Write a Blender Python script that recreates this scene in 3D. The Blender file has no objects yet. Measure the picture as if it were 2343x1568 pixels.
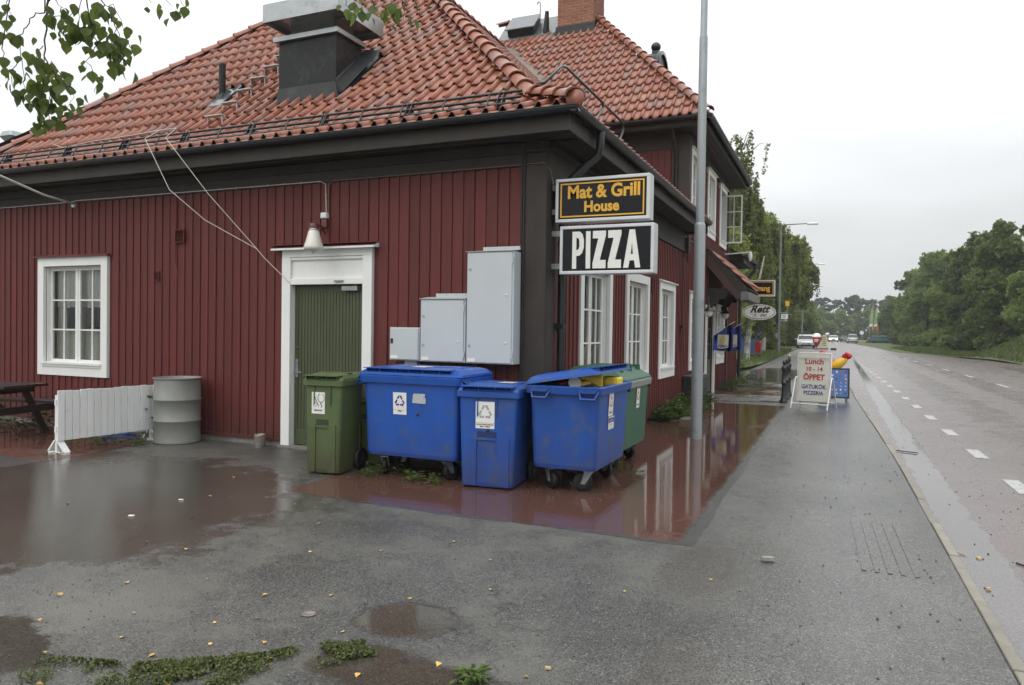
import bpy, bmesh, math, random
import numpy as np
from mathutils import Vector, Matrix
random.seed(7)
RNG = np.random.default_rng(7)
S = bpy.context.scene
COL = S.collection
rad = math.radians

# ------------------------------------------------------------------ camera
YAW, PITCH, ROLL = .4145, -.0172, .0148
def _cam():
    F = Vector((-math.sin(YAW)*math.cos(PITCH), math.cos(YAW)*math.cos(PITCH), math.sin(PITCH)))
    R = Vector((math.cos(YAW), math.sin(YAW), 0)); U = R.cross(F)
    R2 = R*math.cos(ROLL)+U*math.sin(ROLL); U2 = -R*math.sin(ROLL)+U*math.cos(ROLL)
    c = bpy.data.cameras.new('camera'); o = bpy.data.objects.new('camera', c); COL.objects.link(o)
    m = Matrix.Identity(4)
    for i in range(3):
        m[i][0] = R2[i]; m[i][1] = U2[i]; m[i][2] = -F[i]
    m[0][3], m[1][3], m[2][3] = 0, 0, 1.6
    o.matrix_world = m
    c.sensor_width = 36; c.lens = 1694.4/2342*36; c.clip_start = .05; c.clip_end = 3000
    S.camera = o
_cam()

# ------------------------------------------------------------------ sky and light
SUN_EL, SUN_ROT = rad(50), rad(200)
W = bpy.data.worlds.new('World'); S.world = W; W.use_nodes = True
def _world():
    nt = W.node_tree; N = nt.nodes; L = nt.links; N.clear()
    out = N.new('ShaderNodeOutputWorld'); bg = N.new('ShaderNodeBackground'); bg.inputs[1].default_value = .1
    sky = N.new('ShaderNodeTexSky'); sky.sky_type = 'NISHITA'; sky.sun_disc = False
    sky.sun_elevation = SUN_EL; sky.sun_rotation = SUN_ROT; sky.dust_density = 6; sky.air_density = 1.5
    tc = N.new('ShaderNodeTexCoord'); sep = N.new('ShaderNodeSeparateXYZ')
    L.new(tc.outputs['Generated'], sep.inputs[0])
    # overcast sky: brightness rises with elevation (CIE overcast)
    cl = N.new('ShaderNodeMath'); cl.operation = 'MAXIMUM'; cl.inputs[1].default_value = 0
    L.new(sep.outputs['Z'], cl.inputs[0])
    mr = N.new('ShaderNodeMath'); mr.operation = 'MULTIPLY_ADD'; mr.inputs[1].default_value = 14.2; mr.inputs[2].default_value = 5.0
    L.new(cl.outputs[0], mr.inputs[0])
    noi = N.new('ShaderNodeTexNoise'); noi.inputs['Scale'].default_value = 2.2; noi.inputs['Detail'].default_value = 4; noi.inputs['Roughness'].default_value = .45
    mp = N.new('ShaderNodeMapping'); mp.inputs['Scale'].default_value = (1, 1, 3.2); mp.inputs['Location'].default_value = (.35, .1, .2)
    L.new(tc.outputs['Generated'], mp.inputs[0]); L.new(mp.outputs[0], noi.inputs['Vector'])
    nr = N.new('ShaderNodeMapRange'); nr.inputs[1].default_value = .3; nr.inputs[2].default_value = .7; nr.inputs[3].default_value = .86; nr.inputs[4].default_value = 1.16
    L.new(noi.outputs['Fac'], nr.inputs[0])
    mu = N.new('ShaderNodeMath'); mu.operation = 'MULTIPLY'; L.new(mr.outputs[0], mu.inputs[0]); L.new(nr.outputs[0], mu.inputs[1])
    comb = N.new('ShaderNodeCombineColor')
    for i, k in enumerate((.965, .985, 1.0)):
        m = N.new('ShaderNodeMath'); m.operation = 'MULTIPLY'; m.inputs[1].default_value = k
        L.new(mu.outputs[0], m.inputs[0]); L.new(m.outputs[0], comb.inputs[i])
    mix = N.new('ShaderNodeMixRGB'); mix.inputs[0].default_value = .94
    L.new(sky.outputs[0], mix.inputs[1]); L.new(comb.outputs[0], mix.inputs[2])
    L.new(mix.outputs[0], bg.inputs[0]); L.new(bg.outputs[0], out.inputs[0])
_world()
_l = bpy.data.lights.new('sun', 'SUN'); _l.energy = .6; _l.angle = rad(50); _l.color = (1, .97, .93)
_o = bpy.data.objects.new('sun', _l); COL.objects.link(_o)
_o.rotation_euler = (rad(90)-SUN_EL, 0, rad(-20))
S.view_settings.view_transform = 'Standard'; S.view_settings.look = 'None'
S.view_settings.exposure = .36; S.view_settings.gamma = 1; S.view_settings.use_curve_mapping = False
S.render.engine = 'CYCLES'
S.cycles.max_bounces = 8; S.cycles.transparent_max_bounces = 16

# ------------------------------------------------------------------ materials
MATS = {}
def nodes(name):
    m = bpy.data.materials.new(name); m.use_nodes = True
    nt = m.node_tree; b = nt.nodes['Principled BSDF']
    return m, nt, b
def srgb(r, g, b):
    f = lambda c: (c/255/12.92) if c/255 <= .04045 else ((c/255+.055)/1.055)**2.4
    return (f(r), f(g), f(b), 1)
def lin(c): return tuple(c)+(1,) if len(c) == 3 else tuple(c)
def mat(name, c, rough=.5, var=.15, scale=(6, 6, 6), bump=0, bscale=40, spec=.5, metal=0, objvar=0, dirt=None, dscale=3, coat=0, detail=5, coords='Object', trans=0, splash=0):
    """principled with a mottled base colour, optional per-object variation, stains and fine relief"""
    if name in MATS: return MATS[name]
    m, nt, b = nodes(name); N, L = nt.nodes, nt.links
    tc = N.new('ShaderNodeTexCoord'); mp = N.new('ShaderNodeMapping'); mp.inputs['Scale'].default_value = scale
    geo = N.new('ShaderNodeNewGeometry')
    src = geo.outputs['Position'] if coords == 'World' else tc.outputs['Object']
    L.new(src, mp.inputs[0])
    n = N.new('ShaderNodeTexNoise'); n.inputs['Scale'].default_value = 1; n.inputs['Detail'].default_value = detail; n.inputs['Roughness'].default_value = .6
    L.new(mp.outputs[0], n.inputs['Vector'])
    r = N.new('ShaderNodeMapRange'); r.inputs[1].default_value = .25; r.inputs[2].default_value = .75; r.inputs[3].default_value = 1-var; r.inputs[4].default_value = 1+var
    L.new(n.outputs['Fac'], r.inputs[0]); f = r.outputs[0]
    if objvar:
        oi = N.new('ShaderNodeObjectInfo'); r2 = N.new('ShaderNodeMapRange'); r2.inputs[3].default_value = 1-objvar; r2.inputs[4].default_value = 1+objvar
        L.new(oi.outputs['Random'], r2.inputs[0]); mm = N.new('ShaderNodeMath'); mm.operation = 'MULTIPLY'
        L.new(f, mm.inputs[0]); L.new(r2.outputs[0], mm.inputs[1]); f = mm.outputs[0]
    vm = N.new('ShaderNodeVectorMath'); vm.operation = 'SCALE'; vm.inputs[0].default_value = lin(c)[:3]; L.new(f, vm.inputs['Scale'])
    colout = vm.outputs[0]
    if dirt:
        dn = N.new('ShaderNodeTexNoise'); dn.inputs['Scale'].default_value = dscale; dn.inputs['Detail'].default_value = 8; dn.inputs['Roughness'].default_value = .7
        L.new(src, dn.inputs['Vector'])
        dr = N.new('ShaderNodeMapRange'); dr.inputs[1].default_value = dirt[1]; dr.inputs[2].default_value = dirt[1]+.12; dr.inputs[4].default_value = dirt[2]
        L.new(dn.outputs['Fac'], dr.inputs[0]); mx = N.new('ShaderNodeMixRGB'); mx.inputs[2].default_value = lin(dirt[0])
        L.new(dr.outputs[0], mx.inputs[0]); L.new(colout, mx.inputs[1]); colout = mx.outputs[0]
    if splash:   # rain-splashed dirt low on the boards
        sz = N.new('ShaderNodeSeparateXYZ'); L.new(geo.outputs['Position'], sz.inputs[0]); sn = N.new('ShaderNodeTexNoise'); sn.inputs['Scale'].default_value = 5; sn.inputs['Detail'].default_value = 8; L.new(geo.outputs['Position'], sn.inputs['Vector'])
        sm = N.new('ShaderNodeMath'); sm.operation = 'MULTIPLY_ADD'; sm.inputs[1].default_value = -.7; L.new(sn.outputs['Fac'], sm.inputs[0]); L.new(sz.outputs[2], sm.inputs[2])
        sr = N.new('ShaderNodeMapRange'); sr.inputs[1].default_value = -.30; sr.inputs[2].default_value = .22; sr.inputs[3].default_value = splash; sr.inputs[4].default_value = 0; L.new(sm.outputs[0], sr.inputs[0])
        sx = N.new('ShaderNodeMixRGB'); sx.inputs[2].default_value = (.045,.022,.017,1); L.new(sr.outputs[0], sx.inputs[0]); L.new(colout, sx.inputs[1]); colout = sx.outputs[0]
    L.new(colout, b.inputs['Base Color'])
    b.inputs['Roughness'].default_value = rough; b.inputs['Specular IOR Level'].default_value = spec; b.inputs['Metallic'].default_value = metal
    b.inputs['Coat Weight'].default_value = coat; b.inputs['Coat Roughness'].default_value = .08
    if trans: b.inputs['Transmission Weight'].default_value = trans
    if bump:
        bn = N.new('ShaderNodeTexNoise'); bn.inputs['Scale'].default_value = bscale; bn.inputs['Detail'].default_value = 4
        if scale[0] != scale[2]:
            m2 = N.new('ShaderNodeMapping'); k = max(scale); m2.inputs['Scale'].default_value = tuple(s/k for s in scale); L.new(src, m2.inputs[0]); L.new(m2.outputs[0], bn.inputs['Vector'])
        else: L.new(src, bn.inputs['Vector'])
        bp = N.new('ShaderNodeBump'); bp.inputs['Strength'].default_value = bump; bp.inputs['Distance'].default_value = .01
        L.new(bn.outputs['Fac'], bp.inputs['Height']); L.new(bp.outputs[0], b.inputs['Normal'])
    MATS[name] = m
    return m
def plain(name, c, rough=.5, emit=0, spec=.5, metal=0):
    if name in MATS: return MATS[name]
    return mat(name, c, rough, .06, (9, 9, 9), spec=spec, metal=metal) if not emit else _emit(name, c, emit)
def _emit(name, c, e):
    m, nt, b = nodes(name); b.inputs['Base Color'].default_value = lin(c); b.inputs['Emission Color'].default_value = lin(c); b.inputs['Emission Strength'].default_value = e
    MATS[name] = m; return m

RED = mat('red_paint', (.110, .0225, .0195), .62, .17, (14, 14, 1.3), .3, 60, .35, objvar=.11, splash=.55, dirt=((.055, .018, .015), .62, .55), dscale=2.2, coords='World')
REDM = mat('red_painted_metal', (.12, .028, .023), .45, .12, (6, 6, 6), .1, 50)
BROWN = mat('brown_paint', (.037, .030, .025), .62, .22, (5, 5, 2), .2, 40, .35, objvar=.06, dirt=((.065, .055, .047), .6, .5), dscale=4, coords='World')
WHITE = mat('white_paint', (.74, .745, .72), .42, .045, (7, 7, 3), .12, 45, .4, dirt=((.48, .47, .42), .66, .4), dscale=6, coords='World')
WHITE2 = mat('white_fence_paint', (.70, .71, .70), .45, .05, (9, 9, 2), .12, 45, .4, objvar=.04, dirt=((.36, .36, .30), .62, .5), dscale=5, coords='World')
BLACKM = mat('black_sheet_metal', (.010, .0105, .011), .42, .3, (5, 5, 2), .05, 20, .28, dirt=((.035, .036, .038), .52, .6), dscale=5, coords='World')
GUTM = mat('black_gutter_metal', (.014, .015, .016), .3, .25, (4, 4, 4), .04, 20, .5, coords='World')
GREYM = mat('galvanised_metal', (.30, .32, .33), .36, .16, (3, 3, 7), .05, 30, .5, .55, dirt=((.20, .21, .215), .55, .55), dscale=5, coords='World')
STACKM = mat('brushed_duct_metal', (.36, .38, .385), .3, .18, (3, 3, 6), .05, 30, .5, .7, dirt=((.2, .21, .21), .55, .5), dscale=4, coords='World')
POLED = mat('weathered_pole', (.15, .17, .17), .6, .14, (4, 4, 1), 0, 30, .3, .1, coords='World')
POLEM = mat('galvanised_pole', (.30, .325, .34), .5, .14, (18, 18, 1.2), .08, 30, .4, .35, dirt=((.17, .185, .19), .58, .6), dscale=6, coords='World')
CABG = mat('cabinet_grey', (.47, .50, .505), .38, .025, (4, 4, 4), .02, 60, .45, coords='World')
OLIVE = mat('olive_door_paint', (.062, .072, .036), .5, .1, (10, 10, 2), .1, 50, .4, dirt=((.085, .092, .055), .63, .4), dscale=7, coords='World')
BLUEP = mat('blue_bin_plastic', (.010, .074, .35), .36, .1, (5, 5, 2.5), .06, 70, .5, dirt=((.055, .095, .17), .53, .65), dscale=4, splash=.35)
BLUEP2 = mat('faded_blue_plastic', (.013, .068, .30), .42, .14, (5, 5, 2.5), .08, 70, .45, dirt=((.07, .095, .14), .52, .65), dscale=4, splash=.4)
GREENP = mat('green_bin_plastic', (.080, .115, .042), .42, .1, (5, 5, 2.5), .06, 70, .45, dirt=((.06, .075, .04), .54, .6), dscale=4, splash=.55)
DGREENP = mat('dark_green_plastic', (.022, .10, .055), .4, .14, (5, 5, 2.5), .06, 70, .5, dirt=((.06, .11, .08), .58, .5), dscale=3)
TYRE = mat('black_rubber', (.012, .012, .012), .55, .3, (20, 20, 20), .1, 90, .4)
BARREL = mat('grey_drum_paint', (.20, .205, .185), .5, .13, (5, 5, 2), .1, 30, .4, dirt=((.12, .10, .075), .6, .6), dscale=5)
DARKWOOD = mat('dark_stained_wood', (.022, .017, .014), .45, .3, (3, 20, 20), .2, 50, .5)
BRICK = mat('brick_clay', (.27, .115, .07), .8, .18, (9, 9, 9), .3, 60, .3, objvar=.17)
MORTAR = mat('mortar', (.50, .43, .36), .9, .12, (12, 12, 12), .3, 60, .2)
STICK = mat('sticker_paper', (.72, .72, .68), .4, .05, (20, 20, 20), 0, 1, .4)
INK = plain('black_ink', (.02, .02, .022), .45)
BLUEINK = plain('blue_ink', (.02, .035, .22), .45)
GREYINK = plain('grey_ink', (.34, .34, .36), .5)
REDINK = plain('red_ink', (.45, .03, .025), .45)
CONC = mat('concrete', (.20, .19, .17), .55, .2, (5, 5, 5), .3, 70, .4, dirt=((.09, .085, .075), .5, .6), dscale=3, coords='World')
KERB = mat('kerb_granite', (.21, .19, .155), .5, .25, (12, 12, 12), .35, 80, .45, objvar=.15, dirt=((.10, .10, .07), .52, .6), dscale=6, coords='World')
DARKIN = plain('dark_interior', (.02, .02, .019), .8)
CURT = mat('net_curtain', (.62, .61, .56), .85, .12, (30, 30, 2), 0, 1, .1, coords='World')
CURT2 = mat('brown_patterned_curtain', (.26, .20, .14), .85, .3, (40, 40, 8), 0, 1, .1, coords='World')

def glass_mat(name, tint=(.9, .93, .92), refl=1.0):
    m, nt, b = nodes(name); N, L = nt.nodes, nt.links; N.remove(b)
    out = N['Material Output']; t = N.new('ShaderNodeBsdfTransparent'); t.inputs[0].default_value = lin(tint)
    g = N.new('ShaderNodeBsdfGlossy'); g.inputs['Roughness'].default_value = .02
    fr = N.new('ShaderNodeFresnel'); fr.inputs[0].default_value = 1.5
    mu = N.new('ShaderNodeMath'); mu.operation = 'MULTIPLY_ADD'; mu.inputs[1].default_value = refl*.95; mu.inputs[2].default_value = .02; L.new(fr.outputs[0], mu.inputs[0])
    n = N.new('ShaderNodeTexNoise'); n.inputs['Scale'].default_value = 2.5; tc = N.new('ShaderNodeNewGeometry'); L.new(tc.outputs['Position'], n.inputs['Vector'])
    bp = N.new('ShaderNodeBump'); bp.inputs['Strength'].default_value = .25; bp.inputs['Distance'].default_value = .01; L.new(n.outputs['Fac'], bp.inputs['Height'])
    L.new(bp.outputs[0], g.inputs['Normal']); L.new(bp.outputs[0], fr.inputs['Normal'])
    mx = N.new('ShaderNodeMixShader'); L.new(mu.outputs[0], mx.inputs[0]); L.new(t.outputs[0], mx.inputs[1]); L.new(g.outputs[0], mx.inputs[2]); L.new(mx.outputs[0], out.inputs[0])
    return m
GLASS = glass_mat('window_glass')
BAGM = mat('translucent_plastic_bag', (.32, .33, .34), .22, .3, (15, 15, 15), .8, 25, .6)

def tile_mat():
    m, nt, b = nodes('clay_roof_tile'); N, L = nt.nodes, nt.links
    geo = N.new('ShaderNodeNewGeometry'); oi = N.new('ShaderNodeObjectInfo'); at = N.new('ShaderNodeAttribute'); at.attribute_name = 'tint'
    n = N.new('ShaderNodeTexNoise'); n.inputs['Scale'].default_value = 1.1; n.inputs['Detail'].default_value = 6; L.new(geo.outputs['Position'], n.inputs['Vector'])
    n2 = N.new('ShaderNodeTexNoise'); n2.inputs['Scale'].default_value = 18; n2.inputs['Detail'].default_value = 5; L.new(geo.outputs['Position'], n2.inputs['Vector'])
    ad = N.new('ShaderNodeMath'); ad.operation = 'ADD'; L.new(oi.outputs['Random'], ad.inputs[0]); L.new(at.outputs['Fac'], ad.inputs[1])
    fr = N.new('ShaderNodeMath'); fr.operation = 'FRACT'; L.new(ad.outputs[0], fr.inputs[0])
    cr = N.new('ShaderNodeValToRGB'); e = cr.color_ramp.elements
    e[0].color = (.26, .072, .034, 1); e[0].position = 0; e[1].color = (.38, .150, .080, 1); e[1].position = 1
    e.new(.5).color = (.32, .103, .052, 1); e.new(.93).color = (.23, .11, .08, 1)
    L.new(fr.outputs[0], cr.inputs[0])
    mx = N.new('ShaderNodeMixRGB'); mx.inputs[2].default_value = (.24, .075, .035, 1)
    r = N.new('ShaderNodeMapRange'); r.inputs[1].default_value = .5; r.inputs[2].default_value = .68; r.inputs[4].default_value = .55; L.new(n.outputs['Fac'], r.inputs[0]); L.new(r.outputs[0], mx.inputs[0]); L.new(cr.outputs[0], mx.inputs[1])
    m3 = N.new('ShaderNodeMixRGB'); m3.blend_type = 'MULTIPLY'; m3.inputs[0].default_value = 1
    r3 = N.new('ShaderNodeMapRange'); r3.inputs[1].default_value = .25; r3.inputs[2].default_value = .75; r3.inputs[3].default_value = .62; r3.inputs[4].default_value = 1.22; L.new(n2.outputs['Fac'], r3.inputs[0])
    L.new(mx.outputs[0], m3.inputs[1]); L.new(r3.outputs[0], m3.inputs[2]); L.new(m3.outputs[0], b.inputs['Base Color'])
    rr = N.new('ShaderNodeMapRange'); rr.inputs[3].default_value = .30; rr.inputs[4].default_value = .6; L.new(n2.outputs['Fac'], rr.inputs[0]); L.new(rr.outputs[0], b.inputs['Roughness'])
    b.inputs['Specular IOR Level'].default_value = .7
    bp = N.new('ShaderNodeBump'); bp.inputs['Strength'].default_value = .12; bp.inputs['Distance'].default_value = .01; L.new(n2.outputs['Fac'], bp.inputs['Height']); L.new(bp.outputs[0], b.inputs['Normal'])
    return m
TILE = tile_mat()

def foliage_mat(name, c1, c2, scale=.9, transl=.3, rough=.55):
    m, nt, b = nodes(name); N, L = nt.nodes, nt.links; out = N['Material Output']
    geo = N.new('ShaderNodeNewGeometry'); n = N.new('ShaderNodeTexNoise'); n.inputs['Scale'].default_value = scale; n.inputs['Detail'].default_value = 4
    L.new(geo.outputs['Position'], n.inputs['Vector']); at = N.new('ShaderNodeAttribute'); at.attribute_name = 'tint'
    oi = N.new('ShaderNodeObjectInfo')
    a = N.new('ShaderNodeMath'); a.operation = 'MULTIPLY_ADD'; a.inputs[1].default_value = .5; L.new(at.outputs['Fac'], a.inputs[0])
    r = N.new('ShaderNodeMapRange'); r.inputs[1].default_value = .3; r.inputs[2].default_value = .7; r.inputs[4].default_value = .5; L.new(n.outputs['Fac'], r.inputs[0]); L.new(r.outputs[0], a.inputs[2])
    mx = N.new('ShaderNodeMixRGB'); mx.inputs[1].default_value = lin(c1); mx.inputs[2].default_value = lin(c2); L.new(a.outputs[0], mx.inputs[0])
    hs = N.new('ShaderNodeHueSaturation'); r2 = N.new('ShaderNodeMapRange'); r2.inputs[3].default_value = .68; r2.inputs[4].default_value = 1.25; L.new(oi.outputs['Random'], r2.inputs[0]); L.new(r2.outputs[0], hs.inputs['Value']); L.new(mx.outputs[0], hs.inputs['Color'])
    L.new(hs.outputs[0], b.inputs['Base Color']); b.inputs['Roughness'].default_value = rough; b.inputs['Specular IOR Level'].default_value = .3
    if transl:
        tr = N.new('ShaderNodeBsdfTranslucent'); L.new(hs.outputs[0], tr.inputs[0]); ms = N.new('ShaderNodeMixShader'); ms.inputs[0].default_value = transl
        L.new(b.outputs[0], ms.inputs[1]); L.new(tr.outputs[0], ms.inputs[2]); L.new(ms.outputs[0], out.inputs[0])
    MATS[name] = m; return m
F_BIRCH = foliage_mat('birch_foliage', (.10, .13, .03), (.30, .34, .09), 1.6, transl=.5)
F_DARK = foliage_mat('dark_foliage', (.075, .115, .036), (.20, .27, .08), transl=.55)
F_FAR = foliage_mat('broadleaf_foliage', (.105, .155, .042), (.30, .38, .11), .8, transl=.55)
F_PINE = foliage_mat('pine_foliage', (.045, .07, .045), (.09, .125, .07), .5, .2)
F_NEAR = foliage_mat('near_birch_leaf', (.08, .12, .03), (.21, .26, .065), 7, .62, .35)
F_GRASS = foliage_mat('grass_blades', (.06, .088, .022), (.15, .18, .055), 1.1, .3)
F_WEED = foliage_mat('weed_leaves', (.045, .08, .02), (.12, .17, .045), 9, .3, .4)
F_MOSS = foliage_mat('creeping_weed_leaves', (.05, .068, .024), (.13, .15, .05), 14, .2, .5)
BARK = mat('dark_bark', (.05, .04, .032), .9, .4, (8, 8, 3), .4, 30, .2)
BIRCHBARK = mat('birch_bark', (.42, .40, .37), .8, .25, (5, 5, 14), .3, 30, .3, dirt=((.03, .027, .025), .52, .95), dscale=3.2)
TWIG = mat('brown_twig', (.035, .02, .022), .6, .3, (30, 30, 30), .2, 90, .3)

# ------------------------------------------------------------------ mesh builder
class MB:
    def __init__(s): s.v = []; s.f = []; s.mi = []; s.sm = []; s.T = None; s.flip = False; s.m = 0
    def add(s, vs, fs, smooth=False):
        b = len(s.v)
        if s.T: vs = [s.T(*p) for p in vs]
        s.v += [tuple(p) for p in vs]
        for f in fs:
            f = tuple(b+i for i in f); s.f.append(f[::-1] if s.flip else f); s.mi.append(s.m); s.sm.append(smooth)
        return s
    def box(s, x0, x1, y0, y1, z0, z1):
        if x0 > x1: x0, x1 = x1, x0
        if y0 > y1: y0, y1 = y1, y0
        if z0 > z1: z0, z1 = z1, z0
        return s.add([(x0,y0,z0),(x1,y0,z0),(x1,y1,z0),(x0,y1,z0),(x0,y0,z1),(x1,y0,z1),(x1,y1,z1),(x0,y1,z1)],
                     [(0,3,2,1),(4,5,6,7),(0,1,5,4),(1,2,6,5),(2,3,7,6),(3,0,4,7)])
    def hexa(s, lo, hi):   # two quads (counter-clockwise from above)
        return s.add(list(lo)+list(hi), [(0,3,2,1),(4,5,6,7),(0,1,5,4),(1,2,6,5),(2,3,7,6),(3,0,4,7)])
    def frustum(s, cx, cy, z0, z1, w0, d0, w1, d1, r=0):
        q = lambda w, d, z: [(cx-w/2,cy-d/2,z),(cx+w/2,cy-d/2,z),(cx+w/2,cy+d/2,z),(cx-w/2,cy+d/2,z)]
        return s.hexa(q(w0,d0,z0), q(w1,d1,z1))
    def rfrustum(s, levels, r=.05, seg=3, capb=True, capt=True):   # rounded boxes stacked: (cx,cy,w,d,z,[r])
        rings = []
        for lv in levels:
            cx, cy, w, d, z = lv[:5]; rr = lv[5] if len(lv) > 5 else r
            ring = []
            for (sx, sy, a0) in ((1,-1,-90),(1,1,0),(-1,1,90),(-1,-1,180)):
                for k in range(seg+1):
                    a = rad(a0+90*k/seg); ring.append((cx+sx*(w/2-rr)+rr*math.cos(a), cy+sy*(d/2-rr)+rr*math.sin(a), z))
            rings.append(ring)
        n = len(rings[0]); vs = [p for r_ in rings for p in r_]; fs = []
        for i in range(len(rings)-1):
            for k in range(n):
                k2 = (k+1) % n; fs.append((i*n+k, i*n+k2, (i+1)*n+k2, (i+1)*n+k))
        if capb: fs.append(tuple(range(n-1,-1,-1)))
        if capt: fs.append(tuple((len(rings)-1)*n+k for k in range(n)))
        return s.add(vs, fs)
    def tube(s, pts, r, n=8, cap=True, smooth=True):
        P = [Vector(p) for p in pts]; R_ = r if isinstance(r, (list, tuple)) else [r]*len(P)
        vs = []; prev = None
        for i, p in enumerate(P):
            d = (P[min(i+1, len(P)-1)]-P[max(i-1, 0)]).normalized()
            if prev is None:
                a = Vector((0,0,1)) if abs(d.z) < .9 else Vector((1,0,0)); u = d.cross(a).normalized()
            else: u = (prev-d*prev.dot(d)).normalized()
            prev = u; w = d.cross(u)
            for k in range(n):
                t = 2*math.pi*k/n; vs.append(p+(u*math.cos(t)+w*math.sin(t))*R_[i])
        fs = []
        for i in range(len(P)-1):
            for k in range(n): fs.append((i*n+k, i*n+(k+1)%n, (i+1)*n+(k+1)%n, (i+1)*n+k))
        s.add([tuple(v) for v in vs], fs, smooth)
        if cap:
            s.add([tuple(v) for v in vs[:n]], [tuple(range(n-1,-1,-1))]); s.add([tuple(v) for v in vs[-n:]], [tuple(range(n))])
        return s
    def lathe(s, prof, c=(0,0,0), n=24, axis='z', smooth=True):
        vs = []
        for r, h in prof:
            for k in range(n):
                t = 2*math.pi*k/n; a, b_ = r*math.cos(t), r*math.sin(t)
                vs.append({'z': (c[0]+a, c[1]+b_, c[2]+h), 'x': (c[0]+h, c[1]+a, c[2]+b_), 'y': (c[0]+b_, c[1]+h, c[2]+a)}[axis])
        fs = [(i*n+k, i*n+(k+1)%n, (i+1)*n+(k+1)%n, (i+1)*n+k) for i in range(len(prof)-1) for k in range(n)]
        s.add(vs, fs, smooth)
        if prof[0][0] > .001: s.add(vs[:n], [tuple(range(n-1,-1,-1))])
        if prof[-1][0] > .001: s.add(vs[-n:], [tuple(range(n))])
        return s
    def prism(s, poly, h0, h1, axis='z'):   # poly of 2D points extruded
        n = len(poly)
        mk = {'z': lambda a,b,h: (a,b,h), 'y': lambda a,b,h: (a,h,b), 'x': lambda a,b,h: (h,a,b)}[axis]
        vs = [mk(a,b,h0) for a,b in poly]+[mk(a,b,h1) for a,b in poly]
        ar = sum(poly[i][0]*poly[(i+1)%n][1]-poly[(i+1)%n][0]*poly[i][1] for i in range(n))
        fs = [tuple(range(n-1,-1,-1)), tuple(range(n, 2*n))]+[(i,(i+1)%n,n+(i+1)%n,n+i) for i in range(n)]
        if (ar < 0) != (axis == 'y'): fs = [f[::-1] for f in fs]
        return s.add(vs, fs)
    def mesh(s, name, mats):
        me = bpy.data.meshes.new(name); me.from_pydata(s.v, [], s.f)
        for m in (mats if isinstance(mats, (list, tuple)) else [mats]): me.materials.append(m)
        if any(s.mi): me.polygons.foreach_set('material_index', s.mi)
        me.polygons.foreach_set('use_smooth', s.sm); me.update()
        return me
    def build(s, name, mats, parent=None, bevel=0, **tags):
        if parent is not None:
            o_ = origin(parent); s.v = [(x-o_[0], y-o_[1], z-o_[2]) for x,y,z in s.v]
        me = s.mesh(name, mats); o = link(name, me, parent)
        if bevel:
            b = o.modifiers.new('bevel', 'BEVEL'); b.width = bevel; b.segments = 2; b.limit_method = 'ANGLE'
        for k, v in tags.items(): o[k] = v
        return o
def origin(p):
    x = y = z = 0
    while p is not None: x += p.location.x; y += p.location.y; z += p.location.z; p = p.parent
    return x, y, z
def link(name, me, parent=None):
    o = bpy.data.objects.new(name, me); COL.objects.link(o)
    if parent is not None: o.parent = parent
    return o
def thing(name, label, cat, loc=(0,0,0), group=None, rz=0):
    o = bpy.data.objects.new(name, None); COL.objects.link(o); o.location = loc; o.rotation_euler = (0,0,rz); o.empty_display_size = .2
    o['label'] = label; o['category'] = cat
    if group: o['group'] = group
    return o
def tag(o, label, cat, group=None):
    o['label'] = label; o['category'] = cat
    if group: o['group'] = group
    return o
def struct(o): o['kind'] = 'structure'; return o
def stuff(o): o['kind'] = 'stuff'; return o
def copy_tree(o, parent=None):
    c = o.copy(); COL.objects.link(c); c.parent = parent
    for ch in list(o.children): copy_tree(ch, c)
    return c
def text(name, body, size, mats, parent, T, bold=0, xs=1, depth=.002, align='CENTER', shear=0, space=1):
    """lettering as a thin mesh; T maps (u, v, w) of the flat text to world"""
    cu = bpy.data.curves.new(name, 'FONT'); cu.body = body; cu.size = size; cu.extrude = depth/2; cu.offset = bold; cu.align_x = align; cu.shear = shear; cu.space_character = space
    cu.resolution_u = 3
    o = bpy.data.objects.new(name, cu); COL.objects.link(o)
    dg = bpy.context.evaluated_depsgraph_get(); me = bpy.data.meshes.new_from_object(o.evaluated_get(dg)); bpy.data.objects.remove(o)
    og = origin(parent)
    for v in me.vertices:
        p = T(v.co.x*xs, v.co.y, v.co.z); v.co = (p[0]-og[0], p[1]-og[1], p[2]-og[2])
    me.materials.clear(); me.materials.append(mats); me.update()
    return link(name, me, parent)
# wall frames: (u along the wall, n outward, z up)
XB, YA = -3.08, 7.82
def TA(u, n, z): return (u, YA-n, z)      # wall facing the yard
def TB(u, n, z): return (XB+n, u, z)      # wall facing the road
Y2 = 16.3
def TC(u, n, z): return (u, Y2-n, z)      # upper wall over the low roof

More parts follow.
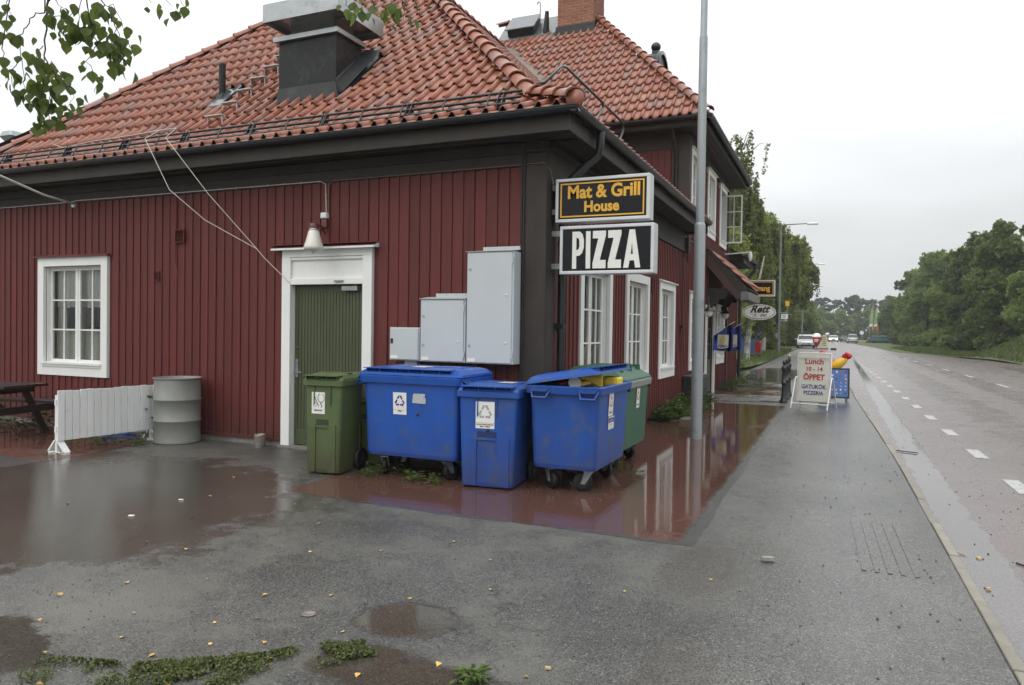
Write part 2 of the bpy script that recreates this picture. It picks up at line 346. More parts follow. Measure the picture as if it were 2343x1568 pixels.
# ================================================================== the building
BLD = thing('wooden_restaurant_building', 'long dark red wooden building with wet orange tile roofs and white windows', 'building', (XB, YA, 0))
WALL_TOP = 3.46
def mb(T=None):
    m = MB(); m.T = T; m.flip = T is not None; return m
def wall_panel(T, u0, u1, z0, z1, holes, m, th=.2):
    us = sorted({u0, u1} | {h[0] for h in holes} | {h[1] for h in holes}); zs = sorted({z0, z1} | {h[2] for h in holes} | {h[3] for h in holes})
    us = [u for u in us if u0 <= u <= u1]; zs = [z for z in zs if z0 <= z <= z1]
    for a, b in zip(us, us[1:]):
        for c, d in zip(zs, zs[1:]):
            uc, zc = (a+b)/2, (c+d)/2
            if any(h[0] < uc < h[1] and h[2] < zc < h[3] for h in holes): continue
            m.box(a, b, -th, 0, c, d)
WALL = None
_bm = {}
def boards(T, axis, u0, u1, z0, z1, holes, parent, base, pitch=.148):
    """lock-panel boards, each one an object; holes are (u0,u1,z0,z1)"""
    n = max(1, round((u1-u0)/pitch)); p = (u1-u0)/n
    for k in range(n):
        u = u0+k*p; uc = u+p/2; segs = [(z0, z1)]
        for h in holes:
            if h[0]-.01 < uc < h[1]+.01:
                ns = []
                for a, b in segs:
                    if h[2] > a+.02: ns.append((a, min(b, h[2])))
                    if h[3] < b-.02: ns.append((max(a, h[3]), b))
                segs = ns
        for a, b in segs:
            key = (axis, round(p, 4), round(b-a, 3))
            if key not in _bm:
                m = mb(T); L = b-a; w = p-.004
                # local to the board: strip the wall offset afterwards through the object location
                pr = [(0, .001), (w, .001), (w, .034), (w-.004, .037), (p*.67, .037), (p*.66, .022), (0, .022)]
                m.prism(pr, 0, L, 'z')
                vs = m.v; o0 = T(0, 0, 0); m.v = [(x-o0[0], y-o0[1], z-o0[2]) for x, y, z in vs]
                _bm[key] = m.mesh('board', RED)
            o = link('board', _bm[key], parent); q = T(u, random.uniform(-.002, .002), a); g = origin(parent)
            o.location = (q[0]-g[0], q[1]-g[1], q[2]-g[2])

# openings: outer casing rectangles
WIN_A = [(-11.69, -10.10, .78, 2.63)]
DOOR_A = (-6.76, -5.34, 0, 2.61)
WIN_B = [(9.06, 10.52, .72, 2.55), (11.33, 12.85, .72, 2.55), (13.66, 15.08, .72, 2.55)]
WIN_B2 = [(16.75, 18.2, .74, 2.5), (20.72, 22.2, .74, 2.35)]
DOOR_B = (18.95, 20.42, 0, 2.3)
WIN_UP = [(16.62, 17.85, 4.12, 5.7), (18.9, 20.15, 4.02, 5.7), (21.0, 22.25, 4.0, 5.7)]
def shrink(h, a=.15, bot=.19): return (h[0]+a, h[1]-a, h[2]+bot, h[3]-a)

m = mb(TA); wall_panel(TA, -13.9, XB-.001, 0, 3.72, [shrink(h) for h in WIN_A]+[(DOOR_A[0]+.12, DOOR_A[1]-.12, -1, 2.14)], m)
WA = m.build('wall', RED, BLD)
boards(TA, 'A', -13.88, -3.335, .10, WALL_TOP, WIN_A+[DOOR_A], WA, None)
# foundation strip, base moulding
m = mb(TA); m.box(-13.9, DOOR_A[0], 0, .035, 0, .07); m.box(DOOR_A[1], XB, 0, .035, 0, .07); m.build('foundation', CONC, BLD)
m = mb(TA); m.box(-13.9, DOOR_A[0]-.003, 0, .06, .072, .11); m.box(DOOR_A[1]+.003, -3.34, 0, .06, .072, .11); m.build('base_moulding', RED, BLD)
m = mb(TB); wall_panel(TB, YA+.2, 22.7, 0, 3.72, [shrink(h) for h in WIN_B+WIN_B2]+[(DOOR_B[0]+.12, DOOR_B[1]-.1, -1, 2.18)], m)
wall_panel(TB, Y2, 22.7, 3.72, 6.2, [shrink(h, .13, .17) for h in WIN_UP], m)
WB = m.build('wall', RED, BLD)
boards(TB, 'B', 8.30, 16.18, .06, 3.30, WIN_B, WB, None)
boards(TB, 'B', 16.22, 22.55, .06, 3.62, WIN_B2+[DOOR_B], WB, None)
boards(TB, 'B', 16.5, 22.55, 3.72, 5.56, [(h[0], h[1], h[2], h[3]) for h in WIN_UP], WB, None)
m = mb(TC); m.box(-8, XB, -.2, 0, 3.7, 6.2); WC = m.build('wall', RED, BLD)
boards(TC, 'C', -5.75, -3.42, 3.9, 5.6, [], WC, None)
# lower end wing beyond the porch
m = mb(TB); m.box(22.7, 25.4, -.2, 0, 0, 3.72); WD = m.build('wall', RED, BLD)
boards(TB, 'B', 22.75, 25.28, .06, 3.45, [], WD, None)
m = MB(); m.box(-13.9, -13.7, YA+.2, 18.5, 0, 3.72); m.box(-13.9, XB, 25.2, 25.4, 0, 3.7); m.box(-12.5, -12.3, Y2, 22.7, 3.6, 6.2); m.box(-12.5, XB, 22.5, 22.7, 3.72, 6.2)
m.build('wall', RED, BLD)
# red lower strip between corner board and downpipe
m = mb(TB); m.box(8.06, 8.29, 0, .03, .06, 3.2); m.build('corner_strip', RED, BLD)
# corner boards
def brownbox(T, name, *bs, mt=BROWN):
    m = mb(T)
    for b in bs: m.box(*b)
    return m.build(name, mt, BLD)
brownbox(TA, 'corner_board', (-3.32, XB+.06, 0, .06, 0, 3.46))
brownbox(TB, 'corner_board', (YA-.002, 8.05, 0, .06, 0, 3.40))
brownbox(TA, 'corner_board', (-13.9, -13.7, 0, .06, 0, 3.46))
brownbox(TB, 'corner_board', (Y2, 16.48, .045, .075, 3.4, 5.9))
brownbox(TC, 'corner_board', (-3.40, XB+.073, 0, .055, 3.4, 5.9))
brownbox(TB, 'corner_board', (22.56, 22.72, 0, .07, 0, 5.9))
# friezes under the eaves
for z0, z1, n in ((3.462, 3.60, .05), (3.605, 3.72, .062)):
    brownbox(TA, 'frieze_board', (-13.9, XB+n, 0, n, z0, z1))
brownbox(TB, 'frieze_board', (YA+.003, 16.2, 0, .055, 3.32, 3.72))
brownbox(TB, 'frieze_board', (22.75, 25.4, 0, .055, 3.46, 3.72))
brownbox(TC, 'frieze_board', (-6.5, -3.41, 0, .05, 5.6, 5.96))
brownbox(TB, 'frieze_board', (16.49, 22.55, 0, .06, 5.72, 5.96))
# soffits: planks with gaps
def planks(name, n, f):
    for k in range(n): f(k).build(name, BROWN, SOF)
m = MB(); m.box(-14.3, XB+.42, YA-.42, YA-.003, 3.775, 3.80); SOF = m.build('soffit', BROWN, BLD)
def pk(k):
    m = MB(); y = YA-.10-k*.105; m.box(-14.3, XB+.42+.0*k, y, y+.098, 3.745, 3.77); return m
planks('soffit_plank', 4, pk)
def pk(k):
    m = MB(); x = XB+.003+k*.105; m.box(x, x+.098, YA-.42+.55, 16.05, 3.748, 3.772); return m
planks('soffit_plank', 4, pk)
m = MB(); m.box(XB+.001, XB+.42, YA+.0, 16.05, 3.776, 3.80); m.build('soffit', BROWN, BLD)
m = MB(); m.box(XB, XB+.5, 16.05, 16.12, 3.70, 3.9); m.build('eave_end_board', BROWN, BLD)
m = MB(); m.box(XB, XB+.42, 22.9, 25.9, 3.75, 3.8); m.build('soffit', BROWN, BLD)
def pk(k):
    m = MB(); x = XB+.003+k*.12; m.box(x, x+.113, 15.85, 23.2, 5.945, 5.965); return m
planks('soffit_plank', 4, pk)
def pk(k):
    m = MB(); y = Y2-.12-k*.12; m.box(-6.5, XB+.4, y, y+.113, 5.94, 5.96); return m
planks('soffit_plank', 4, pk)
m = MB(); m.box(XB-.1, XB+.46, 15.85, 23.4, 5.97, 6.0); m.build('soffit', BROWN, BLD)
m = MB(); m.box(-12.5, XB-.11, 15.85, Y2+.2, 5.97, 5.999); m.build('soffit', BROWN, BLD)
# fascias
m = MB(); m.box(-14.4, -2.62, 7.36, 7.40, 3.705, 3.90); m.build('fascia_board', BROWN, BLD)
m = MB(); m.box(-2.66, -2.62, 7.403, 16.05, 3.705, 3.90); m.build('fascia_board', BROWN, BLD)
m = MB(); m.box(-8, -2.63, 15.82, 15.86, 5.93, 6.10); m.build('fascia_board', BROWN, BLD)
m = MB(); m.box(-2.67, -2.63, 15.863, 23.3, 5.93, 6.10); m.build('fascia_board', BROWN, BLD)
m = MB(); m.box(-2.66, -2.62, 23.0, 25.9, 3.70, 3.90); m.box(XB, -2.66, 22.96, 23.0, 3.70, 4.02); m.build('fascia_board', BROWN, BLD)

# gutters: half-round troughs with joints
def gutter(p0, p1, r=.062, joints=0):
    P0, P1 = Vector(p0), Vector(p1); d = (P1-P0).normalized(); w = Vector((0,0,1)).cross(d); m = MB(); n = 10
    def ring(p, rr, z=0): return [tuple(p+w*math.cos(math.pi+math.pi*k/n)*rr+Vector((0,0,math.sin(math.pi+math.pi*k/n)*rr))) for k in range(n+1)]
    vs = ring(P0, r)+ring(P1, r)+ring(P0, r-.006)+ring(P1, r-.006); N1 = n+1
    fs = []
    for k in range(n): fs += [(k, k+1, N1+k+1, N1+k), (2*N1+k, 3*N1+k, 3*N1+k+1, 2*N1+k+1)]
    fs += [(0, N1, 3*N1, 2*N1), (n, 2*N1+n, 3*N1+n, N1+n)]
    m.add(vs, fs, True)
    for sgn, p in ((-1, P0), (1, P1)):
        rr = ring(p, r); m.add(rr, [tuple(range(len(rr)))])
    # rolled lip
    for s_ in (-1, 1): m.tube([tuple(P0+w*s_*r), tuple(P1+w*s_*r)], .007, 6)
    g = m.build('gutter', GUTM, BLD)
    L = (P1-P0).length; k = .5
    while k < L-.3:
        c = P0+d*k; q = MB(); a = ring(c-d*.012, r+.005); b = ring(c+d*.012, r+.005)
        q.add(a+b, [(i, i+1, N1+i+1, N1+i) for i in range(n)], True); q.build('gutter_joint', GUTM, g); k += .92
    return g
gutter((-14.5, 7.29, 3.925), (-2.49, 7.29, 3.925))
gutter((-2.54, 7.25, 3.925), (-2.54, 16.1, 3.925))
gutter((-8, 15.72, 6.12), (-2.46, 15.72, 6.12))
gutter((-2.52, 15.68, 6.12), (-2.52, 23.4, 6.12))
gutter((-2.54, 22.9, 3.925), (-2.54, 26.0, 3.925))
def downpipe(pts, r=.045, seams=()):
    m = MB(); m.tube(pts, r, 12)
    for z in seams:
        for (a, b) in zip(pts, pts[1:]):
            if min(a[2], b[2]) < z < max(a[2], b[2]):
                t = (z-a[2])/(b[2]-a[2]); p = tuple(a[i]+(b[i]-a[i])*t for i in range(3)); m.lathe([(r+.008, -.02), (r+.008, .02)], p, 12)
    m.build('downpipe', GUTM, BLD)
downpipe([(-2.54, 8.2, 3.88), (-2.54, 8.2, 3.74), (-2.56, 8.2, 3.62), (-2.95, 8.18, 3.30), (-2.97, 8.17, 3.15), (-2.97, 8.17, .05)], .048, (2.6, 1.6, .7))
downpipe([(-3.33, 15.9, 6.08), (-3.33, 15.95, 5.85), (-3.3, 16.18, 5.55), (-3.3, 16.2, 4.3)], .038, (5.2,))
downpipe([(-2.54, 25.6, 3.88), (-2.56, 25.6, 3.65), (-2.95, 25.45, 3.2), (-2.99, 25.4, 3.05), (-2.99, 25.4, .05)], .055, (2.2, 1.2))
m = MB(); m.box(-3.06, -2.93, 8.12, 8.24, 1.62, 1.68); m.build('pipe_clamp', GUTM, BLD)

# ------------------------------------------------------------------ windows
def window(T, h, label=None, casing=.14, apron=.19, cols=4, rows=3, curtain=True, hood=True, open_sash=None, cur=CURT, boxed=True):
    u0, u1, z0, z1 = h; i0, i1, j0, j1 = u0+casing, u1-casing, z0+apron, z1-casing
    m = mb(T); m.box(u0, i0, 0, .055, z0, z1); m.box(i1, u1, 0, .055, z0, z1); m.box(i0, i1, 0, .0535, j1, z1); m.box(i0, i1, 0, .052, z0, j0)
    # reveal
    m.box(i0, i0+.02, -.12, .0, j0, j1); m.box(i1-.02, i1, -.12, .0, j0, j1); m.box(i0+.02, i1-.02, -.12, .0, j1-.02, j1); m.box(i0+.02, i1-.02, -.12, .0, j0, j0+.02)
    w = m.build('window', WHITE, BLD, bevel=.004)
    if label: w['label'] = label
    m = mb(T); m.box(i0-.02, i1+.02, -.02, .085, j0-.012, j0+.016); m.box(i0-.015, i1+.015, .05, .066, j0-.05, j0-.0125); m.build('sill', WHITE, w)
    if hood:
        m = mb(T); m.add([(u0-.05, .10, z1+.012), (u1+.05, .10, z1+.012), (u1+.05, .0, z1+.055), (u0-.05, .0, z1+.055), (u0-.05, .10, z1-.002), (u1+.05, .10, z1-.002), (u1+.05, 0, z1-.002), (u0-.05, 0, z1-.002)],
                         [(0,1,2,3),(4,7,6,5),(0,4,5,1),(1,5,6,2),(3,7,4,0)]); m.build('hood', REDM if T is TA else WHITE, w)
    mid = (i0+i1)/2; n0 = -.075
    sashes = [(i0+.02, mid-.012), (mid+.012, i1-.02)]
    m = mb(T); m.box(mid-.012, mid+.012, -.09, -.045, j0+.02, j1-.02); m.build('centre_post', WHITE, w)
    half = cols//2
    for si, (a, b) in enumerate(sashes):
        st = .042; m = mb(T); lo, hi = j0+.02, j1-.02
        opened = open_sash == si
        Tm = T
        if opened:
            hinge = b if si == 1 else a
            def Tm(u, n, z, T=T, hinge=hinge): return T(hinge+(n+.075)*-1*.05, .03+(hinge-u) if hinge > mid else .03+(u-hinge), z)
            m = mb(Tm)
        m.box(a, a+st, n0-.02, n0+.02, lo, hi); m.box(b-st, b, n0-.02, n0+.02, lo, hi)
        m.box(a+st, b-st, n0-.019, n0+.019, lo, lo+st); m.box(a+st, b-st, n0-.019, n0+.019, hi-st, hi)
        for k in range(1, half):
            c = a+st+(b-a-2*st)*k/half; m.box(c-.011, c+.011, n0-.012, n0+.016, lo+st, hi-st)
        for k in range(1, rows):
            c = lo+st+(hi-lo-2*st)*k/rows; m.box(a+st, b-st, n0-.0115, n0+.0155, c-.011, c+.011)
        fr = m.build('sash', WHITE, w)
        for k in range(half):
            for q in range(rows):
                ca = a+st+(b-a-2*st)*k/half; cb = a+st+(b-a-2*st)*(k+1)/half; za = lo+st+(hi-lo-2*st)*q/rows; zb = lo+st+(hi-lo-2*st)*(q+1)/rows
                g = mb(Tm); g.add([(ca, n0, za), (cb, n0, za), (cb, n0, zb), (ca, n0, zb)], [(3,2,1,0)]); g.build('pane', GLASS, w)
    # room behind: dark box and curtains
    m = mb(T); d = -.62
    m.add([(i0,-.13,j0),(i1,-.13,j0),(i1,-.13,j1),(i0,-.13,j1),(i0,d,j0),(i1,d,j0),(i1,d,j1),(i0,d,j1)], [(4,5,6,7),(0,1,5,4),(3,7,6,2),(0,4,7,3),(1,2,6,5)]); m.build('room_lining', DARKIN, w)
    if curtain:
        def cloth(a, b, z_lo, z_hi, nn, mt, waves, amp=.02):
            g = mb(T); N_ = waves*6; vs = []
            for k in range(N_+1):
                u = a+(b-a)*k/N_; n = nn+amp*math.sin(k/6*2*math.pi)+random.uniform(-.004, .004)
                vs += [(u, n, z_lo+random.uniform(-.01, .01)), (u, n, z_hi)]
            g.add(vs, [(2*k, 2*k+2, 2*k+3, 2*k+1) for k in range(N_)], True); g.build('curtain', mt, w)
        H = j1-j0
        if curtain == 'cafe':
            cloth(i0, i0+.2, j0, j1, -.2, cur, 3); cloth(mid-.1, mid+.08, j0, j1, -.22, CURT2, 3)
            cloth(i0, i1, j0, j0+H*.36, -.17, cur, 10, .012); cloth(i0, i1, j1-H*.42, j1, -.17, cur, 9, .014); cloth(i1-.15, i1, j0, j1, -.2, cur, 2)
        else:
            k = random.uniform(.22, .32); cloth(i0, i0+(i1-i0)*k, j0, j1, -.2, cur, 4); cloth(i1-(i1-i0)*k, i1, j0, j1, -.2, cur, 4)
            cloth(i0+.1, i1-.1, j0, j0+H*random.uniform(.2, .34), -.17, CURT2, 9, .012)
    return w
window(TA, WIN_A[0], 'white twelve-pane window with cafe curtains beside the picnic table', cols=4, curtain='cafe')
for i, h in enumerate(WIN_B): window(TB, h, None, curtain=True, hood=i == 2, cur=CURT if i < 2 else CURT)
for i, h in enumerate(WIN_B2): window(TB, h, None, curtain=(i == 0))
for i, h in enumerate(WIN_UP): window(TB, h, 'white upstairs window with one sash swung open' if i == 2 else None, casing=.12, apron=.16, curtain=i < 2, open_sash=1 if i == 2 else None)

# ------------------------------------------------------------------ back door in the yard wall
u0, u1, _, z1 = DOOR_A
m = mb(TA); m.box(u0, u0+.14, 0, .06, .015, z1-.10); m.box(u1-.14, u1, 0, .06, .015, z1-.10)
m.box(u0, u1, 0, .058, z1-.10, z1); m.box(u0+.14, u1-.14, 0, .056, 2.15, 2.225); m.box(u0+.14, u1-.14, -.14, .02, 2.225, z1-.10)
m.box(u0+.14, u1-.14, 0, .045, z1-.14, z1-.102); m.box(u0+.12, u0+.14, -.14, .0, .0, 2.15); m.box(u1-.14, u1-.12, -.14, 0, 0, 2.15)
DF = m.build('door_surround', WHITE, BLD, bevel=.004)
m = mb(TA); m.add([(u0-.12, .14, z1+.012), (u1+.08, .14, z1+.012), (u1+.08, .0, z1+.07), (u0-.12, .0, z1+.07), (u0-.12, .14, z1-.012), (u1+.08, .14, z1-.012), (u1+.08, 0, z1-.002), (u0-.12, 0, z1-.002)],
                 [(0,1,2,3),(4,7,6,5),(0,4,5,1),(1,5,6,2),(3,7,4,0)]); m.build('hood', WHITE, DF)
m = mb(TA); m.box(u0-.12, u1+.08, .0, .135, z1+.05, z1+.056); m.add([(u0-.122, .143, z1+.016), (u1+.082, .143, z1+.016), (u1+.082, .0, z1+.076), (u0-.122, .0, z1+.076)], [(0,1,2,3)]); m.build('hood_flashing', REDM, DF)
d0, d1 = u0+.145, u1-.145
m = mb(TA); m.box(d0, d1, -.09, -.052, .035, 2.14)
n_ = 20
for k in range(n_):
    a = d0+.06+(d1-d0-.12)*k/n_; b = d0+.06+(d1-d0-.12)*(k+1)/n_; m.box(a+.004, b-.004, -.052, -.043, .26, 2.06)
m.box(d0, d0+.055, -.052, -.040, .0355, 2.139); m.box(d1-.055, d1, -.052, -.040, .0355, 2.139); m.box(d0+.056, d1-.056, -.052, -.0405, 2.062, 2.138); m.box(d0+.056, d1-.056, -.052, -.038, .036, .255)
DR = m.build('door', OLIVE, BLD)
m = mb(TA); m.box(d0+.02, d0+.065, -.04, -.028, .93, 1.17); m.tube([(d0+.045, -.03, 1.0), (d0+.045, .02, 1.0), (d0+.16, .022, .998)], .009, 8); m.lathe([(.014, 0), (.014, .012)], (d0+.045, -.03, 1.12), 12, 'y'); m.build('handle', GREYM, DR)
m = mb(TA); m.lathe([(.022, 0), (.02, .012), (0.001, .014)], (d0+.05, -.04, 1.32), 14, 'y'); m.build('lock', OLIVE, DR)
m = mb(TA)
for z in (1.78, .75): m.box(d1-.012, d1+.004, -.045, -.02, z-.1, z+.05)
m.build('hinge', GREYM, DR)
m = mb(TA); m.box(d1-.34, d1-.10, -.04, .02, 2.07, 2.125); m.box(d1-.31, d1-.2, .02, .024, 2.08, 2.115)
m.tube([(d1-.14, 0, 2.13), (d1-.14, 0, 2.155), (d1-.40, .075, 2.185)], .008, 6); m.box(d1-.42, d1-.28, .056, .078, 2.18, 2.20); m.build('door_closer', STACKM, DR)
m = mb(TA); m.box(u0, u1, -.02, .11, 0, .03); m.build('threshold', CONC, BLD)
# restaurant door behind the lamp post, opens to the street
u0, u1, _, z1 = DOOR_B
m = mb(TB); m.box(u0, u0+.13, 0, .06, 0, z1); m.box(u1-.13, u1, 0, .06, 0, z1); m.box(u0+.13, u1-.13, 0, .058, 2.17, z1); DF2 = m.build('door_surround', WHITE, BLD, bevel=.004)
m = mb(TB); d0, d1 = u0+.13, u1-.13
m.box(d0, d1, -.06, -.03, .03, .9); m.box(d0, d0+.1, -.06, -.028, .9, 2.17); m.box(d1-.1, d1, -.06, -.028, .9, 2.17); m.box(d0+.1, d1-.1, -.06, -.029, 2.07, 2.17)
for z in (1.3, 1.7): m.box(d0+.1, d1-.1, -.058, -.032, z-.015, z+.015)
m.box((d0+d1)/2-.015, (d0+d1)/2+.015, -.057, -.033, .9, 2.07); DR2 = m.build('door', OLIVE, BLD, label='olive glazed street door under the porch roof')
m = mb(TB); m.add([(d0+.1, -.045, .9), (d1-.1, -.045, .9), (d1-.1, -.045, 2.07), (d0+.1, -.045, 2.07)], [(3,2,1,0)]); m.build('pane', GLASS, DR2)
m = mb(TB); m.box(d0, d1, -.5, -.48, 0, 2.17); m.build('door_backing', DARKIN, BLD)

# ------------------------------------------------------------------ vents, wires and small things screwed to the wall
def grille(T, u0, u1, z0, z1, n, mt=RED):
    m = mb(T); m.box(u0, u1, .044, .052, z0, z1); m.box(u0, u0+.012, .052, .066, z0, z1); m.box(u1-.012, u1, .052, .066, z0, z1); m.box(u0+.012, u1-.012, .052, .066, z1-.012, z1); m.box(u0+.012, u1-.012, .052, .066, z0, z0+.012)
    g = m.build('vent_grille', mt, BLD)
    m = mb(T)
    for k in range(n):
        z = z0+.02+(z1-z0-.04)*k/(n-1) if n > 1 else z0; m.add([(u0+.012, .052, z+.012), (u1-.012, .052, z+.012), (u1-.012, .068, z), (u0+.012, .068, z)], [(0,1,2,3),(3,2,1,0)])
    m.build('slat', mt, g)
grille(TA, -8.70, -8.52, 2.77, 2.96, 8); grille(TA, -9.11, -9.01, 2.24, 2.37, 5); grille(TB, 12.98, 13.14, 2.3, 2.56, 6)

# ------------------------------------------------------------------ tiled roofs
def tile_profile(w=.206):
    return [(0,.004),(.10,-.004),(.30,-.009),(.50,-.007),(.63,.004),(.73,.032),(.81,.050),(.89,.055),(.97,.042),(1.03,.012)]
PITCHU, EXPO, TLEN = .206, .365, .415
def tile_geo():
    pr = tile_profile(); n = len(pr); vs = []; th = .012
    for b, lift in ((0, .034), (TLEN*.5, .017), (TLEN, 0)):
        for a, c in pr: vs.append((a*PITCHU, b, c+lift))
    for a, c in pr: vs.append((a*PITCHU, .001, c+.034-th))
    fs = []
    for j in range(2):
        for k in range(n-1): fs.append((j*n+k, j*n+k+1, (j+1)*n+k+1, (j+1)*n+k))
    for k in range(n-1): fs.append((3*n+k, 3*n+k+1, k+1, k))
    fs.append((n-1, 4*n-1, 2*n+n-1)); 
    return vs, fs
TV, TF = tile_geo(); TVn = np.array(TV)
ROOF = None
TILES = []   # (matrix, clip planes, dist)
def lay(origin_, e, path, u0, u1, keep, rows, clips=lambda i, k: []):
    """tiles on a roof plane. e: unit eave vector, path(d)-> offset vector from the eave line at slope distance d"""
    O = Vector(origin_); E = Vector(e)
    for i in range(rows):
        p0 = path(i*EXPO); p1 = path(i*EXPO+TLEN); s = (p1-p0).normalized(); nrm = E.cross(s)
        if nrm.z < 0: nrm = -nrm; flip = True
        else: flip = False
        k0 = int(math.floor(u0/PITCHU)); k1 = int(math.ceil(u1/PITCHU))
        for k in range(k0, k1+1):
            c = O+E*(k*PITCHU)+p0; mid = c+E*(PITCHU/2)+s*(TLEN/2)
            st = keep(mid, c, s)
            if st == 0: continue
            M = Matrix((( E.x, s.x, nrm.x, c.x), (E.y, s.y, nrm.y, c.y), (E.z, s.z, nrm.z, c.z), (0,0,0,1)))
            j = Matrix.Translation((random.uniform(-.003,.003), random.uniform(-.006,.006), random.uniform(0,.004)))@Matrix.Rotation(random.uniform(-.008,.008), 4, 'Z')
            TILES.append((M@j, st if st != 1 else None, (mid-Vector((0,0,1.6))).length))
ZE = 3.93
def pathA(d):
    l = math.hypot(.76, .35)
    if d < l: dy, dz = d/l*.76, d/l*.35
    else:
        q = math.hypot(1, .95); dy = .76+(d-l)/q; dz = .35+(d-l)/q*.95
    return dy, dz
def zlow(s): return ZE+(s/.76*.35 if s < .76 else .35+(s-.76)*.95)
# yard-side plane: hips at both ends
XR, XL = -2.56, -14.45
SKIP = [(-7.78, -6.5, 8.72, 9.55), (-9.4, -8.95, 8.9, 9.45)]
def keepA(mid, c, s):
    sd = mid.y-7.30; 
    if sd > 5.95: return 0
    for x0, x1, y0, y1 in SKIP:
        if x0 < mid.x < x1 and y0 < mid.y < y1: return 0
    a = (XR-sd)-mid.x; b = mid.x-(XL+sd)
    if a < -.24 or b < -.24: return 0
    pl = []
    if a < .30: pl.append(((XR, 7.30, 0), (1, 1, 0)))
    if b < .30: pl.append(((XL, 7.30, 0), (-1, 1, 0)))
    return pl or 1
lay((XL, 7.30, ZE), (1,0,0), lambda d: Vector((0, pathA(d)[0], pathA(d)[1])), 0, 11.9, keepA, 23)
# street-side plane, low roof
def keepB(mid, c, s):
    sd = XR-mid.x
    if sd > 5.95: return 0
    b = (mid.y-7.30)-sd
    if b < -.24: return 0
    z = zlow(sd)
    ylim = 16.28 if z < 6.1 else 15.75+(z-6.15)/1.08
    if mid.y > ylim+.1: return 0
    pl = []
    if b < .3: pl.append(((XR, 7.30, 0), (-1, -1, 0)))
    return pl or 1
lay((XR, 7.30, ZE), (0,1,0), lambda d: Vector((-pathA(d)[0], 0, pathA(d)[1])), 0, 12, keepB, 23)
# upper roof plane facing the yard
SU = 3.95
def keepU(mid, c, s):
    sd = mid.y-15.75
    if sd > SU: return 0
    if (XR-sd)-mid.x < -.24: return 0
    z = 6.15+1.08*sd
    if z < 9.25 and mid.x < XR-(z-3.56)/.95-.16: return 0
    if -9.0 < mid.x < -6.15 and sd > 3.3: return 0
    if mid.x < -12.5+sd: return 0
    return [((XR, 15.75, 0), (1, 1, 0))] if (XR-sd)-mid.x < .3 else 1
qU = math.hypot(1, 1.08)
lay((-13, 15.75, 6.15), (1,0,0), lambda d: Vector((0, d/qU, d/qU*1.08)), 0, 10.6, keepU, 17)
def keepU2(mid, c, s):
    sd = XR-mid.x
    return 1 if (mid.y-15.75) > sd and (23.65-mid.y) > sd else 0
lay((XR, 15.75, 6.15), (0,1,0), lambda d: Vector((-d/qU, 0, d/qU*1.08)), 0, 7.9, keepU2, 2)
# roof decks under the tiles
def deck(name, polys, mt):
    m = MB()
    for P in polys: m.add(P, [tuple(range(len(P)))])
    return m
D = -.07
A0, A1 = (XL, 7.30, ZE+D), (XR, 7.30, ZE+D)
def pt(x, y, z): return (x, y, z+D)
zA = zlow(5.95)
m = MB()
for P in ([A0, A1, pt(XR-.76, 8.06, ZE+.35), pt(XL+.76, 8.06, ZE+.35)], [pt(XL+.76, 8.06, ZE+.35), pt(XR-.76, 8.06, ZE+.35), pt(XR-5.95, 13.25, zA)],
          [A1, pt(XR, 16.28, ZE), pt(XR-.76, 16.28, ZE+.35), pt(XR-.76, 8.06, ZE+.35)], [pt(XR-.76, 8.06, ZE+.35), pt(XR-.76, 16.28, ZE+.35), pt(XR-2.71, 16.28, zlow(2.71)), pt(XR-5.95, 18.75, zA), pt(XR-5.95, 13.25, zA)],
          [A0, pt(XL+5.95, 13.25, zA), pt(XL+5.95, 18.75, zA), pt(XL, 18.75, ZE)],
          [pt(-12.5, 15.75, 6.15), pt(XR, 15.75, 6.15), pt(XR-SU, 19.7, 6.15+1.08*SU), pt(-12.5+SU, 19.7, 6.15+1.08*SU)],
          [pt(XR, 15.75, 6.15), pt(XR, 23.65, 6.15), pt(XR-SU, 19.7, 6.15+1.08*SU)], [pt(XR, 23.65, 6.15), pt(-12.5, 23.65, 6.15), pt(-12.5+SU, 19.7, 6.15+1.08*SU), pt(XR-SU, 19.7, 6.15+1.08*SU)],
          [pt(-12.5, 23.65, 6.15), pt(-12.5, 15.75, 6.15), pt(-12.5+SU, 19.7, 6.15+1.08*SU)],
          [pt(XR, 22.75, ZE), pt(XR, 26, ZE), pt(XR-1.6, 26, ZE+1.0), pt(XR-1.6, 22.75, ZE+1.0)]):
    m.add(P, [tuple(range(len(P)))])
ROOFM = mat('roof_underlay', (.035, .022, .018), .8, .2, (3,3,3))
m.m = 0
ROOF = m.build('roof', [ROOFM], BLD)
TILEME = bpy.data.meshes.new('roof_tile'); TILEME.from_pydata(TV, [], TF); TILEME.materials.append(TILE)
TILEME.polygons.foreach_set('use_smooth', [True]*16*1+[True]*2+[False]*(len(TF)-18)); TILEME.update()
def clip_tile(M, pl):
    bm = bmesh.new(); bm.from_mesh(TILEME); bm.transform(M)
    for co, no in pl:
        bmesh.ops.bisect_plane(bm, geom=bm.verts[:]+bm.edges[:]+bm.faces[:], plane_co=co, plane_no=no, clear_outer=True)
    return bm
TILES.sort(key=lambda t: t[2])
vis = [t for t in TILES]
go = origin(ROOF); GO = Matrix.Translation((-go[0], -go[1], -go[2]))
n_single = 0; JV, JF, JT = [], [], []
def facing(M):   # seen from the yard side rather than edge-on from the far slope
    n = Vector((M[0][2], M[1][2], M[2][2])); v = Vector((0,0,1.6))-Vector((M[0][3], M[1][3], M[2][3])); return n.dot(v.normalized()), -v.normalized().dot(Vector((.4027,-.915,0)))
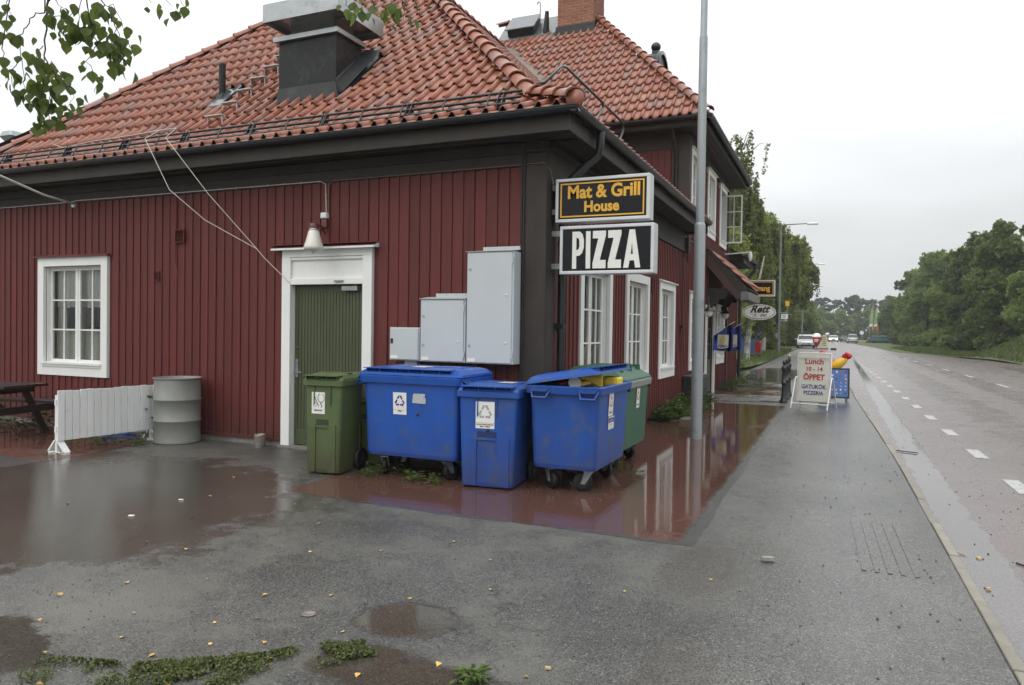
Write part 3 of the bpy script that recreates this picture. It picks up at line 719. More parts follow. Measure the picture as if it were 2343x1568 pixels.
def inframe(M):
    v = Vector((M[0][3], M[1][3], M[2][3]-1.6)); F = Vector((-.4027,.915,-.017)); R = Vector((.915,.4027,0))
    z = v.dot(F); return z > 0 and abs(v.dot(R)/z) < .72 and v.z/z < .50
for M, pl, dist in TILES:
    fc = facing(M)[0]
    if n_single < 292 and fc > .18 and inframe(M):
        n_single += 1
        if pl is None:
            o = link('roof_tile', TILEME, ROOF); o.matrix_local = GO@M
        else:
            bm = clip_tile(M, pl)
            if len(bm.faces) < 3: bm.free(); n_single -= 1; continue
            bm.transform(GO); me = bpy.data.meshes.new('roof_tile'); bm.to_mesh(me); bm.free(); me.materials.append(TILE); link('roof_tile', me, ROOF)
    else:
        t = random.random()
        if pl is None:
            b = len(JV); A = np.array(M)[:3]; pts = TVn@A[:, :3].T+A[:, 3]; JV.extend(map(tuple, pts-np.array(go))); JF.extend(tuple(b+i for i in f) for f in TF); JT.extend([t]*len(TF))
        else:
            bm = clip_tile(M, pl); bm.verts.index_update(); b = len(JV); JV.extend((v.co.x-go[0], v.co.y-go[1], v.co.z-go[2]) for v in bm.verts)
            for f in bm.faces: JF.append(tuple(b+v.index for v in f.verts)); JT.append(t)
            bm.free()
me = bpy.data.meshes.new('roof_tiles'); me.from_pydata(JV, [], JF); me.materials.append(TILE)
at = me.attributes.new('tint', 'FLOAT', 'FACE'); at.data.foreach_set('value', JT); me.polygons.foreach_set('use_smooth', [True]*len(JF)); me.update()
stuff(link('roof_tiles', me, ROOF))

# hip and ridge caps
def cap_mesh(L=.40, r0=.105, r1=.088):
    m = MB(); n = 10; vs = []
    lv = ((0, r0+.012), (.045, r0+.012), (.05, r0), (L, r1))
    for b, r in lv:
        for k in range(n+1):
            t = math.pi*k/n; vs.append((math.cos(t)*r*1.08, b, math.sin(t)*r*.92-.02))
    N1 = n+1
    fs = [(j*N1+k, (j+1)*N1+k, (j+1)*N1+k+1, j*N1+k+1) for j in range(len(lv)-1) for k in range(n)]
    m.add(vs, fs, True)
    i = [(math.cos(math.pi*k/n)*(r0-.008)*1.08, 0, math.sin(math.pi*k/n)*(r0-.008)*.92-.02) for k in range(n+1)]
    m.add([vs[k] for k in range(N1)]+i, [(k, k+1, N1+k+1, N1+k) for k in range(n)])
    return m.mesh('ridge_tile', TILE)
CAP = cap_mesh()
def caps(p0, p1, step=.335, lift=.06, z_first=0):
    P0, P1 = Vector(p0), Vector(p1); d = (P1-P0).normalized(); x = d.cross(Vector((0,0,1))).normalized(); up = x.cross(d); L = (P1-P0).length; k = 0
    while k*step < L:
        c = P0+d*(k*step)+up*(lift+.0)
        M = Matrix(((x.x, d.x, up.x, c.x), (x.y, d.y, up.y, c.y), (x.z, d.z, up.z, c.z), (0,0,0,1)))@Matrix.Rotation(-.03+random.uniform(-.012,.012), 4, 'X')@Matrix.Rotation(random.uniform(-.01,.01), 4, 'Z')
        o = link('ridge_tile', CAP, ROOF); o.matrix_local = GO@M; k += 1
caps((XR+.02, 7.28, ZE+.04), (XR-.70, 8.00, ZE+.37), lift=.06)
caps((XR-.76, 8.06, ZE+.36), (XR-5.95, 13.25, zA+.02))
caps((XL+.02, 7.32, ZE+.04), (XL+.70, 8.00, ZE+.37))
caps((XL+.76, 8.06, ZE+.36), (XL+5.95, 13.25, zA+.02))
caps((XR-5.95, 13.1, zA+.02), (XR-5.95, 18.4, zA+.02))
caps((XR, 15.75, 6.17), (XR-3.62, 15.75+3.62, 6.17+1.08*3.62))
caps((-12.5+SU, 19.7, 6.15+1.08*SU), (-8.95, 19.7, 6.15+1.08*SU))
m = MB(); m.lathe([(.001, -.03), (.09, -.025), (.10, .0), (.001, .01)], (XR+.03, 7.27, ZE+.06), 12, 'y'); m.build('hip_end_cap', TILE, ROOF)
# valley sheet
VALM = mat('valley_sheet_metal', (.42, .33, .28), .35, .2, (6,6,6), .05, 30, .5, .2, coords='World')
m = MB(); a = Vector((XR-2.62, 15.86, 6.12)); b = Vector((XR-5.95, 18.66, 9.23))
m.add([tuple(a+Vector((.05,-.28,-.0))), tuple(a+Vector((.25,.06,.12))), tuple(b+Vector((.25,.06,.12))), tuple(b+Vector((.05,-.28,0)))], [(0,1,2,3),(3,2,1,0)]); m.build('valley_sheet', VALM, ROOF)

# snow guard along the eave
m = MB(); SG = None
zs = [4.10, 4.17, 4.245]
for q, z in enumerate(zs): m.tube([(-14.0, 7.50+q*.03, z), (-3.25, 7.50+q*.03, z)], .017, 7)
SG = m.build('snow_guard', GUTM, BLD)
_x = -13.9
while _x < -3.3:
    m = MB(); m.tube([(_x, 7.47, 4.08), (_x, 7.565, 4.26)], .011, 6); m.build('rail_post', GUTM, SG); _x += .57
for x in (-13.3, -12.07, -10.68, -9.47, -8.28, -7.1, -5.92, -4.68, -3.49):
    m = MB()
    for dx in (-.03, .03): m.prism([(7.46, 3.99), (7.56, 4.03), (7.60, 4.26), (7.56, 4.28), (7.48, 4.12)], x+dx-.003, x+dx+.003, 'x')
    m.tube([(x, 7.6, 4.05), (x, 7.95, 4.27)], .014, 5); m.box(x-.05, x+.05, 7.50, 7.54, 4.06, 4.075); m.build('bracket', GUTM, SG)
# snow guard on the upper eave, seen edge-on
m = MB()
for q in range(3): m.tube([(-2.72-q*.03, 16.0, 6.33+q*.08), (-2.72-q*.03, 23.2, 6.33+q*.08)], .014, 6)
SG2 = m.build('snow_guard', GUTM, BLD)
for y in np.arange(16.2, 23.2, 1.15):
    m = MB(); m.box(-2.85, -2.68, y-.03, y+.03, 6.25, 6.27); m.tube([(-2.7, y, 6.26), (-2.8, y, 6.55)], .016, 6); m.build('bracket', GUTM, SG2)
# ladder steps
for k in range(6):
    y = 8.35+k*.295; z = zlow(y-7.3); x = -8.55
    m = MB(); m.box(x-.16, x+.16, y-.05, y+.04, z+.155, z+.17)
    for s_ in (-1, 1): m.tube([(x+s_*.14, y-.02, z+.16), (x+s_*.14, y-.01, z+.02)], .008, 6); m.tube([(x+s_*.14, y-.02, z+.15), (x+s_*.14, y+.14, z+.10)], .007, 5)
    m.build('roof_step', CABG, BLD)
# vent pipe with flashing
FL = mat('flashing_sheet', (.09, .095, .10), .22, .2, (4,4,4), .05, 20, .6, coords='World')
def slab_on(x0, x1, y0, y1, h=.04):
    m = MB(); z0, z1 = zlow(y0-7.3), zlow(y1-7.3)
    m.hexa([(x0,y0,z0-.02),(x1,y0,z0-.02),(x1,y1,z1-.02),(x0,y1,z1-.02)], [(x0,y0,z0+h),(x1,y0,z0+h),(x1,y1,z1+h),(x0,y1,z1+h)]); return m
m = slab_on(-9.42, -8.93, 8.86, 9.46, .035)
for x in (-9.42, -8.95): m.hexa([(x,8.86,zlow(1.56)),(x+.02,8.86,zlow(1.56)),(x+.02,9.46,zlow(2.16)),(x,9.46,zlow(2.16))], [(x,8.86,zlow(1.56)+.07),(x+.02,8.86,zlow(1.56)+.07),(x+.02,9.46,zlow(2.16)+.07),(x,9.46,zlow(2.16)+.07)])
PV = m.build('vent_pipe', FL, BLD)
m = MB(); m.tube([(-9.18, 9.1, 5.2), (-9.18, 9.1, 5.80)], .055, 12); m.lathe([(.058, 0), (.058, .03), (.04, .04)], (-9.18, 9.1, 5.79), 12); m.hexa([(-9.28,8.98,5.12),(-9.08,8.98,5.12),(-9.08,9.2,5.4),(-9.28,9.2,5.4)], [(-9.22,9.06,5.35),(-9.14,9.06,5.35),(-9.14,9.14,5.42),(-9.22,9.14,5.42)]); m.build('pipe', BLACKM, PV)
# kitchen exhaust stack
m = MB(); x0, x1, y0, y1 = -7.69, -6.65, 8.72, 9.32
m.hexa([(x0,y0,4.85),(x1,y0,4.85),(x1,y1+.2,5.5),(x0,y1+.2,5.5)], [(x0,y0,5.80),(x1,y0,5.80),(x1,y1,5.80),(x0,y1,5.80)])
ST = m.build('exhaust_stack', BLACKM, BLD, bevel=.008)
m = slab_on(-7.80, -6.46, 8.66, 9.62, .04); m.hexa([(x0,8.66,zlow(1.36)+.04),(x1+.08,8.66,zlow(1.36)+.04),(x1+.08,y0+.02,zlow(1.42)+.05),(x0,y0+.02,zlow(1.42)+.05)], [(x0,y0-.012,5.12),(x1,y0-.012,5.12),(x1,y0+.02,5.12),(x0,y0+.02,5.12)])
m.hexa([(x1+.005,8.70,4.93),(x1+.16,8.68,4.95),(x1+.17,9.6,5.84),(x1+.005,9.4,5.72)], [(x1+.004,8.70,5.15),(x1+.02,8.70,5.12),(x1+.02,9.4,5.80),(x1+.004,9.4,5.80)])
m.build('flashing', BLACKM, ST)
m = MB(); m.box(x0-.06, x1+.06, y0-.06, y1+.05, 5.802, 5.87); m.build('collar', STACKM, ST)
m = MB(); m.box(x0+.13, x1-.12, y0+.10, y1-.02, 5.871, 6.16); m.build('neck', STACKM, ST)
m = MB()
for a in ((-7.75,-6.42,8.44,8.455),(-7.75,-6.42,9.545,9.56)): m.box(*a, 6.005, 6.265)
for a in ((-7.75,-7.735),(-6.435,-6.42)): m.box(*a, 8.4555, 9.5445, 6.0055, 6.2645)
m.box(-7.73, -6.44, 8.46, 9.54, 6.10, 6.11); m.box(-7.6, -6.6, 8.6, 9.4, 6.265, 6.35); m.tube([(-7.2,8.9,6.08),(-6.6,8.9,6.08)], .02, 6)
m.build('cowl', STACKM, ST)

# brick chimney
m = MB(); m.box(-7.13+.012, -6.10-.012, 18.95+.012, 19.85-.012, 9.2, 11.6); CH = m.build('chimney', MORTAR, BLD)
BW, BH, JT_ = .230, .058, .016
bmesh_cache = {}
def brick(x0, x1, y0, y1, z):
    k = (round(x1-x0, 3), round(y1-y0, 3))
    if k not in bmesh_cache:
        q = MB(); q.box(0, x1-x0, 0, y1-y0, 0, BH); bmesh_cache[k] = q.mesh('brick', BRICK)
    o = link('brick', bmesh_cache[k], CH); g = origin(CH); o.location = (x0-g[0], y0-g[1], z-g[2])
W_, D_ = 1.03, .90
row = 0; z = 9.62
while z < 11.2:
    off = 0 if row % 2 == 0 else -(BW+JT_)/2
    x = off
    while x < W_-.02:
        a, b = max(x, 0), min(x+BW, W_-(.112+JT_ if row % 2 else 0))
        if b-a > .03: brick(-7.13+a, -7.13+b, 18.95+random.uniform(-.003,.003), 19.06, z)
        x += BW+JT_
    x = off if row % 2 == 0 else 0
    x = (.112+JT_) if row % 2 == 0 else 0
    while x < D_-.02:
        a, b = max(x, 0), min(x+BW, D_)
        if b-a > .03: brick(-6.212, -6.10+random.uniform(-.003,.003), 18.95+a+.0005, 18.95+b, z)
        x += BW+JT_
    z += BH+JT_; row += 1
m = MB(); m.hexa([(-7.2,18.88,9.50),(-6.02,18.88,9.50),(-6.02,19.9,9.9),(-7.2,19.9,9.9)], [(-7.16,18.91,9.80),(-6.07,18.91,9.80),(-6.07,19.88,10.3),(-7.16,19.88,10.3)]); m.build('flashing', BLACKM, CH)
# ridge metal sheet, roof hatch, pipes
def zup(y): return 6.15+1.08*(y-15.75)
m = MB(); m.hexa([(-8.95,19.0,zup(19.0)),(-6.2,19.0,zup(19.0)),(-6.2,19.68,zup(19.68)),(-8.95,19.68,zup(19.68))], [(-8.95,19.0,zup(19.0)+.05),(-6.2,19.0,zup(19.0)+.05),(-6.2,19.68,zup(19.68)+.05),(-8.95,19.68,zup(19.68)+.05)])
m.build('ridge_flashing', FL, BLD)
m = MB(); m.hexa([(-8.62,19.02,9.76),(-7.85,19.02,9.76),(-7.85,19.5,10.3),(-8.62,19.5,10.3)], [(-8.62,18.95,9.92),(-7.85,18.95,9.92),(-7.85,19.36,10.42),(-8.62,19.36,10.42)]); HT = m.build('roof_hatch', BLACKM, BLD)
m = MB(); m.hexa([(-8.67,18.90,9.91),(-7.80,18.90,9.91),(-7.80,19.40,10.43),(-8.67,19.40,10.43)], [(-8.67,18.89,9.94),(-7.80,18.89,9.94),(-7.80,19.38,10.46),(-8.67,19.38,10.46)]); m.build('hatch_lid', FL, HT)
m = MB(); m.tube([(-7.52,19.1,9.75),(-7.50,19.1,10.35)], [.09,.055], 10); m.build('vent_pipe', BLACKM, BLD)
m = MB(); m.tube([(-7.86,19.5,10.1),(-7.86,19.5,10.8),(-7.89,19.5,10.84),(-7.93,19.5,10.84),(-7.95,19.5,10.78)], .02, 8); m.build('hooked_vent_pipe', GREYM, BLD)
m = MB(); m.tube([(-5.92,19.6,9.3),(-5.92,19.6,9.74)], .05, 10); m.build('vent_pipe', BLACKM, BLD)
# arched dormer with ball finial
m = MB(); n = 16; r = .62; cy, cz = 19.65, 8.35; vs = []
for x in (-6.0, -4.42):
    for k in range(n+1):
        t = math.pi*k/n; vs.append((x, cy+math.cos(t)*r, cz+math.sin(t)*r))
N1 = n+1; m.add(vs, [(k, N1+k, N1+k+1, k+1) for k in range(n)], True); m.add(vs[N1:], [tuple(range(N1))]); m.box(-6.0, -4.425, cy-r, cy+r, 7.4, cz)
DM = m.build('dormer', BLACKM, BLD)
m = MB(); vs = []
for x, rr in ((-4.45, r+.04), (-4.36, r+.04), (-4.36, r-.05)):
    for k in range(n+1):
        t = math.pi*k/n; vs.append((x, cy+math.cos(t)*rr, cz+math.sin(t)*rr))
m.add(vs, [(j*N1+k, (j+1)*N1+k, (j+1)*N1+k+1, j*N1+k+1) for j in range(2) for k in range(n)], True); m.build('arch_moulding', GUTM, DM)
m = MB(); m.box(-4.68, -4.5, 19.56, 19.74, 8.93, 9.05); m.lathe([(.001,-.13),(.06,-.118),(.105,-.08),(.128,-.02),(.13,.02),(.11,.07),(.06,.115),(.001,.13)], (-4.59, 19.65, 9.17), 20); m.build('ball_finial', GUTM, DM)
# pipe handrails standing on the low roof
for pts in ([(-3.9,9.1,zlow(1.34)), (-3.6,9.12,4.85), (-3.6,9.75,5.28), (-3.6,9.95,5.33), (-3.6,11.7,5.33), (-3.6,11.75,5.25), (-3.55,11.2,4.92)], [(-3.6,10.5,4.95), (-3.6,10.78,5.25), (-3.6,10.95,5.28)], [(-3.6,11.9,5.33), (-3.6,12.95,5.33), (-3.6,13.0,5.22), (-3.5,12.4,4.85)]):
    m = MB(); m.tube(pts, .021, 8); m.build('roof_handrail', GREYM if False else GUTM, BLD)

# porch roof over the street door
m = MB()
pr = [(XB+.05, 3.72), (XB+.05, 3.42), (-2.15, 2.42), (-1.86, 2.42), (-1.86, 2.62), (-2.05, 2.74)]
m.prism([(XB+.05, 3.74), (XB+.05, 3.44), (-2.24, 2.50), (-2.1, 2.48), (-2.07, 2.72)], 19.0, 19.05, 'y')
PO = m.build('porch_roof', BROWN, BLD)
m = MB(); m.prism([(XB+.05, 3.74), (XB+.05, 3.44), (-2.24, 2.50), (-2.1, 2.48), (-2.07, 2.72)], 21.6, 21.65, 'y'); m.build('barge_board', BROWN, PO)
m = MB(); m.hexa([(XB,19.05,3.70),(-2.06,19.05,2.68),(-2.06,21.6,2.68),(XB,21.6,3.70)], [(XB,19.05,3.74),(-2.06,19.05,2.72),(-2.06,21.6,2.72),(XB,21.6,3.74)]); m.build('porch_deck', BROWN, PO)
m = MB(); m.prism([(XB+.05, 3.56), (XB+.05, 3.26), (-2.30, 2.42), (-2.2, 2.50)], 18.93, 18.998, 'y'); m.build('barge_board', mat('reddish_brown_paint', (.065, .035, .028), .6, .2, (5,5,3), .2, 40, coords='World'), PO)
m = MB(); m.box(-2.22, -2.02, 18.97, 21.6, 2.42, 2.62); m.build('porch_beam_end', mat('weathered_zinc', (.16, .155, .15), .5, .25, (9,9,4), .2, 40, .4), PO)
m = MB(); m.prism([(XB, 2.75), (XB, 2.15), (-2.9, 2.22), (-2.86, 2.32), (-2.78, 2.34), (-2.74, 2.45), (-2.62, 2.44), (-2.56, 2.56), (-2.38, 2.56), (-2.36, 2.66)], 18.99, 19.06, 'y'); m.build('porch_bracket', DARKWOOD, PO)
m = MB(); m.prism([(XB, 2.8), (XB, 2.2), (-2.9, 2.22), (-2.86, 2.32), (-2.78, 2.34), (-2.74, 2.45), (-2.62, 2.44), (-2.56, 2.56), (-2.38, 2.56), (-2.36, 2.66)], 21.45, 21.52, 'y'); m.build('porch_bracket', DARKWOOD, PO)
d_ = Vector((-1.98+.04, 0, 2.66))-Vector((XB, 0, 3.70)); Ls = d_.length; up = -d_.normalized()
pm = [((XB+ -up.x*0),)]
q = MB(); tt = []
for i in range(4):
    for k in range(12):
        c = Vector((-2.01, 19.02+k*PITCHU, 2.74))+up*(i*EXPO*.85); E_ = Vector((0,1,0)); nn = E_.cross(up); nn = nn if nn.z > 0 else -nn
        b = len(q.v); vs = [tuple(c+E_*a+up*b_*.9+nn*c_) for a, b_, c_ in TV]; q.add(vs, TF, True)
q.build('porch_tiles', TILE, PO)['kind'] = 'stuff'

# ================================================================== the ground
def wet_ground(name, col, speck, puddles, rough=.42, base_wet=None, sc=90, bump=.5, mud=(.05,.042,.032), mudmix=.5, film=None, large=.25, hole=None, proug=.05, silt=None, cracks=0, fade=None):
    """wet aggregate surface; puddles = (cx, cy, rx, ry[, strength]) standing water with ragged edges"""
    m, nt, b = nodes(name); N, L = nt.nodes, nt.links
    geo = N.new('ShaderNodeNewGeometry'); P = geo.outputs['Position']
    def M_(op, a, b_=None, c=None):
        n = N.new('ShaderNodeMath'); n.operation = op
        for i, v in enumerate((a, b_, c)):
            if v is None: continue
            if isinstance(v, (int, float)): n.inputs[i].default_value = v
            else: L.new(v, n.inputs[i])
        return n.outputs[0]
    def noise(s, d=4, r=.55, w=0):
        n = N.new('ShaderNodeTexNoise'); n.inputs['Scale'].default_value = s; n.inputs['Detail'].default_value = d; n.inputs['Roughness'].default_value = r
        L.new(P, n.inputs['Vector']); return n.outputs['Fac']
    sep = N.new('ShaderNodeSeparateXYZ'); L.new(P, sep.inputs[0]); X, Y = sep.outputs[0], sep.outputs[1]
    edge = M_('MULTIPLY', M_('SUBTRACT', noise(2.6, 9, .68), .5), 2.1)
    mask = None
    for pd in puddles:
        cx, cy, rx, ry = pd[:4]; st = pd[4] if len(pd) > 4 else 1
        dx = M_('DIVIDE', M_('SUBTRACT', X, cx), rx); dy = M_('DIVIDE', M_('SUBTRACT', Y, cy), ry)
        d = M_('SQRT', M_('ADD', M_('MULTIPLY', dx, dx), M_('MULTIPLY', dy, dy)))
        f = M_('SUBTRACT', 1.0, M_('ADD', d, M_('MULTIPLY', edge, .75)))
        mr = N.new('ShaderNodeMapRange'); mr.interpolation_type = 'SMOOTHSTEP'; mr.inputs[1].default_value = -.10; mr.inputs[2].default_value = .24; mr.inputs[4].default_value = st; L.new(f, mr.inputs[0])
        mask = mr.outputs[0] if mask is None else M_('MAXIMUM', mask, mr.outputs[0])
    if base_wet is not None:
        mr = N.new('ShaderNodeMapRange'); mr.interpolation_type = 'SMOOTHSTEP'; mr.inputs[1].default_value = base_wet[0]; mr.inputs[2].default_value = base_wet[1]; mr.inputs[4].default_value = base_wet[2]; L.new(noise(base_wet[3], 6, .6), mr.inputs[0])
        mask = mr.outputs[0] if mask is None else M_('MAXIMUM', mask, mr.outputs[0])
    if mask is None: mask = M_('MULTIPLY', X, 0)
    # aggregate
    vo = N.new('ShaderNodeTexVoronoi'); vo.inputs['Scale'].default_value = sc; L.new(P, vo.inputs['Vector'])
    vs = N.new('ShaderNodeSeparateColor'); L.new(vo.outputs['Color'], vs.inputs[0])
    r = N.new('ShaderNodeMapRange'); r.inputs[1].default_value = .0; r.inputs[2].default_value = 1; r.inputs[3].default_value = .32; r.inputs[4].default_value = 1.65; L.new(vs.outputs[0], r.inputs[0])
    lit = N.new('ShaderNodeMapRange'); lit.inputs[1].default_value = .90; lit.inputs[2].default_value = .99; L.new(vs.outputs[1], lit.inputs[0])
    big = N.new('ShaderNodeMapRange'); big.inputs[1].default_value = .3; big.inputs[2].default_value = .7; big.inputs[3].default_value = 1-large; big.inputs[4].default_value = 1+large; L.new(noise(.55, 8, .65), big.inputs[0])
    k = M_('MULTIPLY', r.outputs[0], big.outputs[0])
    v = N.new('ShaderNodeVectorMath'); v.operation = 'SCALE'; v.inputs[0].default_value = col; L.new(k, v.inputs['Scale'])
    mx = N.new('ShaderNodeMixRGB'); mx.inputs[2].default_value = lin(speck); L.new(M_('MULTIPLY', lit.outputs[0], M_('SUBTRACT', 1.0, M_('MULTIPLY', mask, .8))), mx.inputs[0]); L.new(v.outputs[0], mx.inputs[1])
    m2 = N.new('ShaderNodeMixRGB'); m2.inputs[2].default_value = lin(mud); L.new(M_('MULTIPLY', mask, mudmix), m2.inputs[0]); L.new(mx.outputs[0], m2.inputs[1])
    cb = m2.outputs[0]
    if silt:
        sr = N.new('ShaderNodeMapRange'); sr.inputs[1].default_value = .46; sr.inputs[2].default_value = .62; sr.inputs[4].default_value = .75; L.new(noise(1.15, 9, .7), sr.inputs[0])
        xr = N.new('ShaderNodeMapRange'); xr.inputs[1].default_value = -1.6; xr.inputs[2].default_value = -.6; xr.inputs[3].default_value = 1; xr.inputs[4].default_value = .15; L.new(X, xr.inputs[0])
        sx = N.new('ShaderNodeMixRGB'); sx.inputs[2].default_value = lin(silt); L.new(M_('MULTIPLY', M_('MULTIPLY', sr.outputs[0], xr.outputs[0]), M_('SUBTRACT', 1.0, mask)), sx.inputs[0]); L.new(cb, sx.inputs[1])
        sv = N.new('ShaderNodeMixRGB'); sv.blend_type = 'MULTIPLY'; sv.inputs[0].default_value = .6; L.new(sx.outputs[0], sv.inputs[1]); L.new(r.outputs[0], sv.inputs[2]); cb = sx.outputs[0]
    if cracks:
        ve = N.new('ShaderNodeTexVoronoi'); ve.feature = 'DISTANCE_TO_EDGE'; ve.inputs['Scale'].default_value = .42
        wp = N.new('ShaderNodeTexNoise'); wp.inputs['Scale'].default_value = 3; wp.inputs['Detail'].default_value = 6; L.new(P, wp.inputs['Vector']); wa = N.new('ShaderNodeVectorMath'); wa.operation = 'MULTIPLY_ADD'; wa.inputs[1].default_value = (.5,.5,.5); L.new(wp.outputs['Color'], wa.inputs[0]); L.new(P, wa.inputs[2]); L.new(wa.outputs[0], ve.inputs['Vector'])
        cm = N.new('ShaderNodeMapRange'); cm.inputs[1].default_value = .0; cm.inputs[2].default_value = .006; cm.inputs[3].default_value = .6; cm.inputs[4].default_value = 0; L.new(ve.outputs['Distance'], cm.inputs[0])
        gate = N.new('ShaderNodeMapRange'); gate.inputs[1].default_value = .5; gate.inputs[2].default_value = .6; L.new(noise(.9, 2), gate.inputs[0])
        cx = N.new('ShaderNodeMixRGB'); cx.inputs[2].default_value = (.02,.02,.018,1); L.new(M_('MULTIPLY', cm.outputs[0], gate.outputs[0]), cx.inputs[0]); L.new(cb, cx.inputs[1]); cb = cx.outputs[0]
    ft = None
    if fade:   # the coat thins out towards its worn edge
        ex = M_('SUBTRACT', fade[0], X); ey = M_('SUBTRACT', Y, fade[1]); e_ = M_('ADD', M_('MINIMUM', ex, ey), M_('MULTIPLY', edge, .085))
        fr_ = N.new('ShaderNodeMapRange'); fr_.interpolation_type = 'SMOOTHSTEP'; fr_.inputs[1].default_value = .045; fr_.inputs[2].default_value = .12; L.new(e_, fr_.inputs[0]); ft = fr_.outputs[0]
        fx = N.new('ShaderNodeMixRGB'); fv = N.new('ShaderNodeVectorMath'); fv.operation = 'SCALE'; fv.inputs[0].default_value = fade[2]; L.new(k, fv.inputs['Scale']); L.new(ft, fx.inputs[0]); L.new(fv.outputs[0], fx.inputs[1]); L.new(cb, fx.inputs[2]); cb = fx.outputs[0]
    L.new(cb, b.inputs['Base Color'])
    # silt patches
    rn = N.new('ShaderNodeMapRange'); rn.inputs[1].default_value = .3; rn.inputs[2].default_value = .7; rn.inputs[3].default_value = rough*.8; rn.inputs[4].default_value = rough*1.2; L.new(noise(1.7, 6, .6), rn.inputs[0])
    ro = rn.outputs[0]
    if film:   # thin water film east of film[0]
        fm = N.new('ShaderNodeMapRange'); fm.interpolation_type = 'SMOOTHSTEP'; fm.inputs[1].default_value = film[0]-.12; fm.inputs[2].default_value = film[0]+.25
        L.new(M_('ADD', X, M_('MULTIPLY', edge, .9)), fm.inputs[0]); fmo = M_('MULTIPLY', fm.outputs[0], film[2])
        ro = M_('ADD', M_('MULTIPLY', ro, M_('SUBTRACT', 1.0, fmo)), M_('MULTIPLY', fmo, film[1]))
    ro2 = M_('ADD', M_('MULTIPLY', ro, M_('SUBTRACT', 1.0, mask)), M_('MULTIPLY', mask, proug)); ro2 = ro2 if ft is None else M_('ADD', M_('MULTIPLY', ro2, ft), M_('MULTIPLY', M_('SUBTRACT', 1.0, ft), .3)); L.new(ro2, b.inputs['Roughness'])
    b.inputs['Specular IOR Level'].default_value = .5
    h = M_('ADD', vo.outputs['Distance'], M_('MULTIPLY', noise(sc*.5, 3), .8))
    bp = N.new('ShaderNodeBump'); bp.inputs['Distance'].default_value = .006; L.new(h, bp.inputs['Height'])
    bs = M_('ADD', M_('MULTIPLY', M_('SUBTRACT', 1.0, mask), bump), .0)
    if film: bs = M_('MULTIPLY', bs, M_('SUBTRACT', 1.0, M_('MULTIPLY', fmo, .6)))
    L.new(bs, bp.inputs['Strength'])
    rip = N.new('ShaderNodeBump'); rip.inputs['Distance'].default_value = .004; L.new(M_('MULTIPLY_ADD', mask, .09, .012), rip.inputs['Strength'])
    wn = N.new('ShaderNodeTexNoise'); wn.inputs['Scale'].default_value = 9; wn.inputs['Detail'].default_value = 5; L.new(P, wn.inputs['Vector']); L.new(wn.outputs['Fac'], rip.inputs['Height']); L.new(bp.outputs[0], rip.inputs['Normal']); L.new(rip.outputs[0], b.inputs['Normal'])
    return m
YARD_P = [(-6.5, 4.9, 2.5, 1.75, .88), (-5.4, 3.9, 1.3, 1.0, .86), (-2.15, 3.5, .34, .26), (-3.95, 2.25, .75, .34), (-1.78, 2.9, .55, .24), (-.78, 5.1, .30, .6, .55), (-.66, 3.4, .2, .5, .5), (-9.5, 5.5, 2.2, 1.6, .85), 
          (-7.2, 2.6, 1.5, .9, .8), (-2.4, 30.5, 1.3, 6.5), (-2.6, 24.3, .9, .6)]
ASPH = wet_ground('wet_asphalt', (.066, .064, .058), (.19, .185, .17), YARD_P, .38, None, 135, .6, film=(-.72, .15, .95), large=.5, proug=.085, mud=(.050,.040,.029), mudmix=.6, silt=(.135,.13,.108), cracks=1)
ROADM = wet_ground('wet_road_asphalt', (.135, .110, .104), (.30, .27, .26), [(1.0, 5, .17, 60), (2.9, 31, .5, 60, .16), (4.6, 35, .5, 60, .16), (8.6, 40, .8, 10, .3)], .30, (.56, .7, .12, .35), 160, .09, large=.12, mud=(.08,.08,.08))
REDP = wet_ground('red_asphalt', (.135, .056, .043), (.26, .17, .14), [(-2.0, 9.5, 1.5, 6.0), (-2.9, 6.3, 2.6, .9), (-2.0, 16.5, 1.2, 5), (-10.5, 6.9, 2.6, 1.0)], .24, (.44, .56, .75, 1.1), 130, .35, mud=(.075,.042,.032), mudmix=.75, fade=(-1.0, 5.58, (.062,.060,.055)))
SLABM = wet_ground('wet_concrete', (.13,.125,.115), (.3,.3,.28), [(-2.2, 23, 1.2, .8)], .3, (.5,.62,.6,1.2), 60, .3)
DIRT = mat('damp_soil', (.055, .042, .03), .75, .3, (3,3,3), .5, 40, .3, dirt=((.05,.06,.03), .5, .6), dscale=1.5, coords='World')
LAWN = mat('meadow_ground', (.075, .095, .03), .8, .35, (1.2,1.2,1.2), .6, 14, .2, dirt=((.11,.12,.045), .5, .6), dscale=.5, coords='World')
def sh_(y): return -.012*max(y, 0)-.00012*max(y, 0)**2
def sheet(name, pts, z, mt, kind='structure', thick=0):
    m = MB()
    if name == 'red_paving':
        rg = random.Random(3); q = []
        for a, b in zip(pts, pts[1:]+pts[:1]):
            n = max(1, int(math.hypot(b[0]-a[0], b[1]-a[1])/.09))
            if a[0] < -2.9 and b[0] < -2.9 and abs(a[0]-b[0]) > 5: n = 1
            for k in range(n): t = k/n; X_ = a[0]+(b[0]-a[0])*t; Y_ = a[1]+(b[1]-a[1])*t; q.append((X_+rg.uniform(-.01,.01)+.015*math.sin(Y_*2.3), Y_+rg.uniform(-.01,.01)+.015*math.sin(X_*2.7+.5)))
        pts = q
    if thick: m.prism([(p[0], p[1]) for p in pts], z-thick, z)
    else: m.add([(p[0], p[1], z) for p in pts], [tuple(range(len(pts)))])
    o = m.build(name, mt); o['kind'] = kind; return o
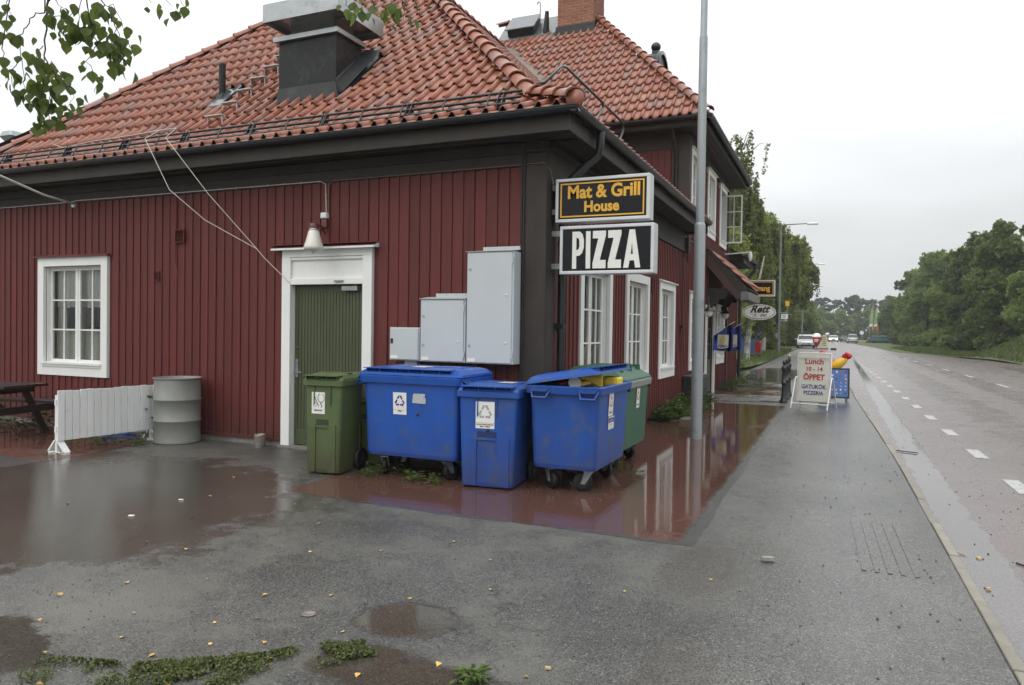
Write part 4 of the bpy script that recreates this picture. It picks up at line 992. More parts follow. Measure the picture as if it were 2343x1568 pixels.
def strip(name, f0, f1, y0, y1, z, mt, n=60, zf=None, skirt=0):
    m = MB(); vs = []
    for k in range(n+1):
        t = k/n; y = y0+(y1-y0)*t**1.6; 
        for f in (f0, f1): vs.append((f(y), y, z(y) if callable(z) else z))
    m.add(vs, [(2*k, 2*k+1, 2*k+3, 2*k+2) for k in range(n)])
    if skirt:
        vs2 = vs+[(x, y, zz-skirt) for x, y, zz in vs]; N2 = len(vs)
        m.add(vs2, [(2*k+1, N2+2*k+1, N2+2*k+3, 2*k+3) for k in range(n)]+[(2*k, 2*k+2, N2+2*k+2, N2+2*k) for k in range(n)])
    o = m.build(name, mt); struct(o); return o
sheet('ground', [(-700,-300), (700,-300), (700,900), (-700,900)], -.14, LAWN)
# yard and footway: one asphalt surface up to the kerb
def kx(y): return .845+sh_(y)-.13*min(1, max(0, (y-11)/10))
strip('asphalt_yard', lambda y: -34 if y < 27 else -5.0+sh_(y)*.2, kx, -12, 26.9, 0, ASPH, 40, skirt=.15)
strip('footway', lambda y: -3.3+sh_(y)*.35, kx, 26.904, 300, 0, ASPH, 60, skirt=.15)
strip('road', lambda y: kx(y)+.07, lambda y: 7.35+sh_(y)+(3.9*max(0, 1-abs(y-50)/28)**.5 if 22 < y < 78 else 0), -14, 420, -.05, ROADM, 120)
sheet('red_paving', [(-4.9,5.72), (-4.2,5.62), (-3.15,5.60), (-2.33,5.61), (-1.58,5.59), (-.97,5.60), (-.97,6.4), (-.97,7.2), (-.98,8.3), (-.99,10), (-.99,12), (-1.0,15), (-1.02,17.4), (-3.05,17.4), (-3.05,7.80), (-4.6,7.3), (-4.95,6.5)], .0018, REDP)
sheet('red_paving', [(-8.36,5.2), (-8.37,5.93), (-8.5,6.9), (-8.9,7.25), (-9.3,7.79), (-20,7.79), (-20,5.0), (-10,5.0)], .0018, REDP)
sheet('red_paving', [(-1.2,19.96), (-3.05,19.6), (-3.05,22.3), (-1.25,22.6)], .0045, REDP)
m = MB(); m.prism([(-3.05,17.45), (-1.15,18.3), (-1.22,19.9), (-3.05,19.5)], .0, .03); struct(m.build('concrete_slab', SLABM))
m = MB(); m.prism([(-3.05,22.5), (-1.3,22.7), (-1.3,23.6), (-3.05,23.3)], .0, .02); struct(m.build('concrete_slab', SLABM))
sheet('flower_bed', [(-3.04,13.0), (-2.6,13.1), (-2.45,14.2), (-2.5,16.4), (-2.95,17.4), (-3.04,17.4)], .010, DIRT)
m = MB(); m.prism([(-3.05, 20.6), (-2.3, 21.6), (-2.45, 25.8), (-3.05, 25.9)], 0, .012); struct(m.build('weedy_soil_strip', DIRT))
# lawn beyond the house and lay-by verge
strip('grass_verge', lambda y: -60, lambda y: -3.35+sh_(y)*.35-(.9 if y < 40 else 0)*max(0, (40-y)/12), 32, 300, .03, LAWN, 40)
def vergef(y):
    if y < 64: return 10.2
    if y < 78: return 10.2-(y-64)/14*(10.2-6.1)
    return 7.05+sh_(y)
def bankf(y): return max(.06, min(1, (70-y)/7))
m = MB(); vs = []; prof = ((0, 0), (.4, .3), (1.2, 1.15), (2.3, 2.1), (4.2, 2.8), (60, 3.4)); n = 50
for k in range(n+1):
    y = 20+(k/n)**1.5*330; f = bankf(y)
    for dx, dz in prof: vs.append((vergef(y)+dx+random.uniform(-.05,.05), y, -.04+dz*f+random.uniform(-.03,.03)))
q = len(prof); m.add(vs, [(k*q+j, k*q+j+1, (k+1)*q+j+1, (k+1)*q+j) for k in range(n) for j in range(q-1)], True); struct(m.build('grass_bank', LAWN))
# kerb stones: separate granite lengths
KB = bpy.data.objects.new('kerb', None); COL.objects.link(KB); KB['kind'] = 'structure'
y = 2.2; kc = {}
while y < 60:
    L_ = 1.0; x0, x1 = kx(y)+.004, kx(y+L_)+.004
    m = MB(); j = random.uniform(-.006, .006); t = .013+random.uniform(-.004, .004); w = .078
    m.hexa([(x0+j,y,-.13),(x0+w+j,y,-.13),(x1+w+j,y+L_-.012,-.13),(x1+j,y+L_-.012,-.13)], [(x0+j,y,t),(x0+w-.012+j,y,t-.002),(x1+w-.012+j,y+L_-.012,t-.002),(x1+j,y+L_-.012,t)])
    m.build('kerb_stone', KERB, KB, bevel=.008); y += L_
m = MB(); vs = []
for k in range(80):
    y = 60+k*3.0; vs += [(kx(y)+.004, y, .012), (kx(y)+.082, y, .012), (kx(y)+.082, y, -.13)]
m.add(vs, [(3*k, 3*k+1, 3*k+4, 3*k+3) for k in range(79)]+[(3*k+1, 3*k+2, 3*k+5, 3*k+4) for k in range(79)]); stuff(m.build('kerb_stones', KERB, KB))
# painted dashes
PAINT = mat('road_paint', (.36, .36, .34), .4, .2, (12,12,12), .2, 60, .5, dirt=((.16,.15,.145), .56, .75), dscale=9, coords='World')
def dash(x, y, w, l):
    m = MB(); m.add([(x+sh_(y), y, -.046), (x+w+sh_(y), y, -.046), (x+w+sh_(y+l), y+l, -.046), (x+sh_(y+l), y+l, -.046)], [(0,1,2,3)])
    o = m.build('road_dash', PAINT, RM); return o
RM = bpy.data.objects.new('road_markings', None); COL.objects.link(RM); RM['kind'] = 'structure'
y = 1.9
while y < 75: dash(1.90, y, .165, .85); y += 2.46
y = 16.5
while y < 170: dash(5.52, y, .13, 1.9 if y < 100 else 3); y += 6.1
# rumble grooves in the footway
m = MB()
for i in range(5):
    x = .18+i*.08; m.add([(x, 5.55, .004), (x+.03, 5.55, .004), (x-.02, 7.05, .004), (x-.05, 7.05, .004)], [(0,1,2,3)])
o = m.build('tyre_marks', wet_ground('wet_film', (.085,.083,.077), (.1,.1,.1), [], .21, None, 135, .3)); o['kind'] = 'structure'

# ================================================================== vegetation
def leafcloud(pts, size, name, mt, parent, squash=1.0, hang=0, rng=RNG, tri=False):
    """many small leaf faces; pts Nx3"""
    n = len(pts); a = rng.normal(size=(n,3)); a /= np.linalg.norm(a, axis=1)[:, None]
    if hang: a[:, 2] -= hang; a /= np.linalg.norm(a, axis=1)[:, None]
    b = np.cross(a, rng.normal(size=(n,3))); b /= np.linalg.norm(b, axis=1)[:, None]
    s = (size*rng.uniform(.6, 1.35, n))[:, None]; a = a*s; b = b*s*.62*squash
    V = np.stack([pts-a, pts-a*.05+b, pts+a, pts-a*.05-b], 1).reshape(-1, 3)
    me = bpy.data.meshes.new(name); me.vertices.add(4*n); me.vertices.foreach_set('co', V.ravel()); me.loops.add(4*n); me.loops.foreach_set('vertex_index', np.arange(4*n))
    me.polygons.add(n); me.polygons.foreach_set('loop_start', np.arange(n)*4); me.polygons.foreach_set('loop_total', np.full(n, 4))
    at = me.attributes.new('tint', 'FLOAT', 'FACE'); at.data.foreach_set('value', rng.random(n)); me.materials.append(mt); me.update(); me.validate()
    return link(name, me, parent)
def blobs(bl, n, rng, shell=.55):
    """points in a union of ellipsoids (x,y,z,rx,ry,rz), denser towards the surface, gathered in sprays"""
    w = np.array([b[3]*b[4]*b[5] for b in bl])**.75; w /= w.sum(); out = []
    for b, k in zip(bl, rng.multinomial(n, w)):
        nc = max(4, k//26); c = rng.normal(size=(nc,3)); c /= np.linalg.norm(c, axis=1)[:, None]; c *= (shell+(1-shell)*rng.random(nc)**.6)[:, None]*rng.uniform(.85,1.15,(nc,1))
        i = rng.integers(0, nc, k); p = c[i]+rng.normal(size=(k,3))*np.array([.13,.13,.10]); out.append(p*np.array(b[3:6])+np.array(b[:3]))
    return np.concatenate(out)
TREE_CACHE = {}
def crown_blobs(kind, h, r, rng):
    bl = []
    if kind == 'broad':
        for k in range(26):
            z = rng.uniform(.10, .93); rr = r*math.sin(math.pi*min(1, (z*.82+.16)))**.7; a = rng.uniform(0, 6.28); q = rng.uniform(.35, .8)*rr
            s = rng.uniform(.22, .42)*r; bl.append((math.cos(a)*q, math.sin(a)*q, z*h, s, s, s*.9))
        bl.append((0, 0, h*.93, r*.28, r*.28, h*.09)); bl += [(rng.normal()*r*.22, rng.normal()*r*.22, h*rng.uniform(.88,.98), r*.20, r*.20, h*.08) for _ in range(4)]
        for k in range(5): a = rng.uniform(0, 6.28); bl.append((math.cos(a)*r*.5, math.sin(a)*r*.5, h*.09, r*.4, r*.4, h*.08))
    elif kind == 'cone':
        for k in range(24):
            z = rng.uniform(.08, .98); rr = r*(1.04-z)*.9; a = rng.uniform(0, 6.28); s = max(.3, rr*.5); bl.append((math.cos(a)*rr*.55, math.sin(a)*rr*.55, z*h, s, s, s*.8))
    elif kind == 'pine':
        for k in range(12):
            z = rng.uniform(.52, .97); rr = r*(.4+.6*math.sin(math.pi*(z-.4)/.62)); a = rng.uniform(0, 6.28); s = r*rng.uniform(.25,.42); bl.append((math.cos(a)*rr*.6, math.sin(a)*rr*.6, z*h, s, s, s*.55))
    return bl
def tree(kind, x, y, h, r, mt, label, name='broadleaf_tree', n=7000, leaf=.2, seed=0, z0=0, group=None, bark=BARK, var=None):
    t = thing(name, label, 'tree', (x, y, z0), group, random.uniform(0, 6.28))
    key = (kind, round(h/1.5), round(r/.7), mt.name, seed)
    if key not in TREE_CACHE:
        rng = np.random.default_rng(seed+17); H = round(h/1.5)*1.5; Rr = round(r/.7)*.7
        c = leafcloud(blobs(crown_blobs(kind, H, Rr, rng), n, rng), leaf, 'crown', mt, t, rng=rng)
        m = MB(); m.tube([(0,0,-.3), (.05,0,H*.3), (-.08,.06,H*.6), (0,0,H*.9)], [H*.018, H*.014, H*.009, .02], 7)
        for k in range(7):
            a = rng.uniform(0,6.28); z = rng.uniform(.25,.75)*H; q = Rr*.6; m.tube([(0,0,z), (math.cos(a)*q*.5, math.sin(a)*q*.5, z+H*.05), (math.cos(a)*q, math.sin(a)*q, z+H*.11)], [H*.006, H*.004, .012], 5)
        tr = m.build('trunk', bark); tr.parent = t
        TREE_CACHE[key] = (c.data, tr.data, H, Rr)
    else:
        cd, td, H, Rr = TREE_CACHE[key]; link('crown', cd, t); link('trunk', td, t)
    cd, td, H, Rr = TREE_CACHE[key]
    t.scale = (r/Rr, r/Rr, h/H)
    return t
ORD = ['first','second','third','fourth','fifth','sixth','seventh','eighth','ninth','tenth','eleventh','twelfth','thirteenth','fourteenth','fifteenth','sixteenth','seventeenth','eighteenth']
# forest edge on the far side of the road
k = 0
def fz(x, y): return bankf(y)*min(2.8, max(0, (x-vergef(y))*.85))-.05
row1 = [(9.2,172,7.8),(9.5,158,8.6),(9.8,146,9.4),(10.1,133,10.1),(10.3,121,10.6),(10.6,110,11),(10.9,101,11.2),(11.2,93,11.1),(11.6,86,10.9),(12,79,11.1),(12.5,73,11.2),(13.6,67,10.9),(15.0,60,10.5),(17.0,53,10),(19.5,46,7.5)]
NAMES_R = ['broad crowned', 'tall narrow', 'bushy', 'loose topped']
for i, (x, y, h) in enumerate(row1):
    kind = 'cone' if i in (2, 7, 11) else 'broad'
    tree(kind, x, y, h*random.uniform(.95, 1.04), h*(.30 if kind == 'broad' else .27), F_FAR if i % 3 else F_DARK, ('slim pointed tree' if kind == 'cone' else 'dense broadleaf tree')+', %s from the far end of the front row across the road' % ORD[i], seed=i % 5, n=34000, leaf=.145, z0=fz(x, y)-.05, group='trees in the front row across the road')
for i in range(16):
    x, y, h = row1[min(i, 14)]; x += random.uniform(4.0, 6); y += random.uniform(-3, 3)+5
    tree('broad' if i % 4 else 'cone', x, y, h*random.uniform(.98, 1.08), h*.29, F_FAR if i % 2 else F_BIRCH, 'taller tree rising behind the front row of the wood across the road', seed=5+i % 3, n=15000, leaf=.22, z0=fz(x, y), group='taller trees behind the front row across the road')
for i, (x, y, h) in enumerate([(12.0,72,2.6),(12.8,66,2.8),(13.0,60.5,2.6),(12.6,56,2.4),(10.6,79,2.6),(9.9,88,2.6),(9.2,98,2.4),(11.4,75,2.4)]):
    tree('broad', x+1.3, y, h, h*.62, F_DARK, 'low dark bush at the foot of the roadside wood, %s from the far end' % ORD[[4,5,6,7,2,1,0,3][i]], name='bush', seed=9+i % 2, n=5000, leaf=.16, z0=fz(x+1.3, y)-.1, group='bushes under the trees across the road')
# far pines where the road ends
for i, (x, y, h) in enumerate([(-14,262,13),(-10,255,12.5),(-6,268,14),(-1.5,258,12.0),(3,262,14.5),(7.5,256,13.0),(12,265,12),(16,258,14),(-19,255,13),(-24,262,14.5),(21,262,14)]):
    tree('pine', x, y, h*1.04, h*.30, F_PINE, 'tall dark pine closing the road in the distance, %s of its row from the left' % ORD[[0,1,2,3,4,5,6,7,8,9,10][sorted(range(11), key=lambda q: [-14,-10,-6,-1.5,3,7.5,12,16,-19,-24,21][q]).index(i)]], name='pine_tree', seed=20+i % 3, n=4500, leaf=.42, group='pines closing the far end of the road')
for i in range(18):
    tree('broad', -26+i*3.0+random.uniform(-1, 1), 232+random.uniform(-10, 12), random.uniform(7, 9.5), 3.4, F_FAR, 'rounded green tree below the distant pines, %s from the left' % ORD[i], seed=i % 5, n=30000, leaf=.155, group='low trees below the distant pines')
# left verge beyond the building
for i, (x, y, h, r) in enumerate([(-6.6,100,6.6,2.6),(-5.6,112,6.6,2.6),(-5.3,124,7.0,2.8),(-5.6,136,7.2,2.9),(-5.9,150,7.5,3),(-6.2,165,8,3.2),(-6.8,182,8.4,3.4),(-7.6,200,8.8,3.6),(-8.6,90,8,3.2),(-10.5,98,8.5,3.6),(-11.5,120,9.5,3.8),(-12,145,10,3.8)]):
    tree('broad', x, y, h, r, F_FAR if i % 2 else F_BIRCH, 'young broadleaf tree on the left verge, %s %s' % (ORD[i if i < 8 else i-8], 'down the road from the birches' if i < 8 else 'in the row further from the road'), seed=i % 5, n=30000, leaf=.155, group='young trees along the left roadside')

def hanging_birch(x, y, h, r, strands, length, label, seed, low=.25, n_leaf=1.0, leaf=.085, spread=.8, trunks=1, top_arcs=0, group=None):
    rng = np.random.default_rng(seed); t = thing('birch_tree', label, 'tree', (x, y, 0), group)
    pts = []; m = MB()
    for q in range(trunks):
        ox = (q-(trunks-1)/2)*.75; m.tube([(ox,.1*q,-.2), (ox+.05,0,h*.25), (ox*1.3,.1,h*.55), (ox*1.5,0,h*.9)], [.20,.16,.10,.02], 9)
    tr = m.build('trunk', BIRCHBARK); tr.parent = t
    tw = MB()
    for k in range(strands):
        a = rng.uniform(0, 6.283); q = rng.random()**.55*r; z = h*(1-.62*(q/r)**1.8)*rng.uniform(max(low+.12,.3), 1.0)
        if k < top_arcs: z = h*rng.uniform(.93, 1.0); q = rng.uniform(.3, .9)*r
        L = length*rng.uniform(.5, 1.25); L = min(L, z-h*low*rng.uniform(.4,1)) if z > h*low+.3 else .3
        bx, by = math.cos(a)*q, math.sin(a)*q; sway = rng.normal(size=2)*.22
        nn = int(L*34*n_leaf)
        if nn < 2: continue
        tt = rng.random(nn); p = np.stack([bx+sway[0]*tt+rng.normal(size=nn)*.085*spread, by+sway[1]*tt+rng.normal(size=nn)*.085*spread, z-L*tt], 1); pts.append(p)
        if k % 3 == 0 or k < top_arcs:
            tw.tube([(bx*.15, by*.15, z-.9), (bx*.7, by*.7, z-.05), (bx, by, z), (bx+sway[0], by+sway[1], z-L)], [.03, .016, .011, .004], 4, cap=False)
    w = tw.build('twigs', TWIG); w.parent = t; w['kind'] = 'stuff'
    leafcloud(np.concatenate(pts), leaf, 'foliage', F_BIRCH, t, hang=.4, rng=rng)
    return t
hanging_birch(-5.7, 47.5, 14.2, 2.05, 760, 3.2, 'tall weeping birch showing above the eaves, thin drooping top against the sky', 3, low=.2, top_arcs=5, n_leaf=1.0, leaf=.095)
def round_birch(x, y, bl, n, leaf, label, seed, trunks=((0,0),), strands=260, length=1.6, h=10):
    """birch with a billowing crown given as blobs and a fringe of drooping twigs"""
    rng = np.random.default_rng(seed); t = thing('birch_tree', label, 'tree', (x, y, 0))
    m = MB()
    for ox, oy in trunks: m.tube([(ox,oy,-.2), (ox+.08,oy,h*.22), (ox*1.4,oy,h*.5), (ox*1.8,oy,h*.8)], [.19,.15,.10,.03], 9)
    tr = m.build('trunk', BIRCHBARK); tr.parent = t
    fine = []
    for b in bl:
        for k in range(9):
            a = rng.normal(size=3); a /= np.linalg.norm(a); a[2] = abs(a[2])*.8-.25; s_ = rng.uniform(.20,.36)
            fine.append((b[0]+a[0]*b[3]*.75, b[1]+a[1]*b[4]*.75, b[2]+a[2]*b[5]*.8, b[3]*s_, b[4]*s_, b[5]*s_*1.1))
        fine.append((b[0], b[1], b[2], b[3]*.55, b[4]*.55, b[5]*.6))
    P = [blobs(fine, n, rng)]
    for k in range(strands):
        b = bl[rng.integers(len(bl))]; a = rng.uniform(0, 6.283); q = rng.uniform(.6, 1.0); z = b[2]+b[5]*rng.uniform(-.6,.5); L = min(length*rng.uniform(.4,1.2), z-1.2)
        if L < .2: continue
        nn = int(L*30); tt = rng.random(nn); bx, by = b[0]+math.cos(a)*q*b[3], b[1]+math.sin(a)*q*b[4]
        P.append(np.stack([bx+rng.normal(size=nn)*.07, by+rng.normal(size=nn)*.07, z-L*tt], 1))
    leafcloud(np.concatenate(P), leaf, 'crown', F_BIRCH, t, hang=.3, rng=rng); return t
round_birch(-5.21, 66.0, [(-0.76, 0.0, 10.49, 2.16, 2.29, 2.16), (0.95, 0.0, 8.84, 1.91, 2.29, 1.91), (1.27, 0.0, 7.19, 1.71, 2.03, 1.4), (-1.65, 0.51, 7.95, 2.03, 2.03, 2.41), (-0.38, -0.51, 6.43, 1.91, 2.29, 1.65), (-2.03, 0.0, 5.03, 1.78, 1.91, 1.65)], 40000, .10, 'dense birch whose crown rises behind the tall street lamp pole', 4, ((-1.2,0),(-.6,.3)), 330, 2.2, 12)
round_birch(-4.00, 71.9, [(0.0, 0.0, 8.72, 1.75, 2.0, 2.0), (0.94, 0.0, 7.35, 1.44, 1.88, 1.38), (-0.38, 0.0, 6.6, 1.75, 1.88, 1.5), (0.75, 0.0, 5.72, 1.12, 1.5, 0.75)], 26000, .10, 'rounded birch leaning out furthest over the footway', 5, ((-1.3,0),), 220, 1.5, 10)
round_birch(-5.9, 44, [(0,0,6.4,1.6,1.7,1.7),(-.9,.2,5.0,1.6,1.6,1.5),(.6,-.2,4.7,1.2,1.5,1.5),(0,0,3.6,1.6,1.6,.9)], 34000, .075, 'low spreading birch with mottled white trunks next to the blue kiosk', 6, ((.5,0),(1.1,.3),(-.6,.2)), 320, 1.8, 7.5)
round_birch(-7.0, 51, [(.6,0,9.6,1.9,2,2.1),(1.4,0,7.6,1.5,2,1.8),(0,0,9.2,2.2,2,2.3),(-1,0,6.5,2.4,2,2),(1.3,0,6.0,2.0,2,2),(0,0,4.0,2.6,2,1.3)], 30000, .1, 'broad birch standing behind the end of the house', 8, ((0,0),), 200, 2.2, 11)
for i, (x, y) in enumerate([(-7.8,70),(-9.2,60),(-10,76)]):
    tree('broad', x, y, 8.5, 3.2, F_BIRCH, ['full green tree behind the birches on the left verge', 'leafy tree half hidden by the house end', 'tall leafy tree at the back of the left verge'][i], seed=2+i, n=30000, leaf=.155)
def grass_patch(name, poly, n, h, mt, label=None, seed=0, kind='stuff', z=0, w=.006, lean=.4, parent=None):
    rng = np.random.default_rng(seed); P = np.array(poly); lo, hi = P.min(0), P.max(0); pts = []
    def inside(q):
        c = np.zeros(len(q), bool); j = len(P)-1
        for i in range(len(P)):
            xi, yi = P[i]; xj, yj = P[j]
            with np.errstate(divide='ignore', invalid='ignore'): c ^= ((yi > q[:,1]) != (yj > q[:,1])) & (q[:,0] < (xj-xi)*(q[:,1]-yi)/(yj-yi+1e-12)+xi)
            j = i
        return c
    while sum(map(len, pts)) < n:
        q = rng.uniform(lo, hi, (n*2, 2)); q = q[inside(q)]; k_ = np.sin(q[:,0]*5.1+seed)*np.sin(q[:,1]*4.3+seed*2)+rng.normal(size=len(q))*.5 > -.35; pts.append(q[k_])
    q = np.concatenate(pts)[:n]; a = rng.uniform(0, 6.28, n); hh = h*rng.uniform(.4, 1.2, n); l = lean*hh*rng.random(n)
    d = np.stack([np.cos(a), np.sin(a)], 1); s = np.stack([-d[:,1], d[:,0]], 1)*w*rng.uniform(.6,1.4,(n,1))
    zz = z(q) if callable(z) else np.full(n, z)
    b1 = np.concatenate([q-s, zz[:,None]], 1); b2 = np.concatenate([q+s, zz[:,None]], 1)
    md = q+d*l[:,None]*.35; m1 = np.concatenate([md-s*.8, (zz+hh*.6)[:,None]], 1); m2 = np.concatenate([md+s*.8, (zz+hh*.6)[:,None]], 1)
    tp = np.concatenate([q+d*l[:,None], (zz+hh)[:,None]], 1)
    V = np.stack([b1,b2,m2,m1,tp], 1).reshape(-1,3); i = np.arange(n)*5
    F = [tuple(f) for f in np.concatenate([np.stack([i,i+1,i+2,i+3],1)])]; T3 = [tuple(f) for f in np.stack([i+3,i+2,i+4],1)]
    me = bpy.data.meshes.new(name); me.from_pydata([tuple(v) for v in V], [], F+T3); me.materials.append(mt)
    at = me.attributes.new('tint', 'FLOAT', 'FACE'); at.data.foreach_set('value', np.tile(rng.random(n), 2)); me.update()
    o = link(name, me, parent)
    if kind: o['kind'] = kind
    return o
grass_patch('grass', [(-30,33),(-4.1,33),(-3.7,36),(-3.5,60),(-4.2,80),(-30,80)], 26000, .28, F_GRASS, seed=1, z=.03, w=.022)
grass_patch('grass', [(10.3,44),(10.3,64),(6.5,78),(5.8,100),(8.8,100),(11,78),(14.5,66),(17,44)], 26000, .30, F_GRASS, seed=2, z=lambda q: np.array([bankf(y)*float(np.interp(x-vergef(y), (0,.4,1.2,2.3,4.2,60), (0,.3,1.15,2.1,2.8,3.4)))-.06 for x, y in q]), w=.022)
def weed(x, y, h, n, label, seed, spread=.2, leafw=.035, name='weed_plant', group=None, z=0, leafy=True, mt=F_WEED):
    """low weed: stems with lanceolate leaves, each leaf two bent faces"""
    rng = np.random.default_rng(seed); m = MB()
    for k in range(n):
        a = rng.uniform(0, 6.28); r0 = rng.random()**.7*spread; bx, by = math.cos(a)*r0, math.sin(a)*r0; hh = h*rng.uniform(.45, 1.15)*(1-.5*r0/spread)
        ta = rng.uniform(0, 6.28); tx, ty = bx+math.cos(ta)*hh*.25, by+math.sin(ta)*hh*.25
        w = .0022; m.add([(bx-w,by,0),(bx+w,by,0),(tx,ty,hh)], [(0,1,2)])
        for j in range(rng.integers(3, 7)):
            t = rng.uniform(.15, 1); px, py, pz = bx+(tx-bx)*t, by+(ty-by)*t, hh*t; la = rng.uniform(0, 6.28); L_ = leafw*rng.uniform(1.2, 3.0); dz = L_*rng.uniform(-.1, .6)
            dx, dy = math.cos(la)*L_, math.sin(la)*L_; sx, sy = -math.sin(la)*leafw*.33, math.cos(la)*leafw*.33
            m.add([(px,py,pz),(px+dx*.5+sx,py+dy*.5+sy,pz+dz*.7),(px+dx,py+dy,pz+dz*.4),(px+dx*.5-sx,py+dy*.5-sy,pz+dz*.7)], [(0,1,2),(0,2,3)])
    me = m.mesh(name, mt); at = me.attributes.new('tint', 'FLOAT', 'FACE'); at.data.foreach_set('value', rng.random(len(me.polygons)))
    o = link(name, me); o.location = (x, y, z); tag(o, label, 'weed', group); return o
weed(-4.62, 6.72, .14, 14, 'weed at the foot of the near green bin wheel', 11, .14)
weed(-4.33, 6.92, .10, 8, 'small weed between the casters of the big closed blue container', 12, .1)
weed(-4.02, 6.68, .12, 14, 'weed with tiny yellow flowers under the middle of the big closed blue container', 13, .16)
weed(-3.80, 6.66, .10, 7, 'weed beside the right caster of the big closed blue container', 14, .09)
weed(-2.28, 8.35, .16, 22, 'grassy weed hanging by the rear caster of the open blue container', 15, .14, .02)
weed(-2.02, 8.1, .09, 10, 'small tuft on the red paving right of the open container', 16, .1, .02)
weed(-8.75, 7.3, .62, 12, 'tall weed with narrow leaves and a yellow flower spike by the grey drum', 17, .14, .07)
weed(-8.95, 6.95, .18, 34, 'low weeds under the right end of the white fence', 18, .3, .03)
weed(-9.2, 6.6, .10, 18, 'sparse creeping weeds under the middle of the white fence', 19, .3, .025)
weed(-8.5, 6.95, .14, 20, 'weeds in front of the grey drum base', 20, .22, .03)
weed(-11.0, 7.35, .30, 46, 'bushy green weed behind the picnic table by the wall', 21, .3, .04)
weed(-11.9, 7.2, .2, 30, 'green weed patch at the left under the picnic table', 22, .35, .04)
weed(-8.62, 5.98, .05, 12, 'small leaves at the foot of the white fence', 23, .16, .02)
weed(-1.51, 3.0, .05, 16, 'small rosette weed on the asphalt at the lower middle', 24, .07, .03)
for i, (x, y, h, s) in enumerate([(-2.9,13.3,.22,.2),(-2.78,13.9,.34,.3),(-2.85,14.6,.42,.33),(-2.75,15.3,.48,.36),(-2.8,16.0,.52,.36),(-2.72,16.7,.4,.3)]):
    weed(x, y, h, 60, ['dock weed nearest the bins along the street wall', 'second clump of leafy weeds along the street wall', 'leafy weeds between two street windows', 'flowering weeds just left of the lamp post', 'tall grassy weeds behind the lamp post', 'weeds against the black planter box'][i], 30+i, s, .075 if i < 2 else .045)
for i, (x, y, h, s) in enumerate([(-2.85,21.2,.15,.3),(-2.8,22.4,.3,.35),(-2.7,23.6,.35,.4),(-2.6,24.8,.45,.45)]):
    weed(x, y, h, 40, ['thin weeds on the soil strip past the street door', 'weeds on the soil strip below the last window', 'thicker weeds at the far wall corner', 'bushy weeds around the far downpipe foot'][i], 40+i, s, .05)
weed(-4.2, 34, .6, 60, 'dark bushy plant on the lawn edge past the house', 50, .5, .09)
# moss and creeping weeds in the foreground
def mossy(poly, n, seed, name='creeping_weeds'):
    rng = np.random.default_rng(seed); P = np.array(poly); c = P.mean(0); out = []
    for k in range(len(P)):
        a, b = P[k], P[(k+1) % len(P)]; q = rng.random((n//len(P), 3)); q[:, 0] **= .8; q[:, 0] *= 1+.10*np.sin(q[:, 1]*9+k); out.append(c+(a-c)*(q[:, :1])*(1-q[:, 1:2])+(b-c)*(q[:, :1])*q[:, 1:2])
    q = np.concatenate(out); cc = q[rng.integers(0, len(q), 62)]+rng.normal(size=(62,2))*.03; rr_ = rng.uniform(.012, .062, 62); d_ = np.sqrt(((q[:,None]-cc[None])**2).sum(2))/rr_; q = q[(d_.min(1)+rng.normal(size=len(q))*.35) < .9]
    p = np.concatenate([q, rng.uniform(.004, .032, (len(q), 1))], 1)
    o = leafcloud(p, .0075, name, F_MOSS, None, rng=rng, squash=1.2); stuff(o); return o
mossy([(-3.45,2.0),(-3.35,2.32),(-3.0,2.42),(-2.72,2.62),(-2.5,2.78),(-2.28,3.05),(-2.12,2.98),(-2.2,2.6),(-2.55,2.3),(-2.9,2.0)], 22000, 5)
mossy([(-2.35,2.98),(-2.16,3.1),(-2.02,3.02),(-2.15,2.9)], 2600, 6)

# fallen leaves and litter
LEAFY = mat('yellow_fallen_leaf', (.50, .31, .06), .45, .3, (60,60,60), 0, 1, .5, objvar=.35)
def leaf_mesh(L=.045, w=.034, name='leaf', mt=LEAFY, fold=.25, curl=.2):
    m = MB(); pr = [(0,0),(.12,.30),(.28,.5),(.5,.46),(.72,.26),(.88,.09),(1,0)]
    vs = [(x*L, 0, -curl*L*(x-.4)**2) for x, _ in pr]+[(x*L, y*w, fold*y*w-curl*L*(x-.4)**2) for x, y in pr]+[(x*L, -y*w, fold*y*w-curl*L*(x-.4)**2) for x, y in pr]
    n = len(pr); fs = [(k, k+1, n+k+1, n+k) for k in range(n-1)]+[(k+1, k, 2*n+k, 2*n+k+1) for k in range(n-1)]
    fs = [tuple(dict.fromkeys(f)) for f in fs]; fs[0] = (0,1,n+1); fs[n-1] = (1,0,2*n+1); m.add(vs, fs, True); return m.mesh(name, mt)
FLM = leaf_mesh(.05, .04, 'fallen_leaf')
LP = [(-3.48,2.34),(-3.3,2.62),(-3.55,2.9),(-3.0,2.55),(-2.86,2.75),(-2.6,2.92),(-2.9,3.1),(-2.45,2.8),(-2.36,3.2),(-3.1,3.4),(-2.75,3.6),(-3.6,3.5),(-4.0,3.2),(-4.25,3.9),(-3.4,4.2),(-2.95,4.5),(-2.6,4.9),(-2.2,4.6),(-1.9,4.1),(-1.72,3.1),(-2.0,2.85),(-1.3,3.15),(-3.9,2.6),(-4.6,3.9),(-4.9,4.6),(-5.3,5.2),(-4.4,5.3),(-3.8,4.9),(-3.5,2.15),(-3.2,2.1),(-2.9,2.25),(-2.7,2.4),(-6.2,4.4),(-5.8,5.9),(-1.2,4.4),(-2.25,3.75),(-4.1,2.9),(-3.05,2.95)]
